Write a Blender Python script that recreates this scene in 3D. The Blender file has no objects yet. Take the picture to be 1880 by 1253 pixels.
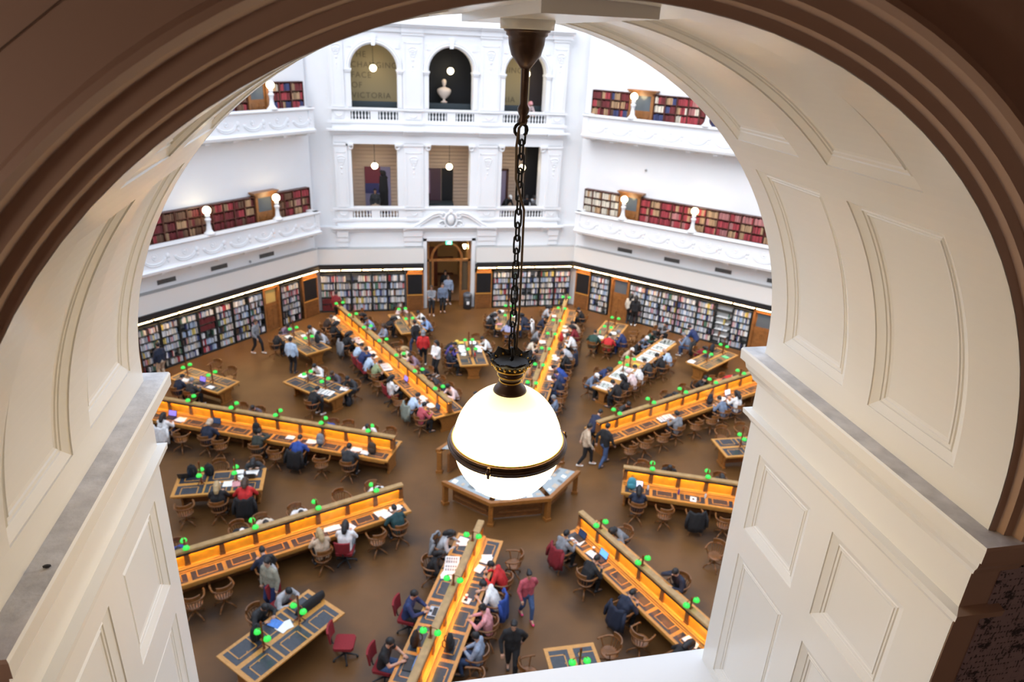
import bpy, bmesh, math, random
from mathutils import Vector, Matrix
random.seed(11)
sc = bpy.context.scene
COL = sc.collection
PI = math.pi
cos, sin, rad = math.cos, math.sin, math.radians

# ------------------------------------------------------------------ camera
def make_camera():
    yaw, pitch, roll = 0.21544, 0.40768, 0.04822
    f = Vector((sin(yaw)*cos(pitch), cos(yaw)*cos(pitch), -sin(pitch)))
    r = Vector((cos(yaw), -sin(yaw), 0)); u = r.cross(f)
    r2 = cos(roll)*r + sin(roll)*u; u2 = -sin(roll)*r + cos(roll)*u
    cd = bpy.data.cameras.new('camera'); cam = bpy.data.objects.new('camera', cd)
    COL.objects.link(cam)
    M = Matrix((r2, u2, -f)).transposed().to_4x4()
    M.translation = Vector((-4.39984, -19.98972, 14.23009))
    cam.matrix_world = M
    cd.sensor_width = 36.0; cd.lens = 24.569; cd.clip_start = 0.02; cd.clip_end = 200
    cd.dof.use_dof = True; cd.dof.focus_distance = 2.1; cd.dof.aperture_fstop = 4.5
    sc.camera = cam
make_camera()

# ------------------------------------------------------------------ world, sun, exposure
w = bpy.data.worlds.new('daylight'); sc.world = w; w.use_nodes = True
bg = w.node_tree.nodes['Background']
bg.inputs[0].default_value = (0.82, 0.91, 1.08, 1); bg.inputs[1].default_value = 1.0
sd = bpy.data.lights.new('dome_sun', 'SUN'); sd.energy = 1.25; sd.angle = rad(50); sd.color = (1.0, 0.97, 0.94)
so = bpy.data.objects.new('dome_sun', sd); COL.objects.link(so)
so.rotation_euler = Vector((0.62, 0.55, -1.0)).to_track_quat('-Z', 'Y').to_euler()
sc.view_settings.view_transform = 'Standard'; sc.view_settings.look = 'None'
sc.view_settings.gamma = 1.0; sc.view_settings.use_curve_mapping = False
sc.view_settings.exposure = 0.90

# ------------------------------------------------------------------ materials
MATS = {}
def mat(name, col, rough=0.5, metal=0.0, emit=None, es=0.0, noise=0.0, scale=6.0, stretch=(1,1,1), bump=0.0, spec=None):
    if name in MATS: return MATS[name]
    m = bpy.data.materials.new(name); m.use_nodes = True; MATS[name] = m
    nt = m.node_tree; b = nt.nodes['Principled BSDF']
    b.inputs['Base Color'].default_value = (*col, 1); b.inputs['Roughness'].default_value = rough; b.inputs['Metallic'].default_value = metal
    if spec is not None: b.inputs['Specular IOR Level'].default_value = spec
    if emit: b.inputs['Emission Color'].default_value = (*emit, 1); b.inputs['Emission Strength'].default_value = es
    if noise or bump:
        tc = nt.nodes.new('ShaderNodeTexCoord'); mp = nt.nodes.new('ShaderNodeMapping'); mp.inputs['Scale'].default_value = stretch
        nz = nt.nodes.new('ShaderNodeTexNoise'); nz.inputs['Scale'].default_value = scale; nz.inputs['Detail'].default_value = 5
        nt.links.new(tc.outputs['Object'], mp.inputs[0]); nt.links.new(mp.outputs[0], nz.inputs['Vector'])
        if noise:
            mx = nt.nodes.new('ShaderNodeMix'); mx.data_type = 'RGBA'
            mx.inputs[6].default_value = (*[c*(1-noise) for c in col], 1); mx.inputs[7].default_value = (*[min(1, c*(1+noise)) for c in col], 1)
            cr = nt.nodes.new('ShaderNodeMapRange'); cr.inputs[1].default_value = 0.3; cr.inputs[2].default_value = 0.7
            nt.links.new(nz.outputs['Fac'], cr.inputs[0]); nt.links.new(cr.outputs[0], mx.inputs[0]); nt.links.new(mx.outputs[2], b.inputs['Base Color'])
        if bump:
            bp = nt.nodes.new('ShaderNodeBump'); bp.inputs['Strength'].default_value = bump; bp.inputs['Distance'].default_value = 0.02
            nt.links.new(nz.outputs['Fac'], bp.inputs['Height']); nt.links.new(bp.outputs[0], b.inputs['Normal'])
    return m
WHITE = mat('white_plaster', (.80, .81, .82), .6, noise=.02, scale=.6)
BAND = mat('cream_fascia', (.74, .72, .68), .5, noise=.02, scale=.5)
CREAM = mat('reveal_paint', (.81, .805, .77), .24, noise=.015, scale=2)
DUST = mat('dusty_ledge', (.66, .64, .63), .9, noise=.18, scale=14, bump=.4)
BROWNWALL = mat('gallery_paint', (.45, .31, .235), .5, noise=.04, scale=1.5)
CORK = mat('floor_cork', (.128, .060, .019), .40, noise=.22, scale=.55, bump=.02, spec=.3)
def floor_wear_shade(m):
    # rubbed, dirtied bands plus painted seat shade along both sides of every long desk
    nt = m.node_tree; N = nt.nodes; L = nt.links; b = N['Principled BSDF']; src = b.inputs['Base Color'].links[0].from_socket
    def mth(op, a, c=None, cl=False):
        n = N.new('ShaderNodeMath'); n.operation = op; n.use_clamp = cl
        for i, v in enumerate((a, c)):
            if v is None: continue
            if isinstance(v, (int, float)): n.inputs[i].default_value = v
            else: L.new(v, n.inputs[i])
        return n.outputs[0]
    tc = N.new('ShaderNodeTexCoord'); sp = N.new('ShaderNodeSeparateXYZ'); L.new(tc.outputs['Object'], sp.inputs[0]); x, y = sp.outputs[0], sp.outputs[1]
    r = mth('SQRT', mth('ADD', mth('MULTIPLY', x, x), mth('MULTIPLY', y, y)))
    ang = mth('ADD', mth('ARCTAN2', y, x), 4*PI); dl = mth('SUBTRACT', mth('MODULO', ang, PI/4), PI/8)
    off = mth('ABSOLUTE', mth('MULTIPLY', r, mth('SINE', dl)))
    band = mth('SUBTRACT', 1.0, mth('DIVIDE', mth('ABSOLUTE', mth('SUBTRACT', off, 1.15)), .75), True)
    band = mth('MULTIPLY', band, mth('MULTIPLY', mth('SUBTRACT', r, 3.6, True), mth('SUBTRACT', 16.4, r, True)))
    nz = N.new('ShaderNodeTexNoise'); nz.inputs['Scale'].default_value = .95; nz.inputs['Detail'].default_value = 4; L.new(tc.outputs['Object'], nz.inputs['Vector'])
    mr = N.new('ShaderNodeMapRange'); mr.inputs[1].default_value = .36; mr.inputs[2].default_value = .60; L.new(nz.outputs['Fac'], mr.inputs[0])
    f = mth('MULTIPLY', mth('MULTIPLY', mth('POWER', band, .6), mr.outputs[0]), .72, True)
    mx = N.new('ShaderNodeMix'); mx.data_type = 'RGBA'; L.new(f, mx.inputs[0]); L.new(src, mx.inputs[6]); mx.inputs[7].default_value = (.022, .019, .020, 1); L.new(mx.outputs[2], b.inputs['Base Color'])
floor_wear_shade(CORK)
OAK = mat('oak', (.27, .105, .022), .32, noise=.3, scale=7, stretch=(1, 6, 6))
OAKD = mat('dark_oak', (.19, .075, .022), .35, noise=.35, scale=7, stretch=(1, 6, 6))
OAKL = mat('light_oak', (.50, .235, .052), .32, noise=.2, scale=7, stretch=(1, 6, 6))
AMBER = mat('amber_oak', (.76, .36, .025), .35, noise=.12, scale=5)
CAPW = mat('ridge_oak', (.36, .22, .085), .3, noise=.2, scale=6)
CHAIRW = mat('chair_wood', (.18, .07, .018), .3, noise=.3, scale=9)
LEATHER = mat('dark_leather', (.030, .036, .048), .28, noise=.2, scale=12)
BLACK = mat('black_paint', (.012, .012, .014), .5)
SHELFB = mat('black_shelf', (.02, .022, .022), .5)
SHELFBACK = mat('shelf_back', (.40, .40, .39), .7)
MAHOG = mat('mahogany', (.085, .022, .012), .4, noise=.3, scale=5)
DOORW = mat('door_wood', (.26, .105, .030), .35, noise=.25, scale=5)
GREYGLASS = mat('grey_glass', (.10, .12, .14), .15)
VENT = mat('vent_metal', (.18, .17, .16), .5)
BRONZE = mat('bronze', (.078, .044, .030), .33, metal=.55, noise=.2, scale=30)
GOLD = mat('gilt', (.75, .45, .09), .3, metal=.9)
IRON = mat('black_iron', (.02, .018, .016), .45, metal=.6)
CORD = mat('brown_cord', (.12, .075, .035), .6)
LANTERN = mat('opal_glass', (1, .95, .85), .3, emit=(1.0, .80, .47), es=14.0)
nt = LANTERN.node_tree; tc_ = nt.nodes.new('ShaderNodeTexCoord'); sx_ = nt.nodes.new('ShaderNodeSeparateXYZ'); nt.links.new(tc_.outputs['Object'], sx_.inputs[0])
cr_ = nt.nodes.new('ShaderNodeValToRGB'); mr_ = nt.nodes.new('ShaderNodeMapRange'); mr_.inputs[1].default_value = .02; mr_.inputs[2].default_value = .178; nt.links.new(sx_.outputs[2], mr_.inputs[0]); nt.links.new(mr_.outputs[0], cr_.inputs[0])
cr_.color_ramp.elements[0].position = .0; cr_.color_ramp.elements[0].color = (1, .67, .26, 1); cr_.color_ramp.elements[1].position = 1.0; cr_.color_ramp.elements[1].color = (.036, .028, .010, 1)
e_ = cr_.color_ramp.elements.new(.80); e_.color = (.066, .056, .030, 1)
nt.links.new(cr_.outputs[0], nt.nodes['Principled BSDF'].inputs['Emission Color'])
GLOBE = mat('lit_globe', (1, .93, .8), .3, emit=(1.0, .80, .45), es=8.0)
WARMLAMP = mat('lit_wall_lamp', (1, .9, .7), .3, emit=(1.0, .70, .32), es=55.0)
CASEGLASS = mat('case_glass', (.9, .95, .97), .04); CASEGLASS.node_tree.nodes['Principled BSDF'].inputs['Alpha'].default_value = .10
FILLGLOBE = mat('unseen_fill_globe', (1, .93, .8), .3, emit=(1.0, .80, .66), es=14.0)  # glow of the unseen pendants added in the near gallery
STRIP = mat('strip_lamp', (1, .95, .85), .4, emit=(1.0, .58, .22), es=38.0)
AMBERLAMP = mat('amber_tube', (1, .8, .4), .4, emit=(1.0, .53, .06), es=66.0)
GREENSH = mat('green_glass', (.02, .34, .06), .2, emit=(.035, .60, .055), es=.62)
BRASS = mat('lamp_brass', (.20, .06, .018), .35, metal=.4)
MARBLE = mat('bust_marble', (.80, .66, .56), .5)
OLIVE = mat('olive_board', (.46, .37, .20), .6)
OLIVETXT = mat('board_lettering', (.20, .16, .09), .6)
JET = mat('jet_board', (.004, .004, .006), .6)
TEAL = mat('dark_plinth', (.035, .05, .06), .3)
TANB = mat('tan_boards', (.66, .50, .38), .5)
GALF = mat('gallery_floor', (.22, .14, .09), .4)
REDF = mat('red_fabric', (.22, .012, .018), .85, noise=.15, scale=40)
PLASTIC = mat('black_plastic', (.015, .015, .016), .45)
PAPER = mat('paper', (.86, .85, .83), .6)
PAGES = mat('book_pages', (.70, .64, .52), .8)
STEEL = mat('brushed_steel', (.45, .46, .48), .3, metal=.8)
EXITG = mat('exit_green', (.02, .5, .25), .4, emit=(.10, .85, .45), es=1.6)
EXITW = mat('exit_white', (.9, .95, .9), .4, emit=(.85, 1, .9), es=2.5)
SCRB = mat('screen_blue', (.1, .3, .7), .3, emit=(.12, .35, .9), es=.7)
SCRW = mat('screen_white', (.7, .7, .9), .3, emit=(.75, .75, 1.0), es=.75)
SCRV = mat('screen_violet', (.2, .15, .5), .3, emit=(.25, .18, .75), es=.6)
SCRD = mat('screen_dark', (.02, .03, .06), .2, emit=(.02, .04, .10), es=.4)
PAL = dict(black=(.010,.010,.012), darknavy=(.012,.018,.040), navy=(.015,.025,.07), navyblue=(.018,.035,.12), royal=(.02,.06,.28), charcoal=(.03,.032,.036), grey=(.20,.21,.23), lightgrey=(.42,.43,.46),
 greyblue=(.14,.18,.26), white=(.74,.74,.74), cream=(.62,.56,.46), beige=(.50,.38,.27), plaid=(.09,.08,.10), stripe=(.25,.30,.40), teal=(.01,.045,.05), darkgreen=(.02,.06,.045), darkred=(.20,.012,.02),
 red=(.50,.02,.02), rose=(.42,.075,.10), pink=(.66,.30,.32), pinkwhite=(.70,.56,.56), lavender=(.32,.33,.50), violet=(.07,.05,.24), mauve=(.26,.18,.24), lightblue=(.42,.54,.70), skyblue=(.22,.34,.58), sage=(.25,.30,.16),
 orange=(.60,.20,.07), olive=(.03,.035,.028), jeans=(.05,.09,.20), khaki=(.28,.27,.21), puffer=(.42,.42,.44), vestblue=(.015,.02,.05), darkbrown=(.035,.02,.015), sagegrey=(.20,.23,.20), tan=(.45,.32,.2), teal2=(.05,.25,.32),
 brown=(.05,.028,.016), blonde=(.42,.30,.15), ginger=(.28,.11,.04), yellow=(.75,.52,.08), skin=(.48,.27,.18), dark=(.02,.022,.03), purple=(.12,.05,.25), green=(.15,.60,.25), blue=(.08,.22,.60), clear=(.55,.6,.62), redgrey=(.40,.02,.02))
SKINS = dict(skin1=(.55,.32,.22), skin2=(.46,.25,.16), skin3=(.62,.40,.30), skin4=(.30,.15,.09))
def cloth(c): return mat('cloth_'+c, PAL[c], .8, noise=.18, scale=18)
def hairm(c): return mat('hair_'+c, PAL[c], .55, noise=.2, scale=30)
def skinm(c): return mat(c, SKINS[c], .5)
EYE = mat('eye_dark', (.01, .008, .006), .2); LIP = mat('lip', (.36, .12, .10), .5)

# ------------------------------------------------------------------ mesh builder
class MB:
    def __init__(s): s.v = []; s.f = []; s.m = []; s.cur = 0; s.sm = []; s.smooth = False; s.M = None
    def mat(s, i): s.cur = i; return s
    def add(s, vs, fs):
        o = len(s.v); s.v += [(s.M @ Vector(v)) if s.M else Vector(v) for v in vs]
        for f in fs: s.f.append(tuple(i+o for i in f)); s.m.append(s.cur); s.sm.append(s.smooth)
        return s
    def box(s, x0, y0, z0, x1, y1, z1):
        return s.add([(x0,y0,z0),(x1,y0,z0),(x1,y1,z0),(x0,y1,z0),(x0,y0,z1),(x1,y0,z1),(x1,y1,z1),(x0,y1,z1)],
                     [(0,3,2,1),(4,5,6,7),(0,1,5,4),(1,2,6,5),(2,3,7,6),(3,0,4,7)])
    def cbox(s, c, d): return s.box(c[0]-d[0]/2, c[1]-d[1]/2, c[2]-d[2]/2, c[0]+d[0]/2, c[1]+d[1]/2, c[2]+d[2]/2)
    def lathe(s, prof, c=(0,0,0), n=16, sx=1, sy=1):
        vs = []; fs = []
        for r, z in prof:
            for k in range(n): a = 2*PI*k/n; vs.append((c[0]+r*cos(a)*sx, c[1]+r*sin(a)*sy, c[2]+z))
        m = len(prof)
        for i in range(m-1):
            for k in range(n): fs.append((i*n+k, i*n+(k+1)%n, (i+1)*n+(k+1)%n, (i+1)*n+k))
        fs.append(tuple(range(n-1, -1, -1))); fs.append(tuple((m-1)*n+k for k in range(n)))
        return s.add(vs, fs)
    def tube(s, pts, r, n=8, closed=False):
        pts = [Vector(p) for p in pts]; m = len(pts); rr = r if isinstance(r, (list, tuple)) else [r]*m
        vs = []; fs = []; prev = None
        for i in range(m):
            a = pts[i-1] if (i > 0 or closed) else pts[i]; b = pts[(i+1) % m] if (i < m-1 or closed) else pts[i]
            t = (b-a).normalized()
            if prev is None:
                u = t.orthogonal().normalized()
            else: u = (prev - t*prev.dot(t)).normalized()
            prev = u; v = t.cross(u)
            for k in range(n): q = 2*PI*k/n; vs.append(pts[i] + (u*cos(q)+v*sin(q))*rr[i])
        for i in range(m if closed else m-1):
            j = (i+1) % m
            for k in range(n): fs.append((i*n+k, i*n+(k+1)%n, j*n+(k+1)%n, j*n+k))
        if not closed: fs.append(tuple(range(n-1, -1, -1))); fs.append(tuple((m-1)*n+k for k in range(n)))
        return s.add(vs, fs)
    def prism(s, poly, h0, h1, ax='z'):
        n = len(poly)
        mk = {'z': lambda p, h: (p[0], p[1], h), 'y': lambda p, h: (p[0], h, p[1]), 'x': lambda p, h: (h, p[0], p[1])}[ax]
        vs = [mk(p, h0) for p in poly] + [mk(p, h1) for p in poly]
        fs = [(i, (i+1)%n, n+(i+1)%n, n+i) for i in range(n)] + [tuple(range(n-1,-1,-1)), tuple(range(n, 2*n))]
        return s.add(vs, fs)
    def sphere(s, c, r, n=12, m=8, sx=1, sy=1, sz=1):
        prof = [(r*sin(PI*i/m), -r*cos(PI*i/m)*sz) for i in range(m+1)]
        prof[0] = (r*.02, prof[0][1]); prof[-1] = (r*.02, prof[-1][1])
        return s.lathe(prof, c, n, sx, sy)
    def build(s, name, mats, parent=None, smooth=False, loc=None, rz=None, recalc=True):
        me = bpy.data.meshes.new(name); me.from_pydata([tuple(v) for v in s.v], [], s.f)
        if not isinstance(mats, (list, tuple)): mats = [mats]
        for m in mats: me.materials.append(m)
        if len(mats) > 1: me.polygons.foreach_set('material_index', s.m)
        if recalc:
            bm = bmesh.new(); bm.from_mesh(me); bmesh.ops.recalc_face_normals(bm, faces=bm.faces); bm.to_mesh(me); bm.free()
        if smooth: me.polygons.foreach_set('use_smooth', [True]*len(me.polygons))
        me.update()
        return link(name, me, parent, loc, rz)
def link(name, data, parent=None, loc=None, rz=None):
    o = bpy.data.objects.new(name, data); COL.objects.link(o)
    if parent: o.parent = parent
    if loc is not None: o.location = loc
    if rz is not None: o.rotation_euler = (0, 0, rz)
    return o
def tag(o, label, cat, group=None):
    o['label'] = label; o['category'] = cat
    if group: o['group'] = group
    return o
def struct(o): o['kind'] = 'structure'; return o
def empty(name, loc=(0,0,0), rz=0): return link(name, None, None, loc, rz)
KIDS = {}
def kids(o): return list(o.children)
def dup(root, loc, rz, label=None, group=None, cat=None):
    r = root.copy(); COL.objects.link(r); r.location = loc; r.rotation_euler = (0, 0, rz)
    if label: r['label'] = label
    if group: r['group'] = group
    for ch in root.children:
        c = ch.copy(); COL.objects.link(c); c.parent = r
        for g in ch.children:
            d = g.copy(); COL.objects.link(d); d.parent = c
    return r
def slot(o, i, m): o.material_slots[i].link = 'OBJECT'; o.material_slots[i].material = m
ORD = ['first','second','third','fourth','fifth','sixth','seventh','eighth','ninth','tenth','eleventh','twelfth','thirteenth','fourteenth','fifteenth','sixteenth','seventeenth','eighteenth']
# the axis of an octagon face: A = angle of its outward normal; frame: x along the face, y outward, z up
def face(a): # local (s, d, z) -> world, s to the viewer's right when facing the wall from the hall centre
    n = Vector((cos(a), sin(a), 0)); e = Vector((sin(a), -cos(a), 0))
    return Matrix((( e.x, n.x, 0, 0), (e.y, n.y, 0, 0), (0, 0, 1, 0), (0, 0, 0, 1)))
FAR, LEFT, RIGHT = rad(90), rad(135), rad(45)
# ------------------------------------------------------------------ room shell
def ngon(r, n, off): return [(r*cos(off+2*PI*k/n), r*sin(off+2*PI*k/n)) for k in range(n)]
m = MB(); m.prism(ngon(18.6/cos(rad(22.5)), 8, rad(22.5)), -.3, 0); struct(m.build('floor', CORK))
m = MB(); m.box(-1.9, 18.4, -.3, 1.9, 23.5, .004); struct(m.build('floor_entrance', mat('entrance_floor', (.30,.20,.13), .5, noise=.1)))

def wall_openings(m, x0, x1, z0, z1, ops, y0, y1, seg=20):
    """panel x0..x1, z0..z1 between y0 (front) and y1 with openings (xa, xb, zbottom, zspring, arched)"""
    ops = sorted(ops); xs = x0
    for xa, xb, zb, zs, arch in ops:
        if xa > xs: m.box(xs, y0, z0, xa, y1, z1)
        if zb > z0: m.box(xa, y0, z0, xb, y1, zb)
        if not arch:
            if zs < z1: m.box(xa, y0, zs, xb, y1, z1)
        else:
            c = (xa+xb)/2; r = (xb-xa)/2
            pts = [(c - r*cos(PI*i/seg), zs + r*sin(PI*i/seg)) for i in range(seg+1)]
            top = [(p[0], z1) for p in pts]
            for i in range(seg):
                a, b = pts[i], pts[i+1]
                m.prism([a, b, (b[0], z1), (a[0], z1)], y0, y1, 'y')
        xs = xb
    if xs < x1: m.box(xs, y0, z0, x1, y1, z1)

# ---- far wall: the three-bay frontispiece
YF = 17.35
m = MB()
AX = [(-4.95, -2.68), (-1.13, 1.13), (2.76, 4.93)]
BAL3 = [(-5.02,-4.06),(-3.66,-2.68),(-1.16,-.2),(.25,1.2),(2.72,3.68),(4.08,5.04)]
BAL2 = [(-5.13,-4.17),(-3.72,-2.76),(2.74,3.66),(4.18,5.16)]
wall_openings(m, -5.95, 6.05, 10.75, 15.2, [(a, b, 10.75, 12.58, True) for a, b in AX], YF, YF+.75)
wall_openings(m, -5.95, 6.05, 9.75, 10.75, [(a, b, 10.18, 10.6, False) for a, b in BAL3], YF, YF+.35)
m.box(-5.95, YF, 9.0, 6.05, YF+.75, 9.75)
wall_openings(m, -5.95, 6.05, 5.75, 9.0, [(-5.08,-2.76,5.75,9.0,False), (-1.15,1.06,5.75,9.0,False), (2.75,4.92,5.75,9.0,False)], YF, YF+.75)
wall_openings(m, -5.95, 6.05, 4.7, 5.75, [(a, b, 5.18, 5.56, False) for a, b in BAL2], YF, YF+.35)
wall_openings(m, -7.3, 7.3, 0, 4.7, [(-1.27, 1.22, 0, 3.9, False)], YF, YF+.5)
m.box(-7.6, YF+.25, 4.6, -5.95, YF+.75, 17); m.box(6.05, YF+.25, 4.6, 7.6, YF+.75, 17); m.box(-6, YF+.2, 15.2, 6.1, YF+.75, 17)
wall_far = struct(m.build('wall_far', WHITE))
def wpart(m, name, mt=WHITE, par=None, smooth=False): return m.build(name, mt, par or wall_far, smooth)
def cornice(z, x0, x1, prof, name='cornice', y=YF):
    m = MB()
    for d, a, b in prof: m.box(x0-d, y-d, z+a, x1+d, y, z+b)
    for c in (-5.62, -1.93, 1.98, 5.65):
        for d, a, b in prof: m.box(c-.52, y-d-.07, z+a, c+.52, y-d+.01, z+b)
    wpart(m, name)
cornice(9.6, -5.95, 6.05, [(.10,-.10,0),(.20,0,.07),(.28,.07,.15)])
cornice(4.6, -5.95, 6.05, [(.10,-.12,0),(.20,0,.07),(.30,.07,.15)])
cornice(14.55, -5.95, 6.05, [(.10,-.25,0),(.22,0,.1),(.34,.1,.22)])
cornice(10.66, -5.95, 6.05, [(.05,0,.10)], 'coping'); cornice(10.02, -5.95, 6.05, [(.05,0,.12)], 'balustrade_base')
cornice(5.64, -5.95, 6.05, [(.05,0,.10)], 'coping'); cornice(5.03, -5.95, 6.05, [(.05,0,.12)], 'balustrade_base')
m = MB()
m.lathe([(.055,0),(.055,.03),(.032,.05),(.028,.09),(.05,.17),(.045,.22),(.026,.30),(.024,.35),(.045,.38),(.05,.42)], n=10)
bal0 = None
for zz, grp in ((10.18, BAL3), (5.16, BAL2)):
    for a, b in grp:
        for i in range(6):
            x = a + (b-a)*(i+.5)/6
            if bal0 is None: bal0 = m.build('baluster', WHITE, wall_far, True); o = bal0
            else: o = bal0.copy(); COL.objects.link(o)
            o.location = (x, YF+.06, zz)
for zb, zt in ((10.78, 14.3), (5.78, 9.05)):
    for x0, x1 in ((-5.9,-5.28), (-2.42,-1.42), (1.48,2.5), (5.22,6.0)):
        m = MB(); m.box(x0, YF-.07, zb, x1, YF, zt); cx = (x0+x1)/2
        e = .1
        for a, b, c, d in ((x0+e,zb+.2,x0+e+.03,zt-.45),(x1-e-.03,zb+.2,x1-e,zt-.45),(x0+e,zt-.48,x1-e,zt-.45)): m.box(a, YF-.09, b, c, YF-.06, d)
        m.box(x0-.04, YF-.12, zt-.12, x1+.04, YF, zt)
        t = zt-.75                                   # hanging ornament in relief
        for i in range(3): m.tube([(cx+(.20-.05*i)*cos(q*PI/8), YF-.08, t-.12*i+.10*sin(q*PI/8)) for q in range(0, 17)], .022, 5)
        m.sphere((cx, YF-.07, t-.48), .07, 8, 6, sy=.5); m.sphere((cx, YF-.07, t-.75), .045, 8, 6, sy=.5, sz=1.6); m.sphere((cx, YF-.07, t-.98), .03, 8, 6, sy=.5)
        wpart(m, 'pilaster')
        m = MB(); zp = zb-.62
        m.box(x0+.08, YF-.05, zp+.08, x1-.08, YF, zp+.40); m.tube([(cx+.18*cos(PI+q*PI/8), YF-.06, zp+.32+.14*sin(PI+q*PI/8)) for q in range(9)], .022, 5)
        wpart(m, 'pedestal_panel')
for a, b in AX:
    c = (a+b)/2; r = (b-a)/2; m = MB()
    for rr, d in ((r+.20, .05), (r+.10, .08)):
        pts = [(c-rr*cos(PI*i/24), YF-.01-d/2, 12.58+rr*sin(PI*i/24)) for i in range(25)]
        m.tube(pts, .06, 6)
    m.prism([(c-.09,12.58+r-.06),(c+.09,12.58+r-.06),(c+.14,12.58+r+.40),(c-.14,12.58+r+.40)], YF-.14, YF, 'y')
    wpart(m, 'archivolt')
    for x in (a, b):
        m = MB(); s = -1 if x == a else 1
        m.box(min(x-s*.02, x+s*.26), YF-.10, 12.42, max(x-s*.02, x+s*.26), YF+.70, 12.50); m.box(min(x-s*.05, x+s*.30), YF-.13, 12.50, max(x-s*.05, x+s*.30), YF+.70, 12.58)
        m.box(min(x, x+s*.22), YF-.05, 10.8, max(x, x+s*.22), YF, 12.42); wpart(m, 'impost')
    for s in (-1, 1):
        m = MB(); cx = c+s*(r-.05)
        m.box(cx-.16, YF-.03, 13.55, cx+.16, YF, 13.85); wpart(m, 'spandrel_panel')
for x in (-5.08,-2.76,-1.15,1.06,2.75,4.92):          # scroll brackets at the heads of the middle openings
    s = 1 if x in (-5.08,-1.15,2.75) else -1; m = MB()
    m.tube([(x-s*.02+s*.11*cos(q*.5), YF-.06, 8.86+.11*sin(q*.5)) for q in range(13)], .035, 6); m.box(min(x-s*.25,x+s*.12), YF-.12, 8.93, max(x-s*.25,x+s*.12), YF, 9.02)
    wpart(m, 'scroll_bracket')
for x0, x1 in ((-6.0,-5.4),(-2.52,-1.5),(1.5,2.56),(5.5,6.1)):
    m = MB()
    for i, d in enumerate((.20,.15,.10)): m.box(x0+.02*i, YF-d, 4.48-.28*(i+1), x1-.02*i, YF, 4.48-.28*i)
    wpart(m, 'console')
# swan-neck pediment with cartouche above the entrance
m = MB(); cx = 0.02
for s in (-1, 1):
    pts = [(2.55,4.70),(2.1,4.74),(1.7,4.92),(1.3,5.20),(.95,5.42),(.62,5.50),(.45,5.44)]
    for off, r in ((0,.075),(-.13,.05)): m.tube([(cx+s*x, YF-.22, z+off) for x, z in pts], r, 8)
    m.tube([(cx+s*(.42+.15*cos(q*.6)), YF-.22, 5.36+.15*sin(q*.6)) for q in range(12)], .05, 6)
    m.prism([(cx+s*.4,4.72),(cx+s*2.2,4.72),(cx+s*1.3,5.15),(cx+s*.8,5.4),(cx+s*.4,5.4)], YF-.16, YF, 'y')
wpart(m, 'pediment')
m = MB(); m.sphere((cx, YF-.22, 5.12), .24, 14, 10, sx=.8, sy=.5, sz=1.2)
m.tube([(cx+.33*cos(q*PI/10), YF-.24, 5.10+.40*sin(q*PI/10)) for q in range(20)], .06, 6, True)
for s in (-1,1):
    m.tube([(cx+s*(.45+.16*cos(q*.55)), YF-.24, 4.92+.16*sin(q*.55)) for q in range(12)], .045, 6); m.sphere((cx+s*.62, YF-.2, 4.82), .12, 8, 6, sy=.6)
m.sphere((cx, YF-.24, 5.56), .13, 10, 6, sy=.6); wpart(m, 'cartouche', smooth=True)
m = MB(); m.box(-1.45, YF-.06, 0, -1.27, YF, 4.05); m.box(1.22, YF-.06, 0, 1.42, YF, 4.05); m.box(-1.45, YF-.06, 3.9, 1.42, YF, 4.08); wpart(m, 'entrance_surround')

# ---- far lower fascia and the side faces
def fascia(a, s0, s1, gaps=()):
    M = face(a); m = MB(); m.M = M
    m.box(s0, 17.0, 2.72, s1, 17.36, 3.58); m.mat(1).box(s0, 17.0, 3.58, s1, 17.36, 3.60)
    o = struct(m.build('wall_fascia', [BAND, SHELFBACK]))
    m = MB(); m.M = M; m.box(s0, 16.92, 2.55, s1, 17.0, 2.74); m.box(s0, 16.98, 2.36, s1, 17.40, 2.56); o2 = m.build('canopy', BLACK, o)
    return o
fascia(FAR, -7.04, -1.46); fascia(FAR, 1.46, 7.04); fascia(LEFT, -7.04, 7.04); fascia(RIGHT, -7.04, 7.04)
for nm, a in (('wall_left', LEFT), ('wall_right', RIGHT)):
    m = MB(); m.M = face(a); m.box(-7.25, 17.35, 0, 7.25, 17.9, 17); struct(m.build(nm, WHITE))
for nm, a in (('wall_side_left', 180), ('wall_side_right', 0), ('wall_near_left', 225), ('wall_near_right', 315)):
    m = MB(); m.M = face(rad(a)); m.box(-7.3, 17.4, 0, 7.3, 17.9, 17); struct(m.build(nm, WHITE))

# ---- behind the far openings: two gallery floors
m = MB(); m.box(-8, YF+.3, 4.45, 8, 21.6, 4.70); struct(m.build('floor_gallery_middle', GALF))
m = MB(); m.box(-8, YF+.75, 9.1, 8, 21.6, 9.70); struct(m.build('floor_gallery_upper', GALF))
m = MB(); m.box(-8, YF+.75, 15.0, 8, 21.6, 15.2); struct(m.build('ceiling_gallery', WHITE))
m = MB(); m.box(-8, 21.4, 4.4, 8, 21.7, 15.2); m.box(-8.2, YF+.8, 4.4, -8, 21.6, 15.2); m.box(8, YF+.8, 4.4, 8.2, 21.6, 15.2); struct(m.build('wall_gallery_back', BROWNWALL))
m = MB(); m.box(-7.9, 19.9, 4.7, -3.15, 20.05, 9.1)
for z0, z1, a, b in ((4.7,9.1,-1.9,.15),(4.7,9.1,1.3,2.2)): pass
for i in range(22): m.mat(0).box(-7.9, 19.86, 4.72+i*.2, 4.9, 19.9, 4.90+i*.2)
wg = struct(m.build('wall_gallery_boards', TANB))
def panel(name, x0, z0, x1, z1, col, y=19.84):
    m = MB(); m.box(x0, y-.03, z0, x1, y, z1); return m.build(name, mat('panel_%.2f_%.2f_%.2f' % col, col, .5), None)
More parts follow.
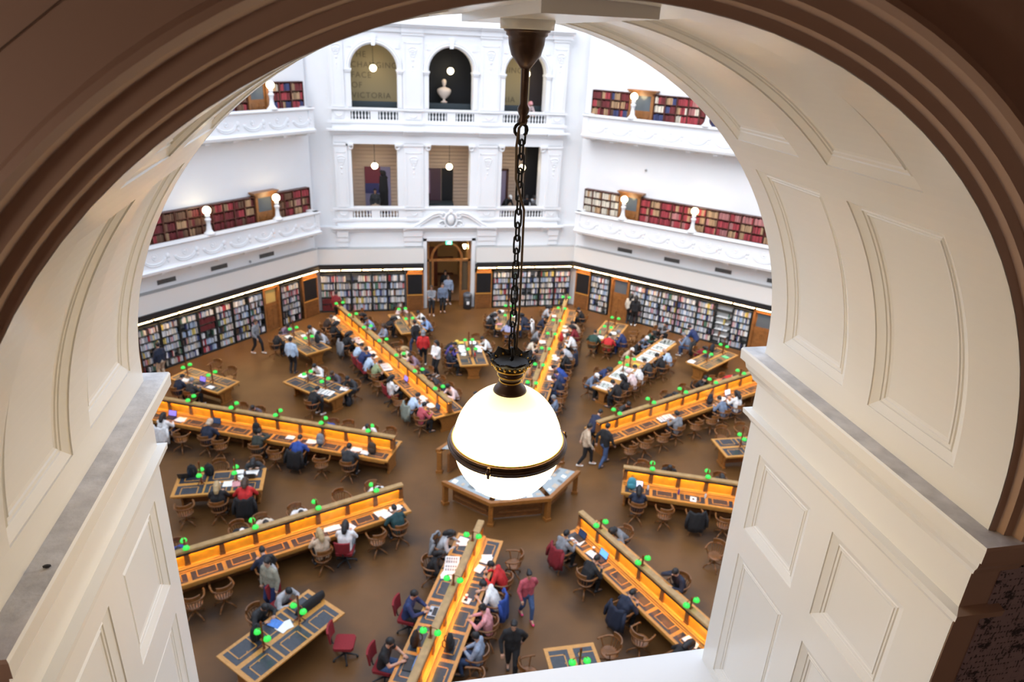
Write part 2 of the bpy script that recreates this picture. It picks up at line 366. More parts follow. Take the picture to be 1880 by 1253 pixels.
# ---- pictures seen through the middle openings
t = panel('wall_picture', -4.45, 4.8, -3.05, 7.45, (.28,.26,.42)); tag(t, 'large pale violet wall picture behind left middle gallery opening', 'picture')
for nm, x0, z0, x1, z1, c in (('red_band', -4.45,6.55,-3.6,7.45,(.20,.03,.05)),('blue_band', -4.45,6.0,-3.7,6.55,(.05,.05,.16))):
    q = panel(nm, x0, z0, x1, z1, c, 19.80); q.parent = t
m = MB(); m.sphere((0,0,2.25), .16, 10, 8); m.tube([(0,0,2.1),(0,0,1.2)], [.2,.26], 10); m.tube([(-.1,0,1.2),(-.1,0,0)], .12, 8); m.tube([(.12,0,1.2),(.12,0,0)], .12, 8); m.tube([(.2,0,1.95),(-.15,0,2.4)], .08, 8)
q = m.build('dark_figure', BLACK, t); q.location = (-3.45, 19.75, 4.85); q.scale = (1,.12,1)
t = panel('wall_picture', -1.25, 4.8, -.25, 7.4, (.10,.05,.07)); tag(t, 'dark picture behind centre middle gallery opening', 'picture')
q = panel('pale_band', -1.2, 6.0, -.85, 7.3, (.35,.22,.32), 19.8); q.parent = t
m = MB(); m.box(-.2, 19.7, 4.72, .42, 19.86, 7.4); struct(m.build('door_1', JET))
m = MB(); m.box(-1.2, 18.7, 5.55, .35, 19.5, 5.65); m.box(-1.2, 18.75, 4.72, -1.1, 19.45, 5.55); m.box(.25, 18.75, 4.72, .35, 19.45, 5.55); m.box(-1.2,19.2,4.72,.35,19.3,5.5)
tag(m.build('display_bench', TEAL), 'dark display bench behind centre middle gallery opening', 'bench')
t = panel('wall_picture', 2.6, 4.8, 3.5, 7.3, (.35,.30,.45)); tag(t, 'violet framed picture behind right middle gallery opening', 'picture')
m = MB(); m.box(2.5, 19.72, 4.8, 2.6, 19.84, 7.4); m.box(3.5, 19.72, 4.8, 3.62, 19.84, 7.4); m.box(2.5, 19.72, 7.3, 3.62, 19.84, 7.42); m.build('picture_frame', MAHOG, t)
m = MB(); m.box(4.55, 19.4, 4.72, 5.6, 19.86, 9.1); struct(m.build('wall_gallery_dark', JET))
# ---- upper boards with lettering and the bust
for nm, x0, x1, mt in (('wall_board_left', -7.9, -2.0, OLIVE), ('wall_board_centre', -2.0, 2.0, JET), ('wall_board_right', 2.0, 4.55, OLIVE), ('wall_board_dark', 4.55, 7.9, mat('dark_mauve_board', (.06,.045,.045), .6))):
    m = MB(); m.box(x0, 19.6, 9.7, x1, 19.8, 15.0); struct(m.build(nm, mt))
m = MB(); m.box(-7.9, 18.5, 9.7, 7.9, 18.62, 10.98); struct(m.build('wall_plinth', TEAL))
def text(body, x, z, size, y, mt, parent=None, name='lettering', rot=(PI/2,0,0), align='LEFT', ext=.006):
    c = bpy.data.curves.new(name, 'FONT'); c.body = body; c.size = size; c.extrude = ext; c.align_x = align; c.space_line = 1.0; c.space_character = 1.15
    o = link(name, c); o.location = (x, y, z); o.rotation_euler = rot
    dg = bpy.context.evaluated_depsgraph_get(); me = bpy.data.meshes.new_from_object(o.evaluated_get(dg)); bpy.data.objects.remove(o)
    me.materials.clear(); me.materials.append(mt); q = link(name, me, parent, (x, y, z)); q.rotation_euler = rot
    return q
for k, x in enumerate((-4.95, 1.75)):
    for i, s in enumerate(('THE', 'CHANGING', 'FACE', 'OF', 'VICTORIA')):
        q = text(s, x, 13.05-.50*i, .40, 19.585, OLIVETXT, None, 'lettering'); q['kind'] = 'structure'
m = MB(); m.lathe([(.02,0),(.17,.0),(.17,.06),(.07,.10),(.06,.19),(.18,.27),(.31,.42),(.37,.56),(.36,.66),(.26,.73),(.10,.78),(.07,.82),(.068,.90)], n=18, sy=.60)
m.sphere((0,-.01,.99), .135, 14, 10, sx=.86, sy=1.0, sz=1.22); m.sphere((0,.02,1.05), .138, 12, 8, sx=.93, sy=.95, sz=.9); m.sphere((0,-.145,.98), .024, 6, 5, sz=1.5); m.sphere((0,-.09,.89), .07, 8, 6, sz=.8); b = m.build('marble_bust', MARBLE, None, True); b.location = (-.19, 18.9, 10.98); tag(b, 'pale marble bust before the black board in central upper arch', 'bust')
m = MB(); m.box(-.2,-.2,0,.2,.2,.30); q = m.build('plinth', BLACK, b); q.location=(0,0,-.30)
def pendant(x, z, top, label):
    t = empty('pendant_lamp', (x, 18.4, z)); tag(t, label, 'lamp', 'globe pendants in the far gallery')
    MB().sphere((0,0,0), .17, 16, 10).build('globe', GLOBE, t, True)
    m = MB(); m.tube([(0,0,.16),(0,0,top-z)], .012, 6); m.lathe([(.05,.15),(.06,.2),(.02,.25)], n=10); m.build('cord', IRON, t)
for i, x in enumerate((-3.83, .08, 4.11)): pendant(x, 12.58, 15.0, 'white globe pendant in the %s upper far arch' % ('left','central','right')[i])
for i, x in enumerate((-3.91, .06, 4.11)): pendant(x, 7.73, 9.1, 'white globe pendant in the %s middle far opening' % ('left','central','right')[i])

# ---- entrance: recess, timber doorway with fan arch
m = MB(); m.box(-1.9, 17.85, 0, -1.27, 23.5, 4.2); m.box(1.22, 17.85, 0, 1.9, 23.5, 4.2); m.box(-1.9, 17.85, 3.9, 1.9, 23.5, 4.2); m.box(-1.9, 23.3, 0, 1.9, 23.5, 4.2)
struct(m.build('wall_entrance', mat('entrance_paint', (.50,.36,.20), .6)))
m = MB(); y0, y1 = 17.55, 17.70
m.box(-1.27,y0,0,-1.12,y1,3.9); m.box(1.07,y0,0,1.22,y1,3.9); m.box(-1.27,y0,2.66,1.22,y1,2.78); m.box(-.98,y0,0,-.86,y1,2.66); m.box(.60,y0,0,.72,y1,2.66)
m.tube([(-.13+.85*cos(PI*i/20), 17.62, 2.75+.95*sin(PI*i/20)) for i in range(21)], .075, 6)
m.box(-1.12,y0,0,-.98,y1,.9); m.box(.72,y0,0,1.07,y1,.9)
d1 = struct(m.build('door_2', DOORW))
m = MB(); m.box(-1.1, 17.64, .9, -.98, 17.66, 2.66); m.box(.74,17.64,.9,1.06,17.66,2.66); m.build('door_glass', mat('door_pane', (.10,.07,.04), .1), d1)
m = MB(); m.box(-.9,21.0,0,-.3,21.1,2.5); m.box(-1.2,22.9,1.2,.9,23.2,1.25); m.box(-1.2,22.9,2.9,.9,23.2,2.95); m.box(-1.2,22.9,.1,.9,23.25,.15); struct(m.build('door_inner', MAHOG))
t = empty('exit_sign', (-.03, 17.5, 3.74)); tag(t, 'green lit exit sign hanging above the entrance arch', 'sign')
MB().box(-.17,-.03,-.09,.17,.03,.09).build('sign_box', EXITG, t)
m = MB(); m.box(.02,-.036,-.07,.10,-.03,.07); m.sphere((-.04,-.034,.05), .016, 8, 6); m.tube([(-.04,-.034,.03),(-.05,-.034,-.01),(-.02,-.034,-.06)], .010, 5); m.tube([(-.05,-.034,-.01),(-.085,-.034,-.05)], .010, 5); m.tube([(-.07,-.034,.0),(-.04,-.034,.025),(-.0,-.034,.01)], .008, 5)
m.build('pictogram', EXITW, t)
t = empty('wall_lamp', (.95, 18.2, 3.3)); tag(t, 'glowing wall lamp inside the entrance passage', 'lamp')
MB().lathe([(.05,-.1),(.11,.1),(.10,.12)], n=12).build('lamp_shade', WARMLAMP, t, True); MB().cbox((.12,0,0),(.2,.04,.04)).build('bracket', BRONZE, t)
t = empty('litter_bin', (1.0, 17.05, 0)); tag(t, 'black litter bin with open top beside the entrance', 'bin')
MB().lathe([(.21,0),(.23,.05),(.24,.72),(.20,.72),(.19,.2)], n=20).build('body', BLACK, t, True)
MB().lathe([(.245,.70),(.25,.86),(.15,.95),(.13,.93),(.20,.84)], n=20).build('lid', mat('bin_lid', (.10,.11,.13), .3), t, True)
MB().box(-.07,-.25,.32,.07,-.235,.50).build('notice', PAPER, t)

# ---- balconies on the left and right faces
def balcony(a, zt, s0, s1, nm):
    M = face(a); m = MB(); m.M = M; D = 16.4
    prof = [(D-.02,zt),(D+.30,zt),(D+.30,zt-.1),(D+.22,zt-.1),(D+.22,zt-1.0),(17.4,zt-1.02),(17.4,zt-1.30),(D+.12,zt-1.22),(D-.04,zt-1.16),(D-.08,zt-1.04),(D+.03,zt-1.0),(D+.06,zt-.92),(D+.10,zt-.16),(D+.03,zt-.12),(D-.04,zt-.07)]
    n = len(prof); vs = [(s0, d, z) for d, z in prof] + [(s1, d, z) for d, z in prof]
    m.add(vs, [(i,(i+1)%n,n+(i+1)%n,n+i) for i in range(n)] + [tuple(range(n-1,-1,-1)), tuple(range(n,2*n))])
    e = s1 if a == LEFT else s0; o = .0
    m.box(min(e,e-.3 if a==LEFT else e+.3), D+.05, zt-1.0, max(e,e-.3 if a==LEFT else e+.3), 17.4, zt)
    b = struct(m.build(nm, WHITE))
    m0 = MB()
    for i in range(2): m0.tube([(.48*cos(PI+q*PI/12)*(1-.12*i), -.01, .30+(.30+.0*i)*sin(PI+q*PI/12)*(1-.25*i)) for q in range(13)], .035-.006*i, 6)
    m0.tube([(.10*cos(q*PI/6), -.01, .38+.13*sin(q*PI/6)) for q in range(12)], .022, 5, True); m0.sphere((0,-.01,.38), .06, 8, 6, sy=.5)
    m0.sphere((.58,-.01,.34), .10, 8, 6, sy=.45, sz=1.3); m0.sphere((.58,-.01,.14), .06, 8, 6, sy=.45, sz=1.5)
    g0 = None; R3 = Matrix.Rotation(a-PI/2, 4, 'Z')
    k = int((s1-s0)/1.36)
    for i in range(k):
        s = s0 + .78 + i*1.36
        if g0 is None: g0 = m0.build('garland', WHITE, b, True); g = g0
        else: g = g0.copy(); COL.objects.link(g)
        g.rotation_euler = (-.10, 0, a-PI/2); p = M @ Vector((s, D+.06, zt-.86)); g.location = p
    mc = MB(); mc.prism([(0,0),(.85,0),(.85,-.22),(.45,-.18),(.1,-.13),(0,-.1)], -.11, .11, 'x'); c0 = None
    for i in range(int((s1-s0)/1.37)+1):
        s = (s1-.35-i*1.37) if a == LEFT else (s0+.35+i*1.37)
        if s < s0 or s > s1: continue
        if c0 is None: c0 = mc.build('corbel', WHITE, b); c = c0
        else: c = c0.copy(); COL.objects.link(c)
        c.location = M @ Vector((s, D+.1, zt-1.18)); c.rotation_euler = (0,0,a-PI/2)
    return b
balcony(LEFT, 5.75, -6.9, 6.85, 'balcony_left_lower'); balcony(LEFT, 10.80, -6.9, 6.9, 'balcony_left_upper')
balcony(RIGHT, 5.75, -6.85, 6.9, 'balcony_right_lower'); balcony(RIGHT, 10.84, -6.85, 6.9, 'balcony_right_upper')
def globe_lamp(a, s, z, label):
    p = face(a) @ Vector((s, 16.52, z)); t = empty('balcony_lamp', p, a-PI/2); tag(t, label, 'lamp', 'globe lamps on the balcony parapets')
    MB().lathe([(.24,0),(.24,.05),(.17,.10),(.115,.20),(.085,.45),(.10,.58),(.13,.62),(.13,.68),(.09,.70),(.09,.78),(.12,.82),(.05,.86)], n=14).build('pedestal', WHITE, t, True)
    MB().sphere((0,0,1.05), .175, 16, 10).build('globe', GLOBE, t, True)
for a, s, z, l in ((LEFT,4.33,5.75,'globe lamp on lower left balcony beside the wooden door'),(LEFT,.63,5.75,'globe lamp on lower left balcony before dark red books'),(LEFT,4.56,10.80,'globe lamp on upper left balcony'),
  (RIGHT,-4.07,5.75,'globe lamp on lower right balcony beside the wooden door'),(RIGHT,-.24,5.75,'globe lamp on lower right balcony before red books'),(RIGHT,-4.14,10.84,'globe lamp on upper right balcony beside the wooden door'),(RIGHT,-.30,10.84,'globe lamp on upper right balcony, half hidden by the arch')): globe_lamp(a, s, z, l)
def vent(a, s, label):
    t = empty('vent_grille', face(a) @ Vector((s, 17.34, 3.87)), a-PI/2); tag(t, label, 'vent', 'air vents under the balconies')
    MB().box(-.42,-.02,-.10,.42,.0,.10).build('backing', VENT, t)
    m = MB()
    for i in range(7): m.box(-.40,-.035,-.09+i*.027,.40,-.02,-.075+i*.027)
    for x in (-.42,-.005,.41): m.box(x,-.04,-.1,x+.01,-.02,.1)
    m.build('louvres', mat('vent_dark', (.09,.085,.08), .5), t)
for i, s in enumerate((-1.2, 1.42, 4.1)): vent(LEFT, s, ORD[2-i]+' air vent from the corner, under the left balcony')
for i, s in enumerate((-4.08, -1.35, 1.42, 4.05)): vent(RIGHT, s, ORD[i]+' air vent from the corner, under the right balcony')
for a, s, z, l in ((LEFT,3.1,3.75,'small grey sensor on wall under left balcony'),(RIGHT,-3.4,8.3,'small grey sensor high on the bright right wall')):
    m = MB(); m.lathe([(.06,0),(.06,.05),(.03,.08)], n=10); o = m.build('wall_sensor', STEEL); o.location = face(a) @ Vector((s, 17.33, z)); o.rotation_euler = (PI/2,0,a-PI/2); tag(o, l, 'sensor')
# ------------------------------------------------------------------ the arch we look through
AXC, AZC, AR, YI, YO = -3.99, 13.098, 1.202, -17.59, -18.75
RINGS = [(0,0),(.001,.004),(.010,.007),(.030,.015),(.034,.012),(.036,.0155),(.046,.018),(.048,.0145),(.051,.018),(.060,.020)]
def panel_skin(m, ub, yb, panels, P, seg):
    def quad(a, b, c, d): m.add([P(*a), P(*b), P(*c), P(*d)], [(0,1,2,3)])
    for i in range(len(ub)-1):
        for j in range(len(yb)-1):
            u0, u1, v0, v1 = ub[i], ub[i+1], yb[j], yb[j+1]; n = max(1, int(seg*abs(u1-u0)))
            if (i, j) not in panels:
                for k in range(n): quad((u0+(u1-u0)*k/n, v0, 0), (u0+(u1-u0)*(k+1)/n, v0, 0), (u0+(u1-u0)*(k+1)/n, v1, 0), (u0+(u1-u0)*k/n, v1, 0))
                continue
            su = 1 if u1 > u0 else -1; sv = 1 if v1 > v0 else -1
            def rect(t): return u0+su*t, u1-su*t, v0+sv*t, v1-sv*t
            for (ta, da), (tb, db) in zip(RINGS, RINGS[1:]):
                A, B = rect(ta), rect(tb)
                for k in range(n):
                    f0, f1 = k/n, (k+1)/n; la = lambda f: A[0]+(A[1]-A[0])*f; lb = lambda f: B[0]+(B[1]-B[0])*f
                    quad((la(f0), A[2], da), (la(f1), A[2], da), (lb(f1), B[2], db), (lb(f0), B[2], db))
                    quad((la(f0), A[3], da), (la(f1), A[3], da), (lb(f1), B[3], db), (lb(f0), B[3], db))
                quad((A[0],A[2],da),(A[0],A[3],da),(B[0],B[3],db),(B[0],B[2],db)); quad((A[1],A[2],da),(A[1],A[3],da),(B[1],B[3],db),(B[1],B[2],db))
            t, d = RINGS[-1]; C = rect(t)
            for k in range(n):
                f0, f1 = k/n, (k+1)/n
                quad((C[0]+(C[1]-C[0])*f0,C[2],d),(C[0]+(C[1]-C[0])*f1,C[2],d),(C[0]+(C[1]-C[0])*f1,C[3],d),(C[0]+(C[1]-C[0])*f0,C[3],d))
YB = [YI, -17.70, -18.08, -18.215, -18.59, YO]
m = MB()
th = [rad(x)*AR for x in (0, 3.1, 38.5, 44.8, 80, 100, 135.2, 141.5, 176.9, 180)]
panel_skin(m, th, YB, {(i, j) for i in (1, 3, 5, 7) for j in (1, 3)}, lambda u, y, d: (AXC+(AR+d)*cos(u/AR), y, AZC+(AR+d)*sin(u/AR)), 28)
for s in (-1, 1):
    panel_skin(m, [11.20, 11.38, 12.11, 12.25, 12.64, AZC], YB, {(i, j) for i in (1, 3) for j in (1, 3)}, lambda u, y, d: (AXC+s*(AR+d), y, u), 4)
for y in (YI, YO):                                    # edges of the opening on both faces
    for k in range(48):
        a, b = PI*k/48, PI*(k+1)/48
        m.add([(AXC+r*cos(t), y, AZC+r*sin(t)) for r, t in ((AR,a),(AR,b),(1.27,b),(1.27,a))], [(0,1,2,3)])
    for s in (-1,1): m.add([(AXC+s*AR,y,11.2),(AXC+s*AR,y,AZC),(AXC+s*1.27,y,AZC),(AXC+s*1.27,y,11.2)], [(0,1,2,3)])
reveal = struct(m.build('wall_arch_reveal', CREAM, recalc=False))
m = MB(); wall_openings(m, -7.3, 7.3, 0, 17, [(AXC-1.25, AXC+1.25, 11.2, AZC, True)], -18.74, -17.60, 40); struct(m.build('wall_near', WHITE))
m = MB(); m.box(AXC-1.25, -18.75, 11.18, AXC+1.25, -17.53, 11.33); m.box(AXC-1.25, -18.75, 11.0, AXC+1.25, -17.58, 11.2); struct(m.build('windowsill', WHITE))
# crown block and lantern boss
m = MB(); m.box(AXC-.10, -18.68, 14.274, AXC+.12, -17.62, 14.33); m.build('keystone', CREAM, reveal)
m = MB(); m.lathe([(.064,0),(.066,.02),(.066,.07)], (-4.012,-18.22,14.252), 28); m.build('ceiling_boss', CREAM, reveal, True)
# impost mouldings on both piers, wrapping room and gallery side
PROF = [(0,12.74),(.018,12.768),(.030,12.775),(.032,12.796),(.004,12.803),(.004,12.93),(.020,12.938),(.026,12.956),(.046,12.985),(.052,13.012),(.068,13.020),(.070,13.062),(.066,13.070)]
def sweep(m, path, prof, close=True, brown=()):
    """profile (offset, z) swept along a plan path with mitres; offset is to the left of the walk"""
    n = len(path); V = []
    for i in range(n):
        p = Vector(path[i]); d1 = (p-Vector(path[i-1])).normalized() if i else None; d2 = (Vector(path[i+1])-p).normalized() if i < n-1 else None
        n1 = Vector((-d1.y, d1.x)) if d1 else None; n2 = Vector((-d2.y, d2.x)) if d2 else None
        if n1 is None: q = n2
        elif n2 is None: q = n1
        else: q = (n1+n2)/(1+n1.dot(n2))
        V.append([(p.x+q.x*o, p.y+q.y*o, z) for o, z in prof])
    vs = [v for r in V for v in r]; k = len(prof)
    for i in range(n-1):
        for j in range(k-1):
            pass
    for i in range(n-1):
        m.cur = 2 if i in brown else 0
        m.add(V[i]+V[i+1], [(j, j+1, k+j+1, k+j) for j in range(k-1)])
    m.cur = 1
    top = [r[-1] for r in V]; base = [(path[i][0], path[i][1], prof[-1][1]) for i in range(n)]
    for i in range(n-1): m.add([top[i], top[i+1], base[i+1], base[i]], [(0,1,2,3)])
    m.cur = 0
    if close:
        for r, p in ((V[0], path[0]), (V[-1], path[-1])): m.add(r + [(p[0],p[1],prof[-1][1]),(p[0],p[1],prof[0][1])], [tuple(range(len(r)+2))])
xl, xr = AXC-AR, AXC+AR
m = MB(); sweep(m, [(-7.2,YO),(xl,YO),(xl,YI),(-5.45,YI)][::-1], PROF, brown=(2,))
m2 = m
m2.build('impost', [CREAM, DUST, BROWNWALL], reveal)
# (walked so that the offset points into the opening)
m = MB(); sweep(m, [(-2.55,YI),(xr,YI),(xr,YO),(-2.66,YO)][::-1] if False else [(-2.66,YO),(xr,YO),(xr,YI),(-2.55,YI)], PROF, brown=(0,)); m.build('impost', [CREAM, DUST, BROWNWALL], reveal)
m = MB(); sweep(m, [(-.5,YO+.01),(-2.66,YO+.01)], [p for p in PROF if p[1] > 12.935]); m.build('impost_band', [BROWNWALL, DUST], reveal)
# gallery face: archivolt, wall, mural
m = MB(); AP = [(1.203,-18.752),(1.221,-18.756),(1.226,-18.776),(1.247,-18.780),(1.252,-18.806),(1.281,-18.812),(1.286,-18.838),(1.296,-18.850),(1.308,-18.846),(1.318,-18.815),(1.322,-18.800),(1.55,-18.800)]
N = 72
for i in range(len(AP)-1):
    for k in range(N):
        a, b = PI*k/N, PI*(k+1)/N; (r0,y0),(r1,y1) = AP[i], AP[i+1]
        m.add([(AXC+r0*cos(a),y0,AZC+r0*sin(a)),(AXC+r0*cos(b),y0,AZC+r0*sin(b)),(AXC+r1*cos(b),y1,AZC+r1*sin(b)),(AXC+r1*cos(a),y1,AZC+r1*sin(a))], [(0,1,2,3)])
for s in (-1, 1):
    for i in range(len(AP)-1):
        (r0,y0),(r1,y1) = AP[i], AP[i+1]; m.add([(AXC+s*r0,y0,AZC),(AXC+s*r1,y1,AZC),(AXC+s*r1,y1,13.06),(AXC+s*r0,y0,13.06)], [(0,1,2,3)])
arch = m.build('trim_1', BROWNWALL); struct(arch)
m = MB(); wall_openings(m, -8.2, -.4, 13.07, 16.6, [(AXC-1.5, AXC+1.5, 13.07, 13.07, True)], -18.80, -18.745, 40)
m.box(-8.2, -18.80, 10.2, -5.26, -18.745, 13.07); m.box(-2.786, -18.7525, 10.2, -2.70, -18.745, 12.95); m.box(-2.70, -18.752, 10.2, -.4, -18.745, 13.07)
struct(m.build('wall_gallery_near', BROWNWALL))
m = MB(); q = [(AXC+r*cos(rad(a)), -18.803, AZC+r*sin(rad(a))) for r, a in ((1.405,145),(1.412,138),(1.418,131),(1.415,125),(1.424,118),(1.42,112))]; m.tube(q, .0008, 4); m.build('plaster_crack', mat('crack', (.08,.05,.04), .9), arch)
mu = bpy.data.materials.new('engraved_mural'); mu.use_nodes = True; nt = mu.node_tree; bs = nt.nodes['Principled BSDF']; bs.inputs['Roughness'].default_value = .6
tc = nt.nodes.new('ShaderNodeTexCoord'); mp = nt.nodes.new('ShaderNodeMapping'); mp.inputs['Rotation'].default_value = (PI/2, rad(-14), 0); nt.links.new(tc.outputs['Object'], mp.inputs[0])
br = nt.nodes.new('ShaderNodeTexBrick'); br.inputs['Scale'].default_value = 11; br.inputs['Mortar Size'].default_value = .035; br.inputs['Bias'].default_value = .2; br.offset = .31; br.inputs['Color1'].default_value = (.36,.28,.31,1); br.inputs['Color2'].default_value = (.30,.23,.26,1); br.inputs['Mortar'].default_value = (.03,.022,.03,1)
nz = nt.nodes.new('ShaderNodeTexNoise'); nz.inputs['Scale'].default_value = 13; nz.inputs['Detail'].default_value = 8; nz.inputs['Roughness'].default_value = .75
n2 = nt.nodes.new('ShaderNodeTexVoronoi'); n2.inputs['Scale'].default_value = 30; n2.distance = 'CHEBYCHEV'
for n_ in (br, nz, n2): nt.links.new(mp.outputs[0], n_.inputs['Vector'])
wv_ = nt.nodes.new('ShaderNodeTexWave'); wv_.inputs['Scale'].default_value = 26; wv_.inputs['Distortion'].default_value = 9; wv_.inputs['Detail'].default_value = 3; nt.links.new(mp.outputs[0], wv_.inputs['Vector'])
mm_ = nt.nodes.new('ShaderNodeMath'); mm_.operation = 'MULTIPLY'; nt.links.new(wv_.outputs['Fac'], mm_.inputs[0])
r1 = nt.nodes.new('ShaderNodeMapRange'); r1.inputs[1].default_value = .55; r1.inputs[2].default_value = .60; nt.links.new(nz.outputs['Fac'], r1.inputs[0])
r2 = nt.nodes.new('ShaderNodeMapRange'); r2.inputs[1].default_value = .30; r2.inputs[2].default_value = .34; nt.links.new(n2.outputs['Distance'], r2.inputs[0])
mx = nt.nodes.new('ShaderNodeMix'); mx.data_type = 'RGBA'; mx.inputs[6].default_value = (.36,.28,.31,1); nt.links.new(br.outputs['Color'], mx.inputs[7]); nt.links.new(r2.outputs[0], mm_.inputs[1]); nt.links.new(mm_.outputs[0], mx.inputs[0])
m3 = nt.nodes.new('ShaderNodeMix'); m3.data_type = 'RGBA'; nt.links.new(mx.outputs[2], m3.inputs[6]); m3.inputs[7].default_value = (.025,.018,.028,1); nt.links.new(r1.outputs[0], m3.inputs[0]); nt.links.new(m3.outputs[2], bs.inputs['Base Color'])
m = MB(); m.box(-2.695, -18.758, 10.2, -.42, -18.750, 12.93); o = m.build('wall_mural', mu); tag(o, 'dark engraved town-view mural on gallery wall beside the right pier', 'mural')
# the gallery behind the camera
m = MB(); m.box(-8.4, -22.6, 10.0, -.2, -18.75, 10.2); struct(m.build('floor_gallery_near', GALF))
m = MB(); m.box(-8.4, -22.6, 16.6, -.2, -18.70, 16.8); struct(m.build('ceiling_gallery_near', BROWNWALL))
m = MB(); m.box(-8.6, -22.8, 10, -8.4, -18.7, 16.8); m.box(-.4, -22.8, 10, -.2, -18.7, 16.8); m.box(-8.4, -22.8, 10, -.2, -22.6, 16.8); struct(m.build('wall_gallery_rear', BROWNWALL))
gl = empty('pendant_lamp', (-6.3, -19.9, 13.7)); tag(gl, 'unseen globe pendant added to light the near gallery', 'lamp', None)  # unseen pendant added on the left to brighten the arch spandrel
MB().sphere((0,0,0), .17, 16, 10).build('globe', FILLGLOBE, gl, True); MB().tube([(0,0,.16),(0,0,2.9)], .012, 6).build('cord', IRON, gl)
g2 = empty('pendant_lamp', (-1.5, -20.3, 12.7)); tag(g2, 'small unseen globe pendant added to light the mural', 'lamp')  # second unseen pendant, added low on the right to lift the mural
MB().sphere((0,0,0), .075, 16, 10).build('globe', FILLGLOBE, g2, True); MB().tube([(0,0,.10),(0,0,3.9)], .010, 6).build('cord', IRON, g2)
# speck of dirt on the left ledge
m = MB(); m.sphere((-5.150,-18.55,13.074), .006, 8, 5, sx=1.6, sz=.6); tag(m.build('dirt_speck', BLACK), 'dark speck lying on the dusty left ledge', 'debris')

# ------------------------------------------------------------------ the globe lantern
LX, LY = -4.012, -18.22
t = empty('globe_lantern', (LX, LY, 13.123)); tag(t, 'large glowing opal globe lantern hanging on a chain in the near arch', 'lantern')
def lp(name, prof, mt, n=36, z0=13.123): m = MB(); m.lathe([(r, z-z0) for r, z in prof], n=n); return m.build(name, mt, t, True)
GR = .163
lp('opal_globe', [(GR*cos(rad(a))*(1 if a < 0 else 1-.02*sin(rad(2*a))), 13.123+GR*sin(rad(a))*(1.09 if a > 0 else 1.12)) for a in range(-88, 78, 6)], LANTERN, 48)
m = MB()
for r, z, w in ((.170,.006,.006),(.1735,-.004,.007),(.170,-.014,.006)): m.tube([(r*cos(2*PI*k/64), r*sin(2*PI*k/64), z) for k in range(64)], w, 8, True)
for a in (rad(-118), rad(2), rad(122)): m.sphere((.180*cos(a), .180*sin(a), -.004), .009, 8, 6); m.tube([(.180*cos(a), .180*sin(a), .012), (.180*cos(a), .180*sin(a), -.022)], .005, 6)
ring = m.build('equator_ring', BRONZE, t, True)
m = MB(); m.tube([(.1660*cos(2*PI*k/64), .1660*sin(2*PI*k/64), .012) for k in range(64)], .003, 6, True); m.build('gilt_bead', GOLD, ring, True)
lp('globe_cap', [(.044,13.284),(.050,13.290),(.046,13.300),(.034,13.312),(.028,13.322),(.030,13.330),(.036,13.338),(.037,13.347),(.034,13.355),(.027,13.360),(.028,13.366)], BRONZE)
m = MB()
for r, z in ((.0315,13.325),(.037,13.343),(.030,13.364)): m.tube([(r*cos(2*PI*k/40), r*sin(2*PI*k/40), z-13.123) for k in range(40)], .0022, 6, True)
m.build('gilt_ring', GOLD, t, True)
m = MB(); K = 8
for k in range(K):                                    # acanthus bowl: a crown of curling leaves
    a0 = 2*PI*(k+.5)/K; grid = []
    for i in range(9):
        v = i/8; r = .030+.033*sin(v*1.5)+.003*v; z = .236 + .052*v - .010*max(0, v-.75)/.25
        wv = (1.02+.10*sin(v*PI*4))*(1 if v < .7 else 1-.55*((v-.7)/.3)**2)*PI/K
        grid.append([((r+.004*cos(q/3*PI)*v)*cos(a0+wv*q/3), (r+.004*cos(q/3*PI)*v)*sin(a0+wv*q/3), z+.004*v*cos(q/3*PI*1.0)) for q in range(-3, 4)])
    vs = [p for g in grid for p in g]; m.add(vs, [(i*7+j, i*7+j+1, (i+1)*7+j+1, (i+1)*7+j) for i in range(8) for j in range(6)])
bw = m.build('leaf_bowl', mat('black_bronze', (.02,.017,.015), .35, metal=.6), t, True); s_ = bw.modifiers.new('thickness', 'SOLIDIFY'); s_.thickness = .003
lp('bowl_dish', [(.029,13.358),(.045,13.368),(.056,13.383),(.050,13.380),(.036,13.372),(.010,13.370)], mat('black_bronze', (.02,.017,.015), .35, metal=.6))
m = MB()
for k in range(24):
    a = 2*PI*k/24; m.sphere((.055*cos(a), .055*sin(a), .256+.004*(k % 2)), .0042, 6, 5, sz=1.3)
m.tube([(.047*cos(2*PI*k/40), .047*sin(2*PI*k/40), .243) for k in range(40)], .0028, 6, True); m.build('gilt_leaf', GOLD, bw, True)
lp('finial', [(.004,12.918),(.013,12.926),(.011,12.935),(.016,12.944),(.014,12.950)], BRONZE, 20)
m = MB(); m.tube([(0.0,.014*cos(q*.5),.285+.018*sin(q*.5)) for q in range(11)], .0045, 8); m.build('hook', IRON, t, True)
def chain_link(z, rot, big=0):
    m = MB(); h, wd, r = (.0250+big, .0090, .0028)
    pts = [((wd if abs(sin(q*PI/8)) < 2 else 0)*cos(q*PI/8), 0, (h-wd)*(1 if sin(q*PI/8) > .01 else -1 if sin(q*PI/8) < -.01 else 0) + wd*sin(q*PI/8)) for q in range(16)]
    m.M = Matrix.Translation((0,0,z)) @ Matrix.Rotation(rot, 4, 'Z'); m.tube(pts, r, 6, True); return m.build('chain_link', IRON, t, True)
nl = 17; z0, z1 = .305, .905
for i in range(nl): chain_link(z0+(z1-z0)*(i+.5)/nl, (PI/2 if i % 2 else 0)+.25)
m = MB(); m.tube([(-.004+.016*cos(q*.5), 0, .900+.016*sin(q*.5)) for q in range(-2, 10)], .0042, 8); m.build('hook', IRON, t, True)
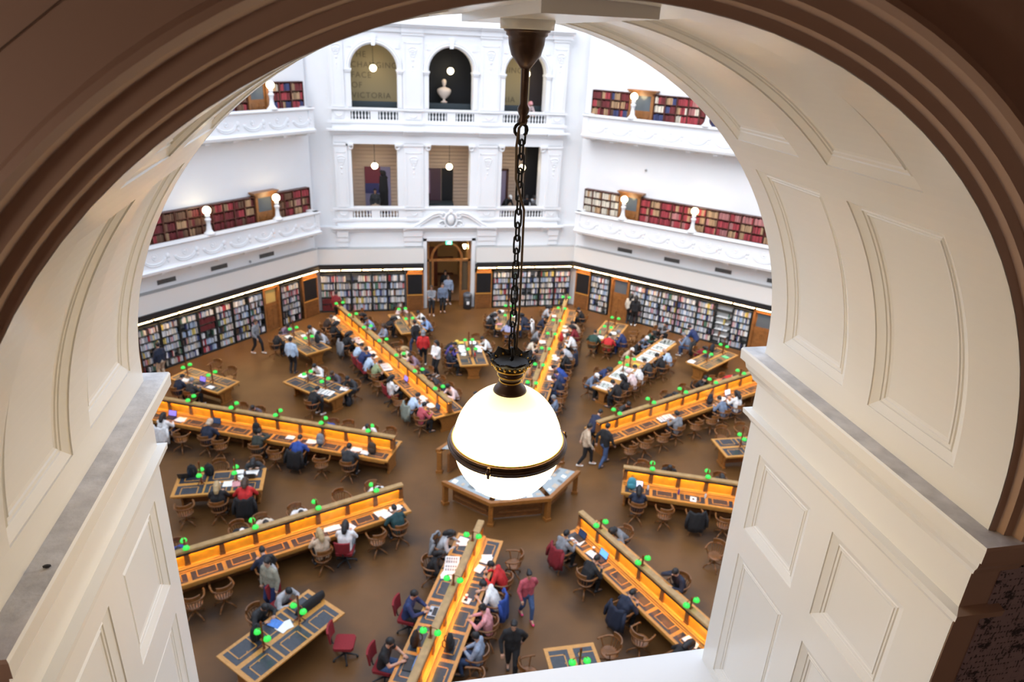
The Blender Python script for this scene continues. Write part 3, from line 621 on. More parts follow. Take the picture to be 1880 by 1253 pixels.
lp('hanging_rod', [(.010,14.036),(.013,14.045),(.009,14.055),(.014,14.066),(.015,14.074),(.0095,14.085),(.0105,14.170),(.0115,14.174)], BRONZE, 20)
lp('ceiling_cup', [(.012,14.166),(.020,14.176),(.036,14.196),(.043,14.220),(.0445,14.236),(.050,14.240),(.050,14.246),(.055,14.248),(.057,14.254),(.057,14.258)], BRONZE)
m = MB(); m.tube([(.014,-.004,.935),(-.012,-.012,.905),(-.016,-.012,.86),(-.013,-.01,.78),(.012,-.012,.70),(.014,-.008,.55),(.015,-.006,.42),(.012,-.004,.30)], .0032, 8); m.build('flex', CORD, t, True)
# ------------------------------------------------------------------ bookcases, cabinets, doors, books
CAMP = Vector((-4.4, -19.99, 14.23))
def in_view(p):
    d = p - CAMP; q = CAMP + d*((YI-CAMP.y)/d.y); x = q.x-AXC; z = q.z
    return abs(x) < 1.19 and z > 11.36 and (z < AZC or x*x+(z-AZC)**2 < 1.18**2)
def bookcase(a, s0, s1, z0, z1, d0, d1, shelves, label, mt, backm, cat='bookcase', group=None):
    M = face(a); c = (s0+s1)/2; w = (s1-s0)/2
    t = empty('bookcase', M @ Vector((c, d0, z0)), a-PI/2); tag(t, label, cat, group); D = d1-d0; H = z1-z0
    m = MB(); m.box(-w,0,0,-w+.025,D,H); m.box(w-.025,0,0,w,D,H); m.box(-w,0,H-.03,w,D,H); m.box(-w,0,0,w,D,.08); m.mat(1).box(-w,D-.02,0,w,D,H); m.build('frame', [mt, backm], t)
    for z in shelves: MB().box(-w+.025, .0, z-z0-.025, w-.025, D-.02, z-z0).build('shelf', mt, t)
    return t
NCOL = {'white':(.66,.66,.66),'cream':(.60,.54,.44),'pale blue':(.36,.45,.58),'grey':(.34,.35,.38),'pink':(.55,.30,.32),'red':(.36,.04,.05),'navy':(.05,.06,.16),'brown':(.16,.08,.045),'yellow':(.60,.46,.12),'black':(.02,.02,.025),'green':(.08,.18,.12),'orange':(.50,.20,.06),
  'tan':(.42,.26,.14),'dark red':(.15,.02,.022),'crimson':(.33,.04,.05),'rose':(.42,.17,.16)}
BM = {k: mat('book_'+k.replace(' ','_'), v, .6) for k, v in NCOL.items()}
PALS = dict(low=['white']*7+['cream']*4+['pale blue']*4+['grey']*3+['pink']*2+['red']*1+['navy']*2+['brown']+['yellow']+['black']+['green'],
  old=['dark red']*5+['brown']*8+['crimson']+['tan']*2, warm=['crimson']*6+['rose']*4+['tan']*5+['red']*3+['cream'], mixed=['tan']*5+['crimson']*4+['brown']*4+['navy']*3+['dark red']*3, pale=['cream']*6+['tan'], up=['crimson']*4+['dark red']*4+['tan']*3+['navy']*3+['cream']*2, box=['dark red'])
CAND = []
def fill(a, s0, s1, d, z, hmax, pal, bay, row, wmin, wmax, hmin, dens=1.0):
    s = s0+.03; n = 0; P = PALS[pal]; M = face(a); col = random.choice(P); run = 0
    while s < s1-.05:
        if run <= 0: col = random.choice(P); run = random.choice((1,1,2,3)) if pal == 'low' else random.choice((4,6,9,12))
        run -= 1
        if random.random() > dens: s += random.uniform(.08, .3); continue
        w = random.uniform(wmin, wmax); h = random.uniform(hmin, hmax); dp = random.uniform(.15, .20)
        if s+w > s1-.03: break
        n += 1; p = M @ Vector((s+w/2, d, z)); lean = random.uniform(-.10, .10) if random.random() < .12 else 0
        vis = in_view(p + Vector((0,0,h/2)))
        CAND.append((w*h/(p-CAMP).length_squared if vis else 0, a, s+w/2, d+random.uniform(0,.03), z, w-.002, dp, h, col, n, row, bay, lean)); s += w+.003
LOWB = {LEFT: [(-3.03,-2.05),(-2.0,-1.12),(-1.09,-.2),(-.17,.71),(.74,1.6),(1.66,2.54),(2.56,3.4),(4.5,5.68)], RIGHT: [(-5.8,-4.65),(-3.4,-2.46),(-2.45,-1.54),(-1.53,-.6),(-.59,.49),(.5,1.43),(1.44,2.37),(2.38,3.3)],
  FAR: [(-7.0,-6.2),(-6.2,-5.4),(-5.36,-4.3),(-4.26,-3.46),(-3.43,-2.5),(2.45,3.4),(3.4,4.4),(4.4,5.14),(5.18,6.02),(6.04,6.96)]}
WN = {LEFT:'left wall', RIGHT:'right wall', FAR:'far wall'}
for a, L in LOWB.items():
    for i, (s0, s1) in enumerate(L):
        five = a == FAR and s1 < 0; rows = [.10,.43+.0,.85,1.27,1.70] if five else [.10,.46,.81,1.16,1.50,1.83]; rows = rows if not five else [.10,.50,.91,1.32,1.74]
        nm = f"{ORD[i]} bookcase from left, {WN[a]}"
        bookcase(a, s0, s1, 0, 2.22, 17.0, 17.36, rows, f"{ORD[i]} black bookcase of bright books from left along the {WN[a]}", SHELFB, SHELFBACK if (a, i) != (RIGHT, 6) else PAPER, group=None)
        for r, z in enumerate(reversed(rows)):
            hm = .36 if five else .29; pal = 'low'; dens = .985; wmn, wmx = .022, .055
            if a == LEFT and i == 3 and r in (1,2): pal = 'box'; wmn, wmx = .07, .09
            if a == FAR and i == 0 and r >= 3: pal = 'box'; wmn, wmx = .06, .09
            if a == RIGHT and i == 6: dens = .35
            fill(a, s0, s1, 17.02, z, hm, pal, nm, r, wmn, wmx, hm*.72, dens)
def galrow(a, bounds, zt, zb, pal, lbl, group):
    for i, (s0, s1, pl) in enumerate(bounds):
        rows = [zt-.40-.405*k for k in range(4 if zt < 9 else 3)]
        bookcase(a, s0, s1, zb, zt, 17.06, 17.35, rows, f"{ORD[i]} gallery bookcase from left, {lbl}", MAHOG, MAHOG)
        for r, z in enumerate(rows): fill(a, s0, s1, 17.08, z, .33, pl, f"{ORD[i]} gallery bookcase, {lbl}", r, .026, .046, .27)
def spans(bs, pl): return [(x, y, pl if isinstance(pl, str) else pl[i % len(pl)]) for i, (x, y) in enumerate(zip(bs, bs[1:]))]
galrow(LEFT, spans([-2.8,-2.2,-1.66,-1.1,-.54,.03,.68,1.24,1.84,2.39,2.97,3.52],'old')+spans([4.74,5.26,5.8,6.32,6.86],['old','old','warm']), 6.87, 4.72, 'old', 'lower left balcony', None)
galrow(RIGHT, spans([-6.72,-6.21,-5.65,-5.12,-4.6],'pale')+spans([-3.38,-2.83,-2.24,-1.62,-1.03,-.47,.19,.8,1.38,1.95,2.54,3.12],'warm'), 6.90, 4.72, 'warm', 'lower right balcony', None)
galrow(LEFT, spans([2.5,3.1,3.7],'mixed')+spans([4.84,5.5,6.18,6.9],'up'), 11.93, 9.78, 'up', 'upper left balcony', None)
galrow(RIGHT, spans([-6.74,-6.2,-5.66,-5.12,-4.62],'mixed')+spans([-3.28,-2.7,-2.1,-1.5,-.9,-.3,.3],['up','up','warm','warm']), 12.02, 9.78, 'up', 'upper right balcony', None)
step = lambda a, b, n: [a+(b-a)*i/n for i in range(n+1)]
galrow(LEFT, spans(step(-6.8,-2.82,4),'old'), 6.87, 4.72, 'old', 'lower left balcony beyond the pier', None); galrow(RIGHT, spans(step(3.14,6.8,4),'warm'), 6.90, 4.72, 'warm', 'lower right balcony beyond the pier', None)
galrow(LEFT, spans(step(-6.8,2.48,8),'mixed'), 11.93, 9.78, 'up', 'upper left balcony beyond the pier', None); galrow(RIGHT, spans(step(.32,6.8,6),'warm'), 12.02, 9.78, 'up', 'upper right balcony beyond the pier', None)
for a, s0, s1, nm in ((LEFT,-5.7,-4.35,'left wall'),(RIGHT,4.62,5.75,'right wall')):
    bookcase(a, s0, s1, 0, 2.22, 17.0, 17.36, [.10,.46,.81,1.16,1.50,1.83], f"black bookcase of bright books beyond the pier, {nm}", SHELFB, SHELFBACK)
    for r, z in enumerate((1.83,1.50,1.16,.81,.46,.10)): fill(a, s0, s1, 17.02, z, .29, 'low', f"bookcase beyond the pier, {nm}", r, .022, .055, .21, .985)
CAND.sort(key=lambda c: -c[0])
m = MB(); m.box(-.5,.03,0,.5,1,.03); m.box(-.5,0,0,-.42,1,1); m.box(.42,0,0,.5,1,1); m.box(-.5,0,0,.5,.08,1); m.mat(1).box(-.42,.08,.03,.42,.97,.95)
book0 = None
for c in CAND[:300]:
    _, a, s, d, z, w, dp, h, col, n, row, bay, lean = c
    if book0 is None: book0 = m.build('book', [BM['white'], PAGES]); o = book0
    else: o = book0.copy(); COL.objects.link(o)
    o.location = face(a) @ Vector((s, d, z+.001)); o.rotation_euler = (0, lean, a-PI/2); o.scale = (w, dp, h); slot(o, 0, BM[col])
    tag(o, f"{col} book, number {n} from left on {ORD[row]} shelf, {bay}", 'book', 'single books on the wall shelves')
cols = [(k, i) for k in NCOL for i in (0, 1, 2)]
BMV = [BM[k] if i == 1 else mat('book_%s_%d' % (k.replace(' ','_'), i), tuple(min(1, c*(.68 if i == 0 else 1.3)) for c in NCOL[k]), .6) for k, i in cols]
for nm, lab, test in (('shelved_library_books', 'mass of bright spined books on the ground floor bookcases', lambda z: z < 3), ('shelved_gallery_volumes', 'mass of leather volumes on the balcony bookcases', lambda z: z > 3)):
    m = MB()
    for c in CAND[300:]:
        _, a, s, d, z, w, dp, h, col, n, row, bay, lean = c
        if not test(z): continue
        m.cur = cols.index((col, random.randrange(3))); M = face(a); dx = lean*h
        vs = [M @ Vector(v) for v in ((s-w/2,d,z),(s+w/2,d,z),(s+w/2,d+dp,z),(s-w/2,d+dp,z),(s-w/2+dx,d,z+h),(s+w/2+dx,d,z+h),(s+w/2+dx,d+dp,z+h),(s-w/2+dx,d+dp,z+h))]
        m.add(vs, [(4,5,6,7),(0,1,5,4),(1,2,6,5),(3,0,4,7)])
    o = m.build(nm, BMV, recalc=False); o['kind'] = 'stuff'; tag(o, lab, 'books')
# flat white stacks on the nearly empty right-hand case
for r, z in enumerate((.46,.81,1.16,1.50)):
    m = MB()
    for k in range(4): m.box(-.36+.02*k, 0, .012*k, .30+.01*k, .22, .012*k+.011)
    o = m.build('magazine_stack', PAPER); o.location = face(RIGHT) @ Vector((1.9, 17.05, z)); o.rotation_euler = (0,0,RIGHT-PI/2); tag(o, f"flat white magazines on {ORD[3-r+1]} shelf of the nearly empty right bookcase", 'magazines')
def cabinet(a, s0, s1, label):
    t = empty('cabinet', face(a) @ Vector(((s0+s1)/2, 16.98, 0)), a-PI/2); tag(t, label, 'cabinet'); w = (s1-s0)/2
    m = MB(); m.box(-w,0,0,-w+.07,.36,2.3); m.box(w-.07,0,0,w,.36,2.3); m.box(-w,.04,0,w,.36,.9); m.box(-w,0,2.1,w,.36,2.3); m.box(-w,.3,.9,w,.36,2.2); m.build('carcass', DOORW, t)
    m = MB(); m.box(-w+.07,.0,.06,w-.07,.04,.88); m.mat(0).box(-w+.16,-.012,.16,w-.16,.0,.78); d = m.build('door', OAKD, t); MB().cbox((w-.13,-.02,.5),(.03,.03,.06)).build('knob', BRONZE, d)
    m = MB(); m.box(-w+.07,.05,.95,w-.07,.09,2.1)
    for i in range(14): m.box(-w+.07,.02,.97+i*.08,w-.07,.05,1.01+i*.08)
    m.build('grille', BLACK, t); MB().box(-w,-.03,.88,w,.1,.93).build('ledge', OAKL, t); MB().box(-w,-.03,2.12,w,.06,2.16).build('rail', OAKL, t)
cabinet(LEFT, 5.88, 6.88, 'dark grilled wooden cabinet at the far end of the left wall'); cabinet(RIGHT, -6.78, -5.84, 'dark grilled wooden cabinet at the far end of the right wall')
cabinet(FAR, -2.42, -1.48, 'dark grilled wooden cabinet left of the entrance'); cabinet(FAR, 1.42, 2.38, 'dark grilled wooden cabinet right of the entrance')
cabinet(LEFT, -6.86, -5.78, 'dark grilled wooden cabinet beyond the pier, left wall'); cabinet(RIGHT, 5.84, 6.86, 'dark grilled wooden cabinet beyond the pier, right wall')
ND = [2]
def wdoor(a, s0, s1, z0, h, pane, crown=False, d=17.02):
    ND[0] += 1; M = face(a); c = (s0+s1)/2; w = (s1-s0)/2
    m = MB(); m.box(-w,0,0,-w+.12,.34,h); m.box(w-.12,0,0,w,.34,h); m.box(-w,0,h-.14,w,.34,h); m.box(-w+.12,.10,0,w-.12,.16,h*.62); m.box(-w+.12,.10,h*.62,-w+.2,.16,h-.1); m.box(w-.2,.10,h*.62,w-.12,.16,h-.1)
    for x0, x1 in ((-w+.2,-.04),(.04,w-.2)): m.box(x0,.085,.15,x1,.10,h*.55)
    if crown: m.box(-w-.08,-.06,h,w+.08,.34,h+.07); m.box(-w-.14,-.1,h+.07,w+.14,.34,h+.13)
    o = struct(m.build('door_%d' % ND[0], DOORW)); o.location = M @ Vector((c, d, z0)); o.rotation_euler = (0,0,a-PI/2)
    MB().box(-w+.2,.11,h*.62,w-.2,.14,h-.14).build('door_glass', pane, o); MB().sphere((w-.25,.06,h*.48), .025, 8, 6).build('door_knob', BRASS, o)
yel = mat('lit_pane', (.50,.36,.12), .4)
wdoor(LEFT, 3.42, 4.42, 0, 2.35, yel); wdoor(RIGHT, -4.55, -3.42, 0, 2.35, GREYGLASS); wdoor(RIGHT, 3.36, 4.5, 0, 2.35, GREYGLASS); wdoor(LEFT, -4.2, -3.06, 0, 2.35, GREYGLASS)
wdoor(LEFT, 3.55, 4.7, 4.73, 2.2, GREYGLASS, True); wdoor(RIGHT, -4.58, -3.40, 4.73, 2.25, GREYGLASS, True); wdoor(LEFT, 3.72, 4.82, 9.8, 2.25, GREYGLASS, True); wdoor(RIGHT, -4.6, -3.3, 9.8, 2.26, GREYGLASS, True)
for a, s0, s1, nm in ((LEFT,-6.9,6.95,'left wall'),(RIGHT,-6.95,6.9,'right wall'),(FAR,-7.0,-1.5,'far wall left of entrance'),(FAR,1.5,7.0,'far wall right of entrance')):
    n = round((s1-s0)/1.16)
    for i in range(n):
        x0 = s0+(s1-s0)*i/n; x1 = s0+(s1-s0)*(i+1)/n; c = (x0+x1)/2; w = (x1-x0)/2-.055
        t = empty('strip_light', face(a) @ Vector((c, 16.94, 2.44)), a-PI/2); tag(t, f"{ORD[i]} lit strip light from left under the {nm} canopy", 'light', 'strip lights under the shelf canopies')
        MB().box(-w,-.025,-.02,w,.025,.012).build('tube', STRIP, t); MB().box(-w,-.02,.012,w,.05,.11).build('bracket', BLACK, t)
# ------------------------------------------------------------------ furniture positions (metres; hall centre = origin)
PEOPLE = [
(-11.937, 3.912, 0.0, -0.393, 'type', 'long', 'black', 'white', 'navy', 'skin2', 0.964, 'person in white hoodie, near side of upper left long desk'),
(-10.339, 3.178, 0.0, -0.393, 'write', 'hood', 'beige', 'darknavy', 'black', 'skin4', 0.972, 'person in navy coat and beige hood, near side of upper left long desk'),
(-8.517, 2.34, 0.0, -0.393, 'lean', 'short', 'black', 'olive', 'black', 'skin2', 0.947, 'person in dark olive jacket, slouching, near side of upper left long desk'),
(-7.123, 1.7, 0.0, -0.393, 'write', 'short', 'black', 'royal', 'black', 'skin1', 0.972, 'person in royal blue jumper, near side of upper left long desk'),
(-5.355, 0.888, 0.0, -0.393, 'type', 'short', 'black', 'charcoal', 'black', 'skin3', 1.004, 'person in charcoal jacket, near side of upper left long desk'),
(-8.761, 4.74, 0.0, 2.749, 'write', 'short', 'black', 'plaid', 'black', 'skin1', 0.958, 'person in dark checked shirt, far side of upper left long desk'),
(-4.551, 2.806, 0.0, 2.749, 'write', 'short', 'black', 'white', 'black', 'skin1', 0.969, 'person in plain white shirt, far side of upper left long desk'),
(-5.979, 3.462, 0.0, 2.749, 'low', 'short', 'brown', 'royal', 'black', 'skin2', 1.006, 'person in blue jumper, bent low, far side of upper left long desk'),
(-7.43, -4.107, 0.0, 0.393, 'write', 'short', 'black', 'darknavy', 'black', 'skin3', 0.957, 'person in dark navy hoodie, near side of lower left long desk'),
(-5.999, -3.557, 0.0, 0.393, 'type', 'long', 'blonde', 'beige', 'black', 'skin1', 1.006, 'person in beige cardigan and blonde hair, near side of lower left long desk'),
(-5.383, -3.32, 0.0, -0.207, 'side', 'long', 'black', 'white', 'grey', 'skin3', 1.004, 'person in white top and grey trousers, near side of lower left long desk'),
(-3.809, -2.716, 0.0, 0.393, 'write', 'short', 'black', 'teal', 'black', 'skin2', 0.953, 'person in dark teal jumper, near side of lower left long desk'),
(-6.857, -1.659, 0.0, -2.749, 'low', 'short', 'black', 'white', 'black', 'skin3', 0.99, 'person in white shirt, bent low, far side of lower left long desk'),
(-7.817, -2.028, 0.0, -2.749, 'low', 'short', 'black', 'cream', 'black', 'skin4', 1.017, 'person in cream shirt, far side of lower left long desk'),
(-8.433, -2.264, 0.0, -2.749, 'low', 'cap', 'white', 'black', 'black', 'skin3', 0.947, 'person in black top and white cap, far side of lower left long desk'),
(-4.541, -0.769, 0.0, -2.749, 'low', 'short', 'black', 'white', 'black', 'skin1', 0.967, 'person in loose white top, far side of lower left long desk'),
(-10.002, -2.867, 0.0, -2.749, 'low', 'short', 'black', 'royal', 'black', 'skin2', 0.98, 'person in bright blue top, far side of lower left long desk'),
(-2.651, -3.726, 0.0, -1.963, 'write', 'long', 'black', 'lightgrey', 'black', 'skin2', 0.96, 'person in pale grey top, long hair, left side of bottom centre long desk'),
(-3.013, -4.531, 0.0, -1.963, 'write', 'long', 'black', 'black', 'black', 'skin3', 0.947, 'person in black jacket with turquoise hood, left side of bottom centre long desk'),
(-3.744, -6.154, 0.0, -1.963, 'type', 'short', 'black', 'navyblue', 'black', 'skin1', 1.007, 'person in navy top with blue sleeves, left side of bottom centre long desk'),
(-4.397, -7.607, 0.0, -1.963, 'type', 'short', 'black', 'black', 'jeans', 'skin1', 1.013, 'person in black t-shirt, left side of bottom centre long desk'),
(-1.15, -5.457, 0.0, 1.178, 'write', 'short', 'black', 'red', 'black', 'skin1', 0.996, 'person in black and red jacket, right side of bottom centre long desk'),
(-1.473, -6.174, 0.0, 1.178, 'write', 'short', 'black', 'white', 'jeans', 'skin3', 1.008, 'person in white t-shirt, right side of bottom centre long desk'),
(-1.816, -6.937, 0.0, 1.178, 'type', 'bun', 'black', 'pink', 'black', 'skin1', 0.956, 'person in pink jacket, right side of bottom centre long desk'),
(-2.205, -7.802, 0.0, 1.178, 'phone', 'short', 'black', 'stripe', 'jeans', 'skin2', 0.988, 'person in blue and white striped hoodie, right side of bottom centre long desk'),
(0.747, -4.491, 0.0, -1.178, 'type', 'short', 'black', 'grey', 'black', 'skin2', 0.976, 'person in grey hoodie, left side of lower right long desk'),
(1.174, -5.585, 0.0, -1.178, 'write', 'short', 'black', 'black', 'black', 'skin2', 0.964, 'person in black jacket, left side of lower right long desk'),
(1.715, -6.966, 0.0, -1.178, 'write', 'short', 'black', 'darknavy', 'black', 'skin1', 0.946, 'person in navy hoodie, leaning in, left side of lower right long desk'),
(2.424, -8.781, 0.0, -1.178, 'low', 'long', 'black', 'black', 'black', 'skin2', 0.99, 'person in long black hair, left side of lower right long desk'),
(3.67, -6.257, 0.0, 1.963, 'lean', 'short', 'black', 'darknavy', 'black', 'skin3', 0.982, 'person in navy jacket with pale collar, right side of lower right long desk'),
(2.811, -4.059, 0.0, 1.963, 'low', 'hood', 'black', 'grey', 'black', 'skin4', 0.978, 'person in grey top with black backpack, right side of lower right long desk'),
(3.775, -2.689, 0.0, -0.393, 'type', 'long', 'black', 'darknavy', 'black', 'skin3', 0.952, 'person in dark navy top, near side of middle right long desk'),
(5.482, -1.145, 0.0, 2.749, 'write', 'short', 'black', 'black', 'black', 'skin4', 0.956, 'person in black jacket, far side of middle right long desk'),
(7.075, -1.805, 0.0, 2.749, 'low', 'long', 'black', 'black', 'black', 'skin2', 1.013, 'person in black hood, bent low, far side of middle right long desk'),
(7.087, 1.734, 0.0, 0.393, 'type', 'short', 'black', 'grey', 'black', 'skin4', 0.991, 'person in grey hoodie, reading, near side of upper right long desk'),
(9.577, 2.766, 0.0, 0.393, 'write', 'short', 'black', 'greyblue', 'black', 'skin3', 0.955, 'person in blue-grey hoodie, near side of upper right long desk'),
(10.303, 3.066, 0.0, 0.393, 'type', 'long', 'black', 'white', 'jeans', 'skin2', 1.0, 'person in white jumper, dark hair, near side of upper right long desk'),
(7.674, 4.228, 0.0, -2.749, 'low', 'hood', 'black', 'black', 'black', 'skin3', 0.991, 'person in black hooded jacket, far side of upper right long desk'),
(5.323, 3.255, 0.0, -2.749, 'write', 'short', 'black', 'charcoal', 'black', 'skin2', 1.012, 'person in charcoal top, far side of upper right long desk'),
(9.483, 4.978, 0.0, -2.749, 'lean', 'short', 'black', 'black', 'black', 'skin1', 1.007, 'person in black jacket, leaning back, far side of upper right long desk'),
(10.427, 5.369, 0.0, -2.749, 'low', 'short', 'brown', 'orange', 'black', 'skin4', 0.958, 'person in orange top, far side of upper right long desk'),
(11.037, 5.621, 0.0, -2.749, 'low', 'short', 'brown', 'red', 'black', 'skin1', 0.989, 'person in red top, far side of upper right long desk'),
(4.784, 14.138, 0.0, -1.963, 'write', 'long', 'black', 'lightgrey', 'black', 'skin2', 0.95, 'person in pale grey jumper, dark hair, left side of far right long desk'),
(4.135, 12.592, 0.0, -1.963, 'write', 'short', 'black', 'darknavy', 'black', 'skin2', 0.963, 'person in navy jacket, left side of far right long desk'),
(3.473, 11.016, 0.0, -1.963, 'write', 'short', 'brown', 'grey', 'black', 'skin1', 0.943, 'person in grey shirt, left side of far right long desk'),
(2.962, 9.801, 0.0, -1.963, 'write', 'long', 'black', 'cream', 'black', 'skin4', 0.947, 'person in cream coat, left side of far right long desk'),
(2.537, 8.789, 0.0, -1.963, 'low', 'short', 'black', 'black', 'black', 'skin3', 0.999, 'person in black top, left side of far right long desk'),
(6.732, 13.404, 0.0, 1.178, 'lean', 'short', 'black', 'black', 'black', 'skin3', 0.941, 'person in black jacket, hand raised, right side of far right long desk'),
(5.943, 11.526, 0.0, 1.178, 'write', 'short', 'black', 'beige', 'black', 'skin3', 0.966, 'person in beige jumper, right side of far right long desk'),
(5.687, 10.918, 0.0, 1.178, 'write', 'long', 'black', 'darkred', 'black', 'skin2', 1.002, 'person in dark red top, right side of far right long desk'),
(5.24, 9.853, 0.0, 1.178, 'write', 'short', 'black', 'white', 'black', 'skin2', 1.009, 'person in white shirt with red sleeve, right side of far right long desk'),
(4.745, 8.675, 0.0, 1.178, 'low', 'short', 'black', 'lightgrey', 'black', 'skin1', 0.994, 'person in pale grey shirt, right side of far right long desk'),
(4.416, 7.891, 0.0, 1.178, 'write', 'short', 'black', 'black', 'black', 'skin1', 0.963, 'person in black and white jacket, right side of far right long desk'),
(3.901, 6.667, 0.0, 1.178, 'low', 'short', 'black', 'royal', 'jeans', 'skin2', 1.012, 'person in blue jumper, bent low, right side of far right long desk'),
(3.646, 6.058, 0.0, 1.178, 'write', 'short', 'black', 'navyblue', 'black', 'skin3', 0.951, 'person in navy blue jumper, right side of far right long desk'),
(3.39, 5.45, 0.0, 1.178, 'write', 'short', 'black', 'darknavy', 'jeans', 'skin2', 0.988, 'person in navy fleece, right side of far right long desk'),
(2.656, 3.701, 0.0, 1.178, 'phone', 'short', 'grey', 'greyblue', 'black', 'skin2', 0.967, 'person in blue-grey shirt and grey hair, right side of far right long desk'),
(-6.666, 13.375, 0.0, -1.178, 'write', 'short', 'brown', 'darkbrown', 'black', 'skin1', 0.969, 'person in dark brown jacket, left side of far left long desk'),
(-6.324, 12.545, 0.0, -1.178, 'write', 'long', 'black', 'black', 'black', 'skin2', 0.954, 'person in black jumper, near wall, left side of far left long desk'),
(-5.693, 11.012, 0.0, -1.178, 'write', 'long', 'black', 'black', 'black', 'skin3', 1.02, 'person in long dark hair, black top, left side of far left long desk'),
(-5.181, 9.769, 0.0, -1.178, 'write', 'short', 'black', 'lightblue', 'black', 'skin1', 0.948, 'person in pale blue shirt, left side of far left long desk'),
(-4.93, 9.159, 0.0, -1.178, 'lean', 'short', 'black', 'navyblue', 'greyblue', 'skin2', 0.974, 'person in navy top, leaning over, left side of far left long desk'),
(-4.678, 8.549, 0.0, -1.178, 'write', 'short', 'black', 'lightblue', 'black', 'skin2', 0.949, 'person in light blue shirt, left side of far left long desk'),
(-4.394, 7.858, 0.0, -1.178, 'write', 'short', 'black', 'sage', 'black', 'skin1', 0.944, 'person in sage green t-shirt, left side of far left long desk'),
(-3.69, 6.148, 0.0, -1.178, 'phone', 'long', 'black', 'white', 'black', 'skin2', 0.988, 'person in white jumper, long hair, left side of far left long desk'),
(-3.021, 4.525, 0.0, -1.178, 'write', 'short', 'black', 'lightblue', 'black', 'skin2', 0.989, 'person in pale blue-grey shirt, left side of far left long desk'),
(-2.666, 3.663, 0.0, -1.178, 'type', 'short', 'black', 'rose', 'black', 'skin1', 0.979, 'person in rose red jumper, left side of far left long desk'),
(-4.338, 13.183, 0.0, 1.963, 'write', 'short', 'black', 'skyblue', 'black', 'skin2', 0.966, 'person in sky blue shirt, right side of far left long desk'),
(-4.589, 13.794, 0.0, 1.963, 'write', 'long', 'black', 'black', 'black', 'skin1', 0.95, 'person in black cardigan, right side of far left long desk'),
(-3.807, 11.896, 0.0, 1.963, 'phone', 'long', 'brown', 'stripe', 'black', 'skin1', 0.963, 'person in striped top, right side of far left long desk'),
(-2.738, 9.299, 0.0, 1.963, 'write', 'long', 'blonde', 'cream', 'black', 'skin2', 0.992, 'person in cream top, fair hair, right side of far left long desk'),
(-2.466, 8.638, 0.0, 1.963, 'write', 'short', 'brown', 'mauve', 'black', 'skin2', 0.978, 'person in mauve jumper, right side of far left long desk'),
(-2.07, 7.677, 0.0, 1.963, 'low', 'short', 'ginger', 'charcoal', 'black', 'skin2', 0.975, 'person in charcoal top, ginger hair, right side of far left long desk'),
(-1.65, 6.658, 0.0, 1.963, 'low', 'short', 'brown', 'charcoal', 'black', 'skin2', 0.943, 'person in grey-black top, right side of far left long desk'),
(-1.385, 6.014, 0.0, 1.963, 'low', 'short', 'black', 'darknavy', 'black', 'skin2', 0.975, 'person in navy jacket, dark hair, right side of far left long desk'),
(-1.129, 5.394, 0.0, 1.963, 'write', 'short', 'black', 'pinkwhite', 'black', 'skin4', 1.011, 'person in pale pink top, right side of far left long desk'),
(-0.542, 3.618, 0.0, 1.963, 'stand', 'short', 'black', 'darknavy', 'black', 'skin2', 0.98, 'person in dark navy suit, right side of far left long desk'),
(-12.186, 7.172, 0.0, -0.628, 'write', 'short', 'black', 'darknavy', 'black', 'skin1', 0.943, 'person in dark navy jacket, table nearest the left arch pier'),
(-11.581, 6.732, 0.0, -0.628, 'type', 'short', 'grey', 'charcoal', 'black', 'skin3', 0.959, 'person in charcoal jacket, pale hair, table nearest the left arch pier'),
(-6.836, 5.379, 0.0, -0.785, 'write', 'short', 'black', 'black', 'black', 'skin2', 1.002, 'person in black jumper, table between the two left far desks'),
(-5.196, 6.652, 0.0, 2.356, 'write', 'short', 'black', 'charcoal', 'black', 'skin2', 1.01, 'person in charcoal jumper, table between the two left far desks'),
(-5.848, 7.304, 0.0, 2.356, 'write', 'short', 'brown', 'plaid', 'black', 'skin2', 0.966, 'person in brown checked shirt, table between the two left far desks'),
(-6.59, 8.047, 0.0, 2.356, 'write', 'short', 'black', 'white', 'black', 'skin3', 0.985, 'person in white shirt by the far end, table between the two left far desks'),
(-8.856, 11.373, 0.0, -0.977, 'write', 'short', 'black', 'black', 'black', 'skin1', 0.972, 'person in black coat, table below the left bookcase door'),
(-8.522, 12.719, 0.0, -2.548, 'write', 'short', 'black', 'mauve', 'black', 'skin4', 0.992, 'person in mauve shirt, table below the left bookcase door'),
(-7.007, 12.315, 0.0, 2.164, 'write', 'short', 'black', 'white', 'black', 'skin4', 1.0, 'person in white shirt, table below the left bookcase door'),
(-6.572, 11.669, 0.0, 2.164, 'write', 'short', 'black', 'lightgrey', 'black', 'skin2', 0.971, 'person in pale grey jumper, table below the left bookcase door'),
(-3.674, 13.247, 0.0, -1.37, 'low', 'long', 'black', 'black', 'black', 'skin2', 0.957, 'person in black top, bent low, table left of the entrance'),
(-2.885, 15.037, 0.0, -2.941, 'low', 'short', 'brown', 'pinkwhite', 'black', 'skin1', 1.012, 'person in pink and white top, table left of the entrance'),
(-1.69, 13.828, 0.0, 1.772, 'write', 'short', 'black', 'white', 'black', 'skin2', 0.967, 'person in white shirt, dark hair, table left of the entrance'),
(-1.495, 12.871, 0.0, 1.772, 'write', 'short', 'black', 'skyblue', 'black', 'skin4', 0.978, 'person in light blue shirt, table left of the entrance'),
(-0.981, 10.127, 0.0, -1.571, 'low', 'cap', 'yellow', 'black', 'black', 'skin4', 0.965, 'person in black top and yellow cap, table behind the lantern crown'),
(-0.981, 9.519, 0.0, -1.571, 'write', 'short', 'black', 'violet', 'black', 'skin2', 0.982, 'person in violet jumper, table behind the lantern crown'),
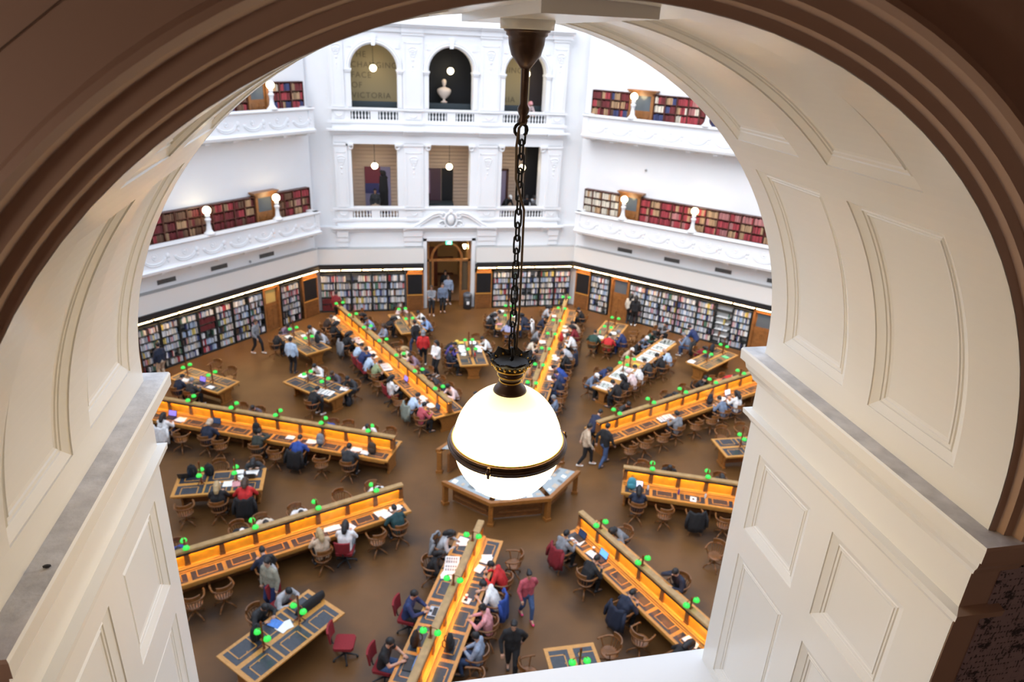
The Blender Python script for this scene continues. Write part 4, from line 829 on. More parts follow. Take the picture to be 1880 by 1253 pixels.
(-0.981, 8.645, 0.0, -1.571, 'phone', 'short', 'black', 'darknavy', 'black', 'skin4', 1.004, 'person in dark navy suit, table behind the lantern crown'),
(1.079, 10.096, 0.0, 1.571, 'write', 'short', 'black', 'white', 'black', 'skin3', 0.967, 'person in white shirt, black vest, table behind the lantern crown'),
(1.686, 13.81, 0.0, -1.772, 'low', 'short', 'black', 'lightgrey', 'black', 'skin2', 1.017, 'person in pale grey top, table right of the entrance'),
(1.517, 12.978, 0.0, -1.772, 'write', 'long', 'black', 'black', 'black', 'skin1', 1.009, 'person in black top, long hair, table right of the entrance'),
(2.306, 11.562, 0.0, -0.201, 'write', 'long', 'black', 'lavender', 'black', 'skin3', 1.017, 'person in lavender shirt, table right of the entrance'),
(3.662, 13.187, 0.0, 1.37, 'low', 'long', 'black', 'darknavy', 'black', 'skin4', 0.955, 'person in navy top, long hair, table right of the entrance'),
(3.549, 12.635, 0.0, 1.37, 'low', 'short', 'black', 'darknavy', 'jeans', 'skin2', 1.012, 'person in navy jacket and jeans, table right of the entrance'),
(6.2, 9.983, 0.0, -0.602, 'write', 'short', 'black', 'darkgreen', 'black', 'skin2', 1.001, 'person in dark green jumper, table below the right bookcase door'),
(6.826, 9.553, 0.0, -0.602, 'write', 'short', 'black', 'red', 'black', 'skin3', 0.993, 'person in red jacket, table below the right bookcase door'),
(7.853, 9.951, 0.0, 0.969, 'write', 'short', 'grey', 'navyblue', 'navyblue', 'skin1', 1.01, 'person in navy tracksuit, table below the right bookcase door'),
(4.745, 5.848, 0.0, -2.356, 'write', 'cap', 'white', 'greyblue', 'black', 'skin4', 0.991, 'person in grey jacket and white cap, left side of chess tables'),
(5.54, 6.756, 0.0, -2.356, 'low', 'hood', 'black', 'navyblue', 'black', 'skin1', 0.978, 'person in navy hooded top, hunched, left side of chess tables'),
(5.713, 4.61, 0.0, 0.785, 'write', 'short', 'black', 'black', 'black', 'skin2', 1.014, 'person in black jacket with violet trim, right side of chess tables'),
(6.208, 5.105, 0.0, 0.785, 'lean', 'long', 'black', 'black', 'black', 'skin2', 1.004, 'person in black hoodie, right side of chess tables'),
(6.725, 5.508, 0.0, 0.785, 'write', 'cap', 'pinkwhite', 'pinkwhite', 'black', 'skin2', 1.014, 'person in pale pink cap and top, right side of chess tables'),
(7.22, 6.003, 0.0, 0.785, 'write', 'short', 'black', 'white', 'black', 'skin1', 0.989, 'person in white and pink shirt, right side of chess tables'),
(7.932, 6.716, 0.0, 0.785, 'write', 'short', 'black', 'charcoal', 'black', 'skin3', 0.949, 'person in dark grey jacket, right side of chess tables'),
(8.689, 7.048, 0.0, 0.785, 'write', 'cap', 'black', 'black', 'black', 'skin2', 1.01, 'person in black cap and jacket, right side of chess tables'),
(9.287, 7.646, 0.0, 0.785, 'write', 'short', 'skin', 'lightblue', 'black', 'skin1', 0.944, 'person in light blue shirt, bald, right side of chess tables'),
(7.305, 8.38, 0.0, -2.356, 'write', 'short', 'white', 'beige', 'black', 'skin2', 0.953, 'person in white hair, beige top, left side of chess tables'),
(8.009, 9.084, 0.0, -2.356, 'write', 'short', 'black', 'black', 'black', 'skin1', 0.966, 'person in black jacket, leaning on hand, left side of chess tables'),
(8.478, 9.552, 0.0, -2.356, 'write', 'short', 'white', 'greyblue', 'black', 'skin1', 1.002, 'person in grey shirt, white hair, left side of chess tables'),
(9.071, 10.146, 0.0, -2.356, 'write', 'cap', 'black', 'darkgreen', 'black', 'skin2', 1.013, 'person in dark green top, black cap, left side of chess tables'),
(9.661, 10.736, 0.0, -2.356, 'write', 'short', 'black', 'black', 'black', 'skin2', 0.942, 'person in black coat, left side of chess tables'),
(10.217, 11.292, 0.0, -2.356, 'write', 'short', 'black', 'grey', 'black', 'skin1', 0.996, 'person in grey jacket, left side of chess tables'),
(11.036, 9.396, 0.0, 0.785, 'write', 'short', 'grey', 'greyblue', 'jeans', 'skin1', 0.979, 'person in blue-grey jacket, grey hair, right side of chess tables'),
(11.332, 9.692, 0.0, 0.785, 'bend', 'short', 'black', 'navyblue', 'black', 'skin3', 0.989, 'person in navy jacket, bending, right side of chess tables'),
(11.124, 8.531, 0.0, -2.574, 'low', 'long', 'black', 'darkred', 'black', 'skin2', 0.943, 'person in dark red scarf, bent low, table by the right-hand bookcases'),
(-9.244, -0.846, 0.0, 0.009, 'type', 'long', 'blonde', 'black', 'black', 'skin1', 1.001, 'person in black top, long blonde hair, table between the two left desks'),
(-8.455, -0.839, 0.0, 0.009, 'write', 'long', 'brown', 'red', 'black', 'skin1', 1.012, 'person in red jumper, brown hair, table between the two left desks'),
(-8.405, 1.181, 0.0, -3.133, 'low', 'long', 'black', 'charcoal', 'black', 'skin3', 1.007, 'person in charcoal top, head down, table between the two left desks'),
(-6.944, -5.232, 0.0, -2.374, 'write', 'short', 'black', 'lightgrey', 'black', 'skin1', 0.947, 'person in pale grey hoodie, lower left table'),
(-7.467, -5.737, 0.0, -2.374, 'write', 'short', 'black', 'charcoal', 'black', 'skin1', 0.976, 'person in charcoal jumper, lower left table'),
(-1.116, 16.136, 0.0, 3.042, 'fold', 'long', 'brown', 'grey', 'black', 'skin2', 1.0, 'person in grey hoodie carrying a dark coat, by the entrance'),
(-0.47, 16.513, 0.0, 3.142, 'stand', 'short', 'brown', 'greyblue', 'black', 'skin3', 1.0, 'person in pale blue-grey jumper, walking in from the entrance'),
(-0.012, 17.843, 0.0, 3.142, 'stand', 'short', 'brown', 'stripe', 'black', 'skin2', 1.0, 'person in striped top behind the couple at the entrance'),
(-0.073, 18.772, 0.0, 3.142, 'stand', 'long', 'black', 'black', 'black', 'skin2', 1.0, 'person in black coat standing inside the entrance doorway'),
(-2.355, 11.103, 0.0, 0.695, 'walk', 'short', 'black', 'black', 'jeans', 'skin2', 1.0, 'person in black coat and jeans beside the red vest'),
(-2.079, 9.828, 0.0, -0.1, 'stand', 'hood', 'grey', 'red', 'black', 'skin2', 1.0, 'person in red vest with grey hood, standing behind the far left desk'),
(-1.592, 8.628, 0.0, 2.279, 'fold', 'long', 'black', 'white', 'black', 'skin1', 1.0, 'person in white jumper standing with folded arms and a bag'),
(3.746, 1.83, 0.0, -0.983, 'bend', 'short', 'black', 'vestblue', 'black', 'skin1', 1.0, 'person in navy vest and pale blue tee leaning on desk end'),
(3.731, 0.581, 0.0, -1.064, 'walk', 'short', 'black', 'black', 'jeans', 'skin1', 1.0, 'person in black jacket and jeans at the upper right desk end'),
(3.061, 0.669, 0.0, -1.789, 'walk', 'short', 'black', 'beige', 'black', 'skin1', 1.0, 'person in beige jacket and white shoes beside the globe lantern'),
(-7.224, -4.803, 0.0, 2.266, 'stand', 'long', 'black', 'puffer', 'black', 'skin3', 1.0, 'person in silver grey puffer jacket standing behind the lower left table'),
(-7.235, -4.92, 0.0, 2.521, 'stand', 'short', 'black', 'khaki', 'navyblue', 'skin1', 1.0, 'person in khaki coat standing beside the lower left table'),
(-0.637, -6.184, 0.0, -2.993, 'walk', 'bun', 'black', 'rose', 'jeans', 'skin2', 0.92, 'person in rose pink jacket and pink shoes, walking toward us'),
(-1.38, -7.903, 0.0, 2.944, 'walk', 'short', 'black', 'black', 'black', 'skin2', 1.0, 'person in black jacket walking across the floor near bottom centre'),
(-7.928, 9.562, 0.0, -0.381, 'stand', 'short', 'black', 'lightblue', 'black', 'skin4', 1.0, 'person in pale blue shirt standing at the second left table'),
(-9.731, 11.904, 0.0, -2.078, 'walk', 'short', 'brown', 'grey', 'black', 'skin2', 1.0, 'person in grey jumper walking along the left bookcases'),
(-13.33, 9.509, 0.0, 0.852, 'stand', 'short', 'black', 'darknavy', 'beige', 'skin1', 1.0, 'person in dark jumper and beige trousers browsing left bookcases'),
(9.6, 14.001, 0.0, -0.785, 'stand', 'long', 'black', 'cream', 'black', 'skin4', 1.0, 'person in long white coat standing before the right bookcases'),
(9.769, 13.695, 0.0, -0.559, 'stand', 'long', 'black', 'black', 'black', 'skin2', 1.0, 'person in long black coat standing before the right bookcases'),
(-6.153, 15.576, 0.0, -0.464, 'stand', 'short', 'black', 'darkred', 'black', 'skin4', 1.0, 'person in dark red scarf by the far left corner bookcase'),
(-3.934, 18.9, 4.72, 3.142, 'stand', 'short', 'black', 'charcoal', 'beige', 'skin2', 0.97, 'person in dark jacket standing in the left middle gallery opening'),
(3.36, 18.5, 4.72, -2.601, 'bend', 'cap', 'white', 'black', 'black', 'skin2', 0.97, 'person in white cap and black top at the right gallery opening'),
(4.486, 18.4, 4.72, 2.85, 'bend', 'long', 'black', 'black', 'black', 'skin2', 0.97, 'person in black top leaning on the right gallery rail'),
(4.835, 18.4, 4.72, -2.944, 'bend', 'long', 'black', 'lightgrey', 'black', 'skin2', 0.97, 'person in pale grey top at the right gallery rail end'),
(4.256, 18.2, 9.72, -2.85, 'bend', 'long', 'pink', 'pinkwhite', 'black', 'skin2', 0.97, 'person in pale pink hood in the upper right gallery arch')]

CHAIRS = [
(-11.937, 3.912, -0.393, 'wood', 'wooden chair under white hoodie, near side of upper left long desk'),
(-10.339, 3.178, -0.393, 'wood', 'wooden chair under navy coat and beige hood, near side of upper left long desk'),
(-8.517, 2.34, -0.393, 'wood', 'wooden chair under dark olive jacket, slouching, near side of upper left long desk'),
(-7.123, 1.7, -0.393, 'wood', 'wooden chair under royal blue jumper, near side of upper left long desk'),
(-5.355, 0.888, -0.393, 'wood', 'wooden chair under charcoal jacket, near side of upper left long desk'),
(-8.761, 4.74, 2.749, 'wood', 'wooden chair under dark checked shirt, far side of upper left long desk'),
(-4.551, 2.806, 2.749, 'wood', 'wooden chair under plain white shirt, far side of upper left long desk'),
(-5.979, 3.462, 2.749, 'wood', 'wooden chair under blue jumper, bent low, far side of upper left long desk'),
(-7.43, -4.107, 0.393, 'wood', 'wooden chair under dark navy hoodie, near side of lower left long desk'),
(-5.999, -3.557, 0.393, 'wood', 'wooden chair under beige cardigan and blonde hair, near side of lower left long desk'),
(-5.383, -3.32, -0.207, 'red', 'red office chair under white top and grey trousers, near side of lower left long desk'),
(-3.809, -2.716, 0.393, 'wood', 'wooden chair under dark teal jumper, near side of lower left long desk'),
(-6.857, -1.659, -2.749, 'wood', 'wooden chair under white shirt, bent low, far side of lower left long desk'),
(-7.817, -2.028, -2.749, 'wood', 'wooden chair under cream shirt, far side of lower left long desk'),
(-8.433, -2.264, -2.749, 'wood', 'wooden chair under black top and white cap, far side of lower left long desk'),
(-4.541, -0.769, -2.749, 'wood', 'wooden chair under loose white top, far side of lower left long desk'),
(-10.002, -2.867, -2.749, 'wood', 'wooden chair under bright blue top, far side of lower left long desk'),
(-2.651, -3.726, -1.963, 'wood', 'wooden chair under pale grey top, long hair, left side of bottom centre long desk'),
(-3.013, -4.531, -1.963, 'wood', 'wooden chair under black jacket with turquoise hood, left side of bottom centre long desk'),
(-3.744, -6.154, -1.963, 'red', 'red office chair under navy top with blue sleeves, left side of bottom centre long desk'),
(-4.397, -7.607, -1.963, 'red', 'red office chair under black t-shirt, left side of bottom centre long desk'),
(-1.15, -5.457, 1.178, 'wood', 'wooden chair under black and red jacket, right side of bottom centre long desk'),
(-1.473, -6.174, 1.178, 'wood', 'wooden chair under white t-shirt, right side of bottom centre long desk'),
(-1.816, -6.937, 1.178, 'wood', 'wooden chair under pink jacket, right side of bottom centre long desk'),
(-2.205, -7.802, 1.178, 'wood', 'wooden chair under blue and white striped hoodie, right side of bottom centre long desk'),
(0.747, -4.491, -1.178, 'wood', 'wooden chair under grey hoodie, left side of lower right long desk'),
(1.174, -5.585, -1.178, 'wood', 'wooden chair under black jacket, left side of lower right long desk'),
(1.715, -6.966, -1.178, 'wood', 'wooden chair under navy hoodie, leaning in, left side of lower right long desk'),
(2.424, -8.781, -1.178, 'wood', 'wooden chair under long black hair, left side of lower right long desk'),
(3.67, -6.257, 1.963, 'wood', 'wooden chair under navy jacket with pale collar, right side of lower right long desk'),
(2.811, -4.059, 1.963, 'wood', 'wooden chair under grey top with black backpack, right side of lower right long desk'),
(3.775, -2.689, -0.393, 'wood', 'wooden chair under dark navy top, near side of middle right long desk'),
(5.482, -1.145, 2.749, 'wood', 'wooden chair under black jacket, far side of middle right long desk'),
(7.075, -1.805, 2.749, 'wood', 'wooden chair under black hood, bent low, far side of middle right long desk'),
(7.087, 1.734, 0.393, 'wood', 'wooden chair under grey hoodie, reading, near side of upper right long desk'),
(9.577, 2.766, 0.393, 'wood', 'wooden chair under blue-grey hoodie, near side of upper right long desk'),
(10.303, 3.066, 0.393, 'wood', 'wooden chair under white jumper, dark hair, near side of upper right long desk'),
(7.674, 4.228, -2.749, 'wood', 'wooden chair under black hooded jacket, far side of upper right long desk'),
(5.323, 3.255, -2.749, 'wood', 'wooden chair under charcoal top, far side of upper right long desk'),
(9.483, 4.978, -2.749, 'wood', 'wooden chair under black jacket, leaning back, far side of upper right long desk'),
(10.427, 5.369, -2.749, 'wood', 'wooden chair under orange top, far side of upper right long desk'),
(11.037, 5.621, -2.749, 'wood', 'wooden chair under red top, far side of upper right long desk'),
(4.784, 14.138, -1.963, 'wood', 'wooden chair under pale grey jumper, dark hair, left side of far right long desk'),
(4.135, 12.592, -1.963, 'wood', 'wooden chair under navy jacket, left side of far right long desk'),
(3.473, 11.016, -1.963, 'wood', 'wooden chair under grey shirt, left side of far right long desk'),
(2.962, 9.801, -1.963, 'wood', 'wooden chair under cream coat, left side of far right long desk'),
(2.537, 8.789, -1.963, 'wood', 'wooden chair under black top, left side of far right long desk'),
(6.732, 13.404, 1.178, 'wood', 'wooden chair under black jacket, hand raised, right side of far right long desk'),
(5.943, 11.526, 1.178, 'wood', 'wooden chair under beige jumper, right side of far right long desk'),
(5.687, 10.918, 1.178, 'wood', 'wooden chair under dark red top, right side of far right long desk'),
(5.24, 9.853, 1.178, 'wood', 'wooden chair under white shirt with red sleeve, right side of far right long desk'),
(4.745, 8.675, 1.178, 'wood', 'wooden chair under pale grey shirt, right side of far right long desk'),
(4.416, 7.891, 1.178, 'wood', 'wooden chair under black and white jacket, right side of far right long desk'),
(3.901, 6.667, 1.178, 'wood', 'wooden chair under blue jumper, bent low, right side of far right long desk'),
(3.646, 6.058, 1.178, 'wood', 'wooden chair under navy blue jumper, right side of far right long desk'),
(3.39, 5.45, 1.178, 'wood', 'wooden chair under navy fleece, right side of far right long desk'),
(2.656, 3.701, 1.178, 'wood', 'wooden chair under blue-grey shirt and grey hair, right side of far right long desk'),
(-6.666, 13.375, -1.178, 'wood', 'wooden chair under dark brown jacket, left side of far left long desk'),
(-6.324, 12.545, -1.178, 'wood', 'wooden chair under black jumper, near wall, left side of far left long desk'),
(-5.693, 11.012, -1.178, 'wood', 'wooden chair under long dark hair, black top, left side of far left long desk'),
(-5.181, 9.769, -1.178, 'wood', 'wooden chair under pale blue shirt, left side of far left long desk'),
(-4.93, 9.159, -1.178, 'red', 'red office chair under navy top, leaning over, left side of far left long desk'),
(-4.678, 8.549, -1.178, 'red', 'red office chair under light blue shirt, left side of far left long desk'),
(-4.394, 7.858, -1.178, 'wood', 'wooden chair under sage green t-shirt, left side of far left long desk'),
(-3.69, 6.148, -1.178, 'red', 'red office chair under white jumper, long hair, left side of far left long desk'),
(-3.021, 4.525, -1.178, 'wood', 'wooden chair under pale blue-grey shirt, left side of far left long desk'),
(-2.666, 3.663, -1.178, 'wood', 'wooden chair under rose red jumper, left side of far left long desk'),
(-4.338, 13.183, 1.963, 'wood', 'wooden chair under sky blue shirt, right side of far left long desk'),
(-4.589, 13.794, 1.963, 'wood', 'wooden chair under black cardigan, right side of far left long desk'),
(-3.807, 11.896, 1.963, 'wood', 'wooden chair under striped top, right side of far left long desk'),
(-2.738, 9.299, 1.963, 'wood', 'wooden chair under cream top, fair hair, right side of far left long desk'),
(-2.466, 8.638, 1.963, 'wood', 'wooden chair under mauve jumper, right side of far left long desk'),
(-2.07, 7.677, 1.963, 'wood', 'wooden chair under charcoal top, ginger hair, right side of far left long desk'),
(-1.65, 6.658, 1.963, 'wood', 'wooden chair under grey-black top, right side of far left long desk'),
(-1.385, 6.014, 1.963, 'wood', 'wooden chair under navy jacket, dark hair, right side of far left long desk'),
(-1.129, 5.394, 1.963, 'wood', 'wooden chair under pale pink top, right side of far left long desk'),
(-12.186, 7.172, -0.628, 'wood', 'wooden chair under dark navy jacket, table nearest the left arch pier'),
(-11.581, 6.732, -0.628, 'wood', 'wooden chair under charcoal jacket, pale hair, table nearest the left arch pier'),
(-6.836, 5.379, -0.785, 'wood', 'wooden chair under black jumper, table between the two left far desks'),
(-5.196, 6.652, 2.356, 'wood', 'wooden chair under charcoal jumper, table between the two left far desks'),
(-5.848, 7.304, 2.356, 'wood', 'wooden chair under brown checked shirt, table between the two left far desks'),
(-6.59, 8.047, 2.356, 'wood', 'wooden chair under white shirt by the far end, table between the two left far desks'),
(-8.856, 11.373, -0.977, 'wood', 'wooden chair under black coat, table below the left bookcase door'),
(-8.522, 12.719, -2.548, 'wood', 'wooden chair under mauve shirt, table below the left bookcase door'),
(-7.007, 12.315, 2.164, 'wood', 'wooden chair under white shirt, table below the left bookcase door'),
(-6.572, 11.669, 2.164, 'wood', 'wooden chair under pale grey jumper, table below the left bookcase door'),
(-3.674, 13.247, -1.37, 'wood', 'wooden chair under black top, bent low, table left of the entrance'),
(-2.885, 15.037, -2.941, 'wood', 'wooden chair under pink and white top, table left of the entrance'),
(-1.69, 13.828, 1.772, 'wood', 'wooden chair under white shirt, dark hair, table left of the entrance'),
(-1.495, 12.871, 1.772, 'wood', 'wooden chair under light blue shirt, table left of the entrance'),
(-0.981, 10.127, -1.571, 'wood', 'wooden chair under black top and yellow cap, table behind the lantern crown'),
(-0.981, 9.519, -1.571, 'wood', 'wooden chair under violet jumper, table behind the lantern crown'),
(-0.981, 8.645, -1.571, 'wood', 'wooden chair under dark navy suit, table behind the lantern crown'),
(1.079, 10.096, 1.571, 'wood', 'wooden chair under white shirt, black vest, table behind the lantern crown'),
(1.686, 13.81, -1.772, 'wood', 'wooden chair under pale grey top, table right of the entrance'),
(1.517, 12.978, -1.772, 'wood', 'wooden chair under black top, long hair, table right of the entrance'),
(2.306, 11.562, -0.201, 'wood', 'wooden chair under lavender shirt, table right of the entrance'),
(3.662, 13.187, 1.37, 'wood', 'wooden chair under navy top, long hair, table right of the entrance'),
(3.549, 12.635, 1.37, 'wood', 'wooden chair under navy jacket and jeans, table right of the entrance'),
(6.2, 9.983, -0.602, 'wood', 'wooden chair under dark green jumper, table below the right bookcase door'),
(6.826, 9.553, -0.602, 'wood', 'wooden chair under red jacket, table below the right bookcase door'),
(7.853, 9.951, 0.969, 'wood', 'wooden chair under navy tracksuit, table below the right bookcase door'),
(4.745, 5.848, -2.356, 'wood', 'wooden chair under grey jacket and white cap, left side of chess tables'),
(5.54, 6.756, -2.356, 'wood', 'wooden chair under navy hooded top, hunched, left side of chess tables'),
(5.713, 4.61, 0.785, 'wood', 'wooden chair under black jacket with violet trim, right side of chess tables'),
(6.208, 5.105, 0.785, 'wood', 'wooden chair under black hoodie, right side of chess tables'),
(6.725, 5.508, 0.785, 'wood', 'wooden chair under pale pink cap and top, right side of chess tables'),
(7.22, 6.003, 0.785, 'wood', 'wooden chair under white and pink shirt, right side of chess tables'),
(7.932, 6.716, 0.785, 'wood', 'wooden chair under dark grey jacket, right side of chess tables'),
(8.689, 7.048, 0.785, 'wood', 'wooden chair under black cap and jacket, right side of chess tables'),
(9.287, 7.646, 0.785, 'wood', 'wooden chair under light blue shirt, bald, right side of chess tables'),
(7.305, 8.38, -2.356, 'wood', 'wooden chair under white hair, beige top, left side of chess tables'),
(8.009, 9.084, -2.356, 'wood', 'wooden chair under black jacket, leaning on hand, left side of chess tables'),
(8.478, 9.552, -2.356, 'wood', 'wooden chair under grey shirt, white hair, left side of chess tables'),
(9.071, 10.146, -2.356, 'wood', 'wooden chair under dark green top, black cap, left side of chess tables'),
(9.661, 10.736, -2.356, 'wood', 'wooden chair under black coat, left side of chess tables'),
(10.217, 11.292, -2.356, 'wood', 'wooden chair under grey jacket, left side of chess tables'),
(11.036, 9.396, 0.785, 'wood', 'wooden chair under blue-grey jacket, grey hair, right side of chess tables'),
(11.124, 8.531, -2.574, 'wood', 'wooden chair under dark red scarf, bent low, table by the right-hand bookcases'),
(-9.244, -0.846, 0.009, 'wood', 'wooden chair under black top, long blonde hair, table between the two left desks'),
(-8.455, -0.839, 0.009, 'wood', 'wooden chair under red jumper, brown hair, table between the two left desks'),
(-8.405, 1.181, -3.133, 'wood', 'wooden chair under charcoal top, head down, table between the two left desks'),
(-6.944, -5.232, -2.374, 'red', 'red office chair under pale grey hoodie, lower left table'),
(-7.467, -5.737, -2.374, 'wood', 'wooden chair under charcoal jumper, lower left table'),
(-6.27, 1.22, -0.191, 'wood', 'first empty wooden chair from the hub, near side of upper left long desk'),
(-7.864, 1.953, -0.214, 'wood', 'second empty wooden chair from the hub, near side of upper left long desk'),
(-9.82, 2.851, -0.168, 'wood', 'third empty wooden chair from the hub, near side of upper left long desk'),
(-11.271, 3.518, -0.603, 'wood', 'fourth empty wooden chair from the hub, near side of upper left long desk'),
(-3.908, 2.598, 2.652, 'wood', 'first empty wooden chair from the hub, far side of upper left long desk'),
(-5.402, 3.285, 2.991, 'wood', 'second empty wooden chair from the hub, far side of upper left long desk'),
(-9.449, 5.144, 2.452, 'wood', 'third empty wooden chair from the hub, far side of upper left long desk'),
(-4.468, -3.054, 0.42, 'wood', 'first empty wooden chair from the hub, near side of lower left long desk'),
(-8.497, -4.602, 0.522, 'wood', 'second empty wooden chair from the hub, near side of lower left long desk'),
(-9.18, -4.864, 0.138, 'wood', 'third empty wooden chair from the hub, near side of lower left long desk'),
(-5.54, -1.068, -2.54, 'wood', 'first empty wooden chair from the hub, far side of lower left long desk'),
(-0.675, -4.596, 1.338, 'wood', 'first empty wooden chair from the hub, right side of bottom centre long desk'),
(-2.418, -8.47, 1.254, 'wood', 'second empty wooden chair from the hub, right side of bottom centre long desk'),
(1.955, -7.802, -1.112, 'wood', 'first empty wooden chair from the hub, left side of lower right long desk'),
(5.329, -5.118, 2.211, 'wood', 'first empty wooden chair from the hub, right side of lower right long desk'),
(4.553, -3.098, -0.146, 'wood', 'first empty wooden chair from the hub, near side of middle right long desk'),
(5.429, -3.461, -0.172, 'wood', 'second empty wooden chair from the hub, near side of middle right long desk'),
(6.265, -3.807, -0.325, 'wood', 'third empty wooden chair from the hub, near side of middle right long desk'),
(4.671, -0.722, 2.533, 'wood', 'first empty wooden chair from the hub, far side of middle right long desk'),
(4.757, 0.682, 0.31, 'wood', 'first empty wooden chair from the hub, near side of upper right long desk'),
(5.484, 0.984, 0.173, 'wood', 'second empty wooden chair from the hub, near side of upper right long desk'),
(6.312, 1.326, 0.179, 'wood', 'third empty wooden chair from the hub, near side of upper right long desk'),
(8.005, 2.028, 0.199, 'wood', 'fourth empty wooden chair from the hub, near side of upper right long desk'),
(8.844, 2.375, 0.316, 'wood', 'fifth empty wooden chair from the hub, near side of upper right long desk'),
(8.733, 4.754, -2.839, 'wood', 'first empty wooden chair from the hub, far side of upper right long desk'),
(3.208, 4.809, 0.934, 'wood', 'first empty wooden chair from the hub, right side of far right long desk'),
(-3.442, 5.338, -0.916, 'wood', 'first empty wooden chair from the hub, left side of far left long desk'),
(-4.189, 7.152, -1.086, 'wood', 'second empty wooden chair from the hub, left side of far left long desk'),
(-3.231, 10.707, 1.844, 'wood', 'first empty wooden chair from the hub, right side of far left long desk'),
(-5.06, 15.147, 1.676, 'wood', 'second empty wooden chair from the hub, right side of far left long desk'),
(-10.368, 8.482, 2.711, 'wood', 'first empty wooden chair from the hub, table nearest the left arch pier'),
(-11.102, 9.29, 2.698, 'wood', 'second empty wooden chair from the hub, table nearest the left arch pier'),
(8.695, 1.195, 2.919, 'wood', 'first empty wooden chair from the hub, table by the right arch pier'),
(9.567, 1.31, 3.121, 'wood', 'second empty wooden chair from the hub, table by the right arch pier'),
(-9.54, 1.176, -2.87, 'wood', 'first empty wooden chair from the hub, table between the two left desks'),
(-10.208, -0.894, 0.29, 'wood', 'second empty wooden chair from the hub, table between the two left desks'),
(1.054, -8.037, 1.662, 'wood', 'first empty wooden chair from the hub, bottom edge table'),
(-1.05, -8.351, -1.424, 'wood', 'second empty wooden chair from the hub, bottom edge table'),
(0.642, 11.11, 3.34, 'wood', 'first empty wooden chair from the hub, table behind the lantern crown'),
(8.693, 10.936, 1.225, 'wood', 'first empty wooden chair from the hub, table below the right bookcase door'),
(-5.341, -6.759, -1.745, 'red', 'empty red office chair alone beside the lower left table')]

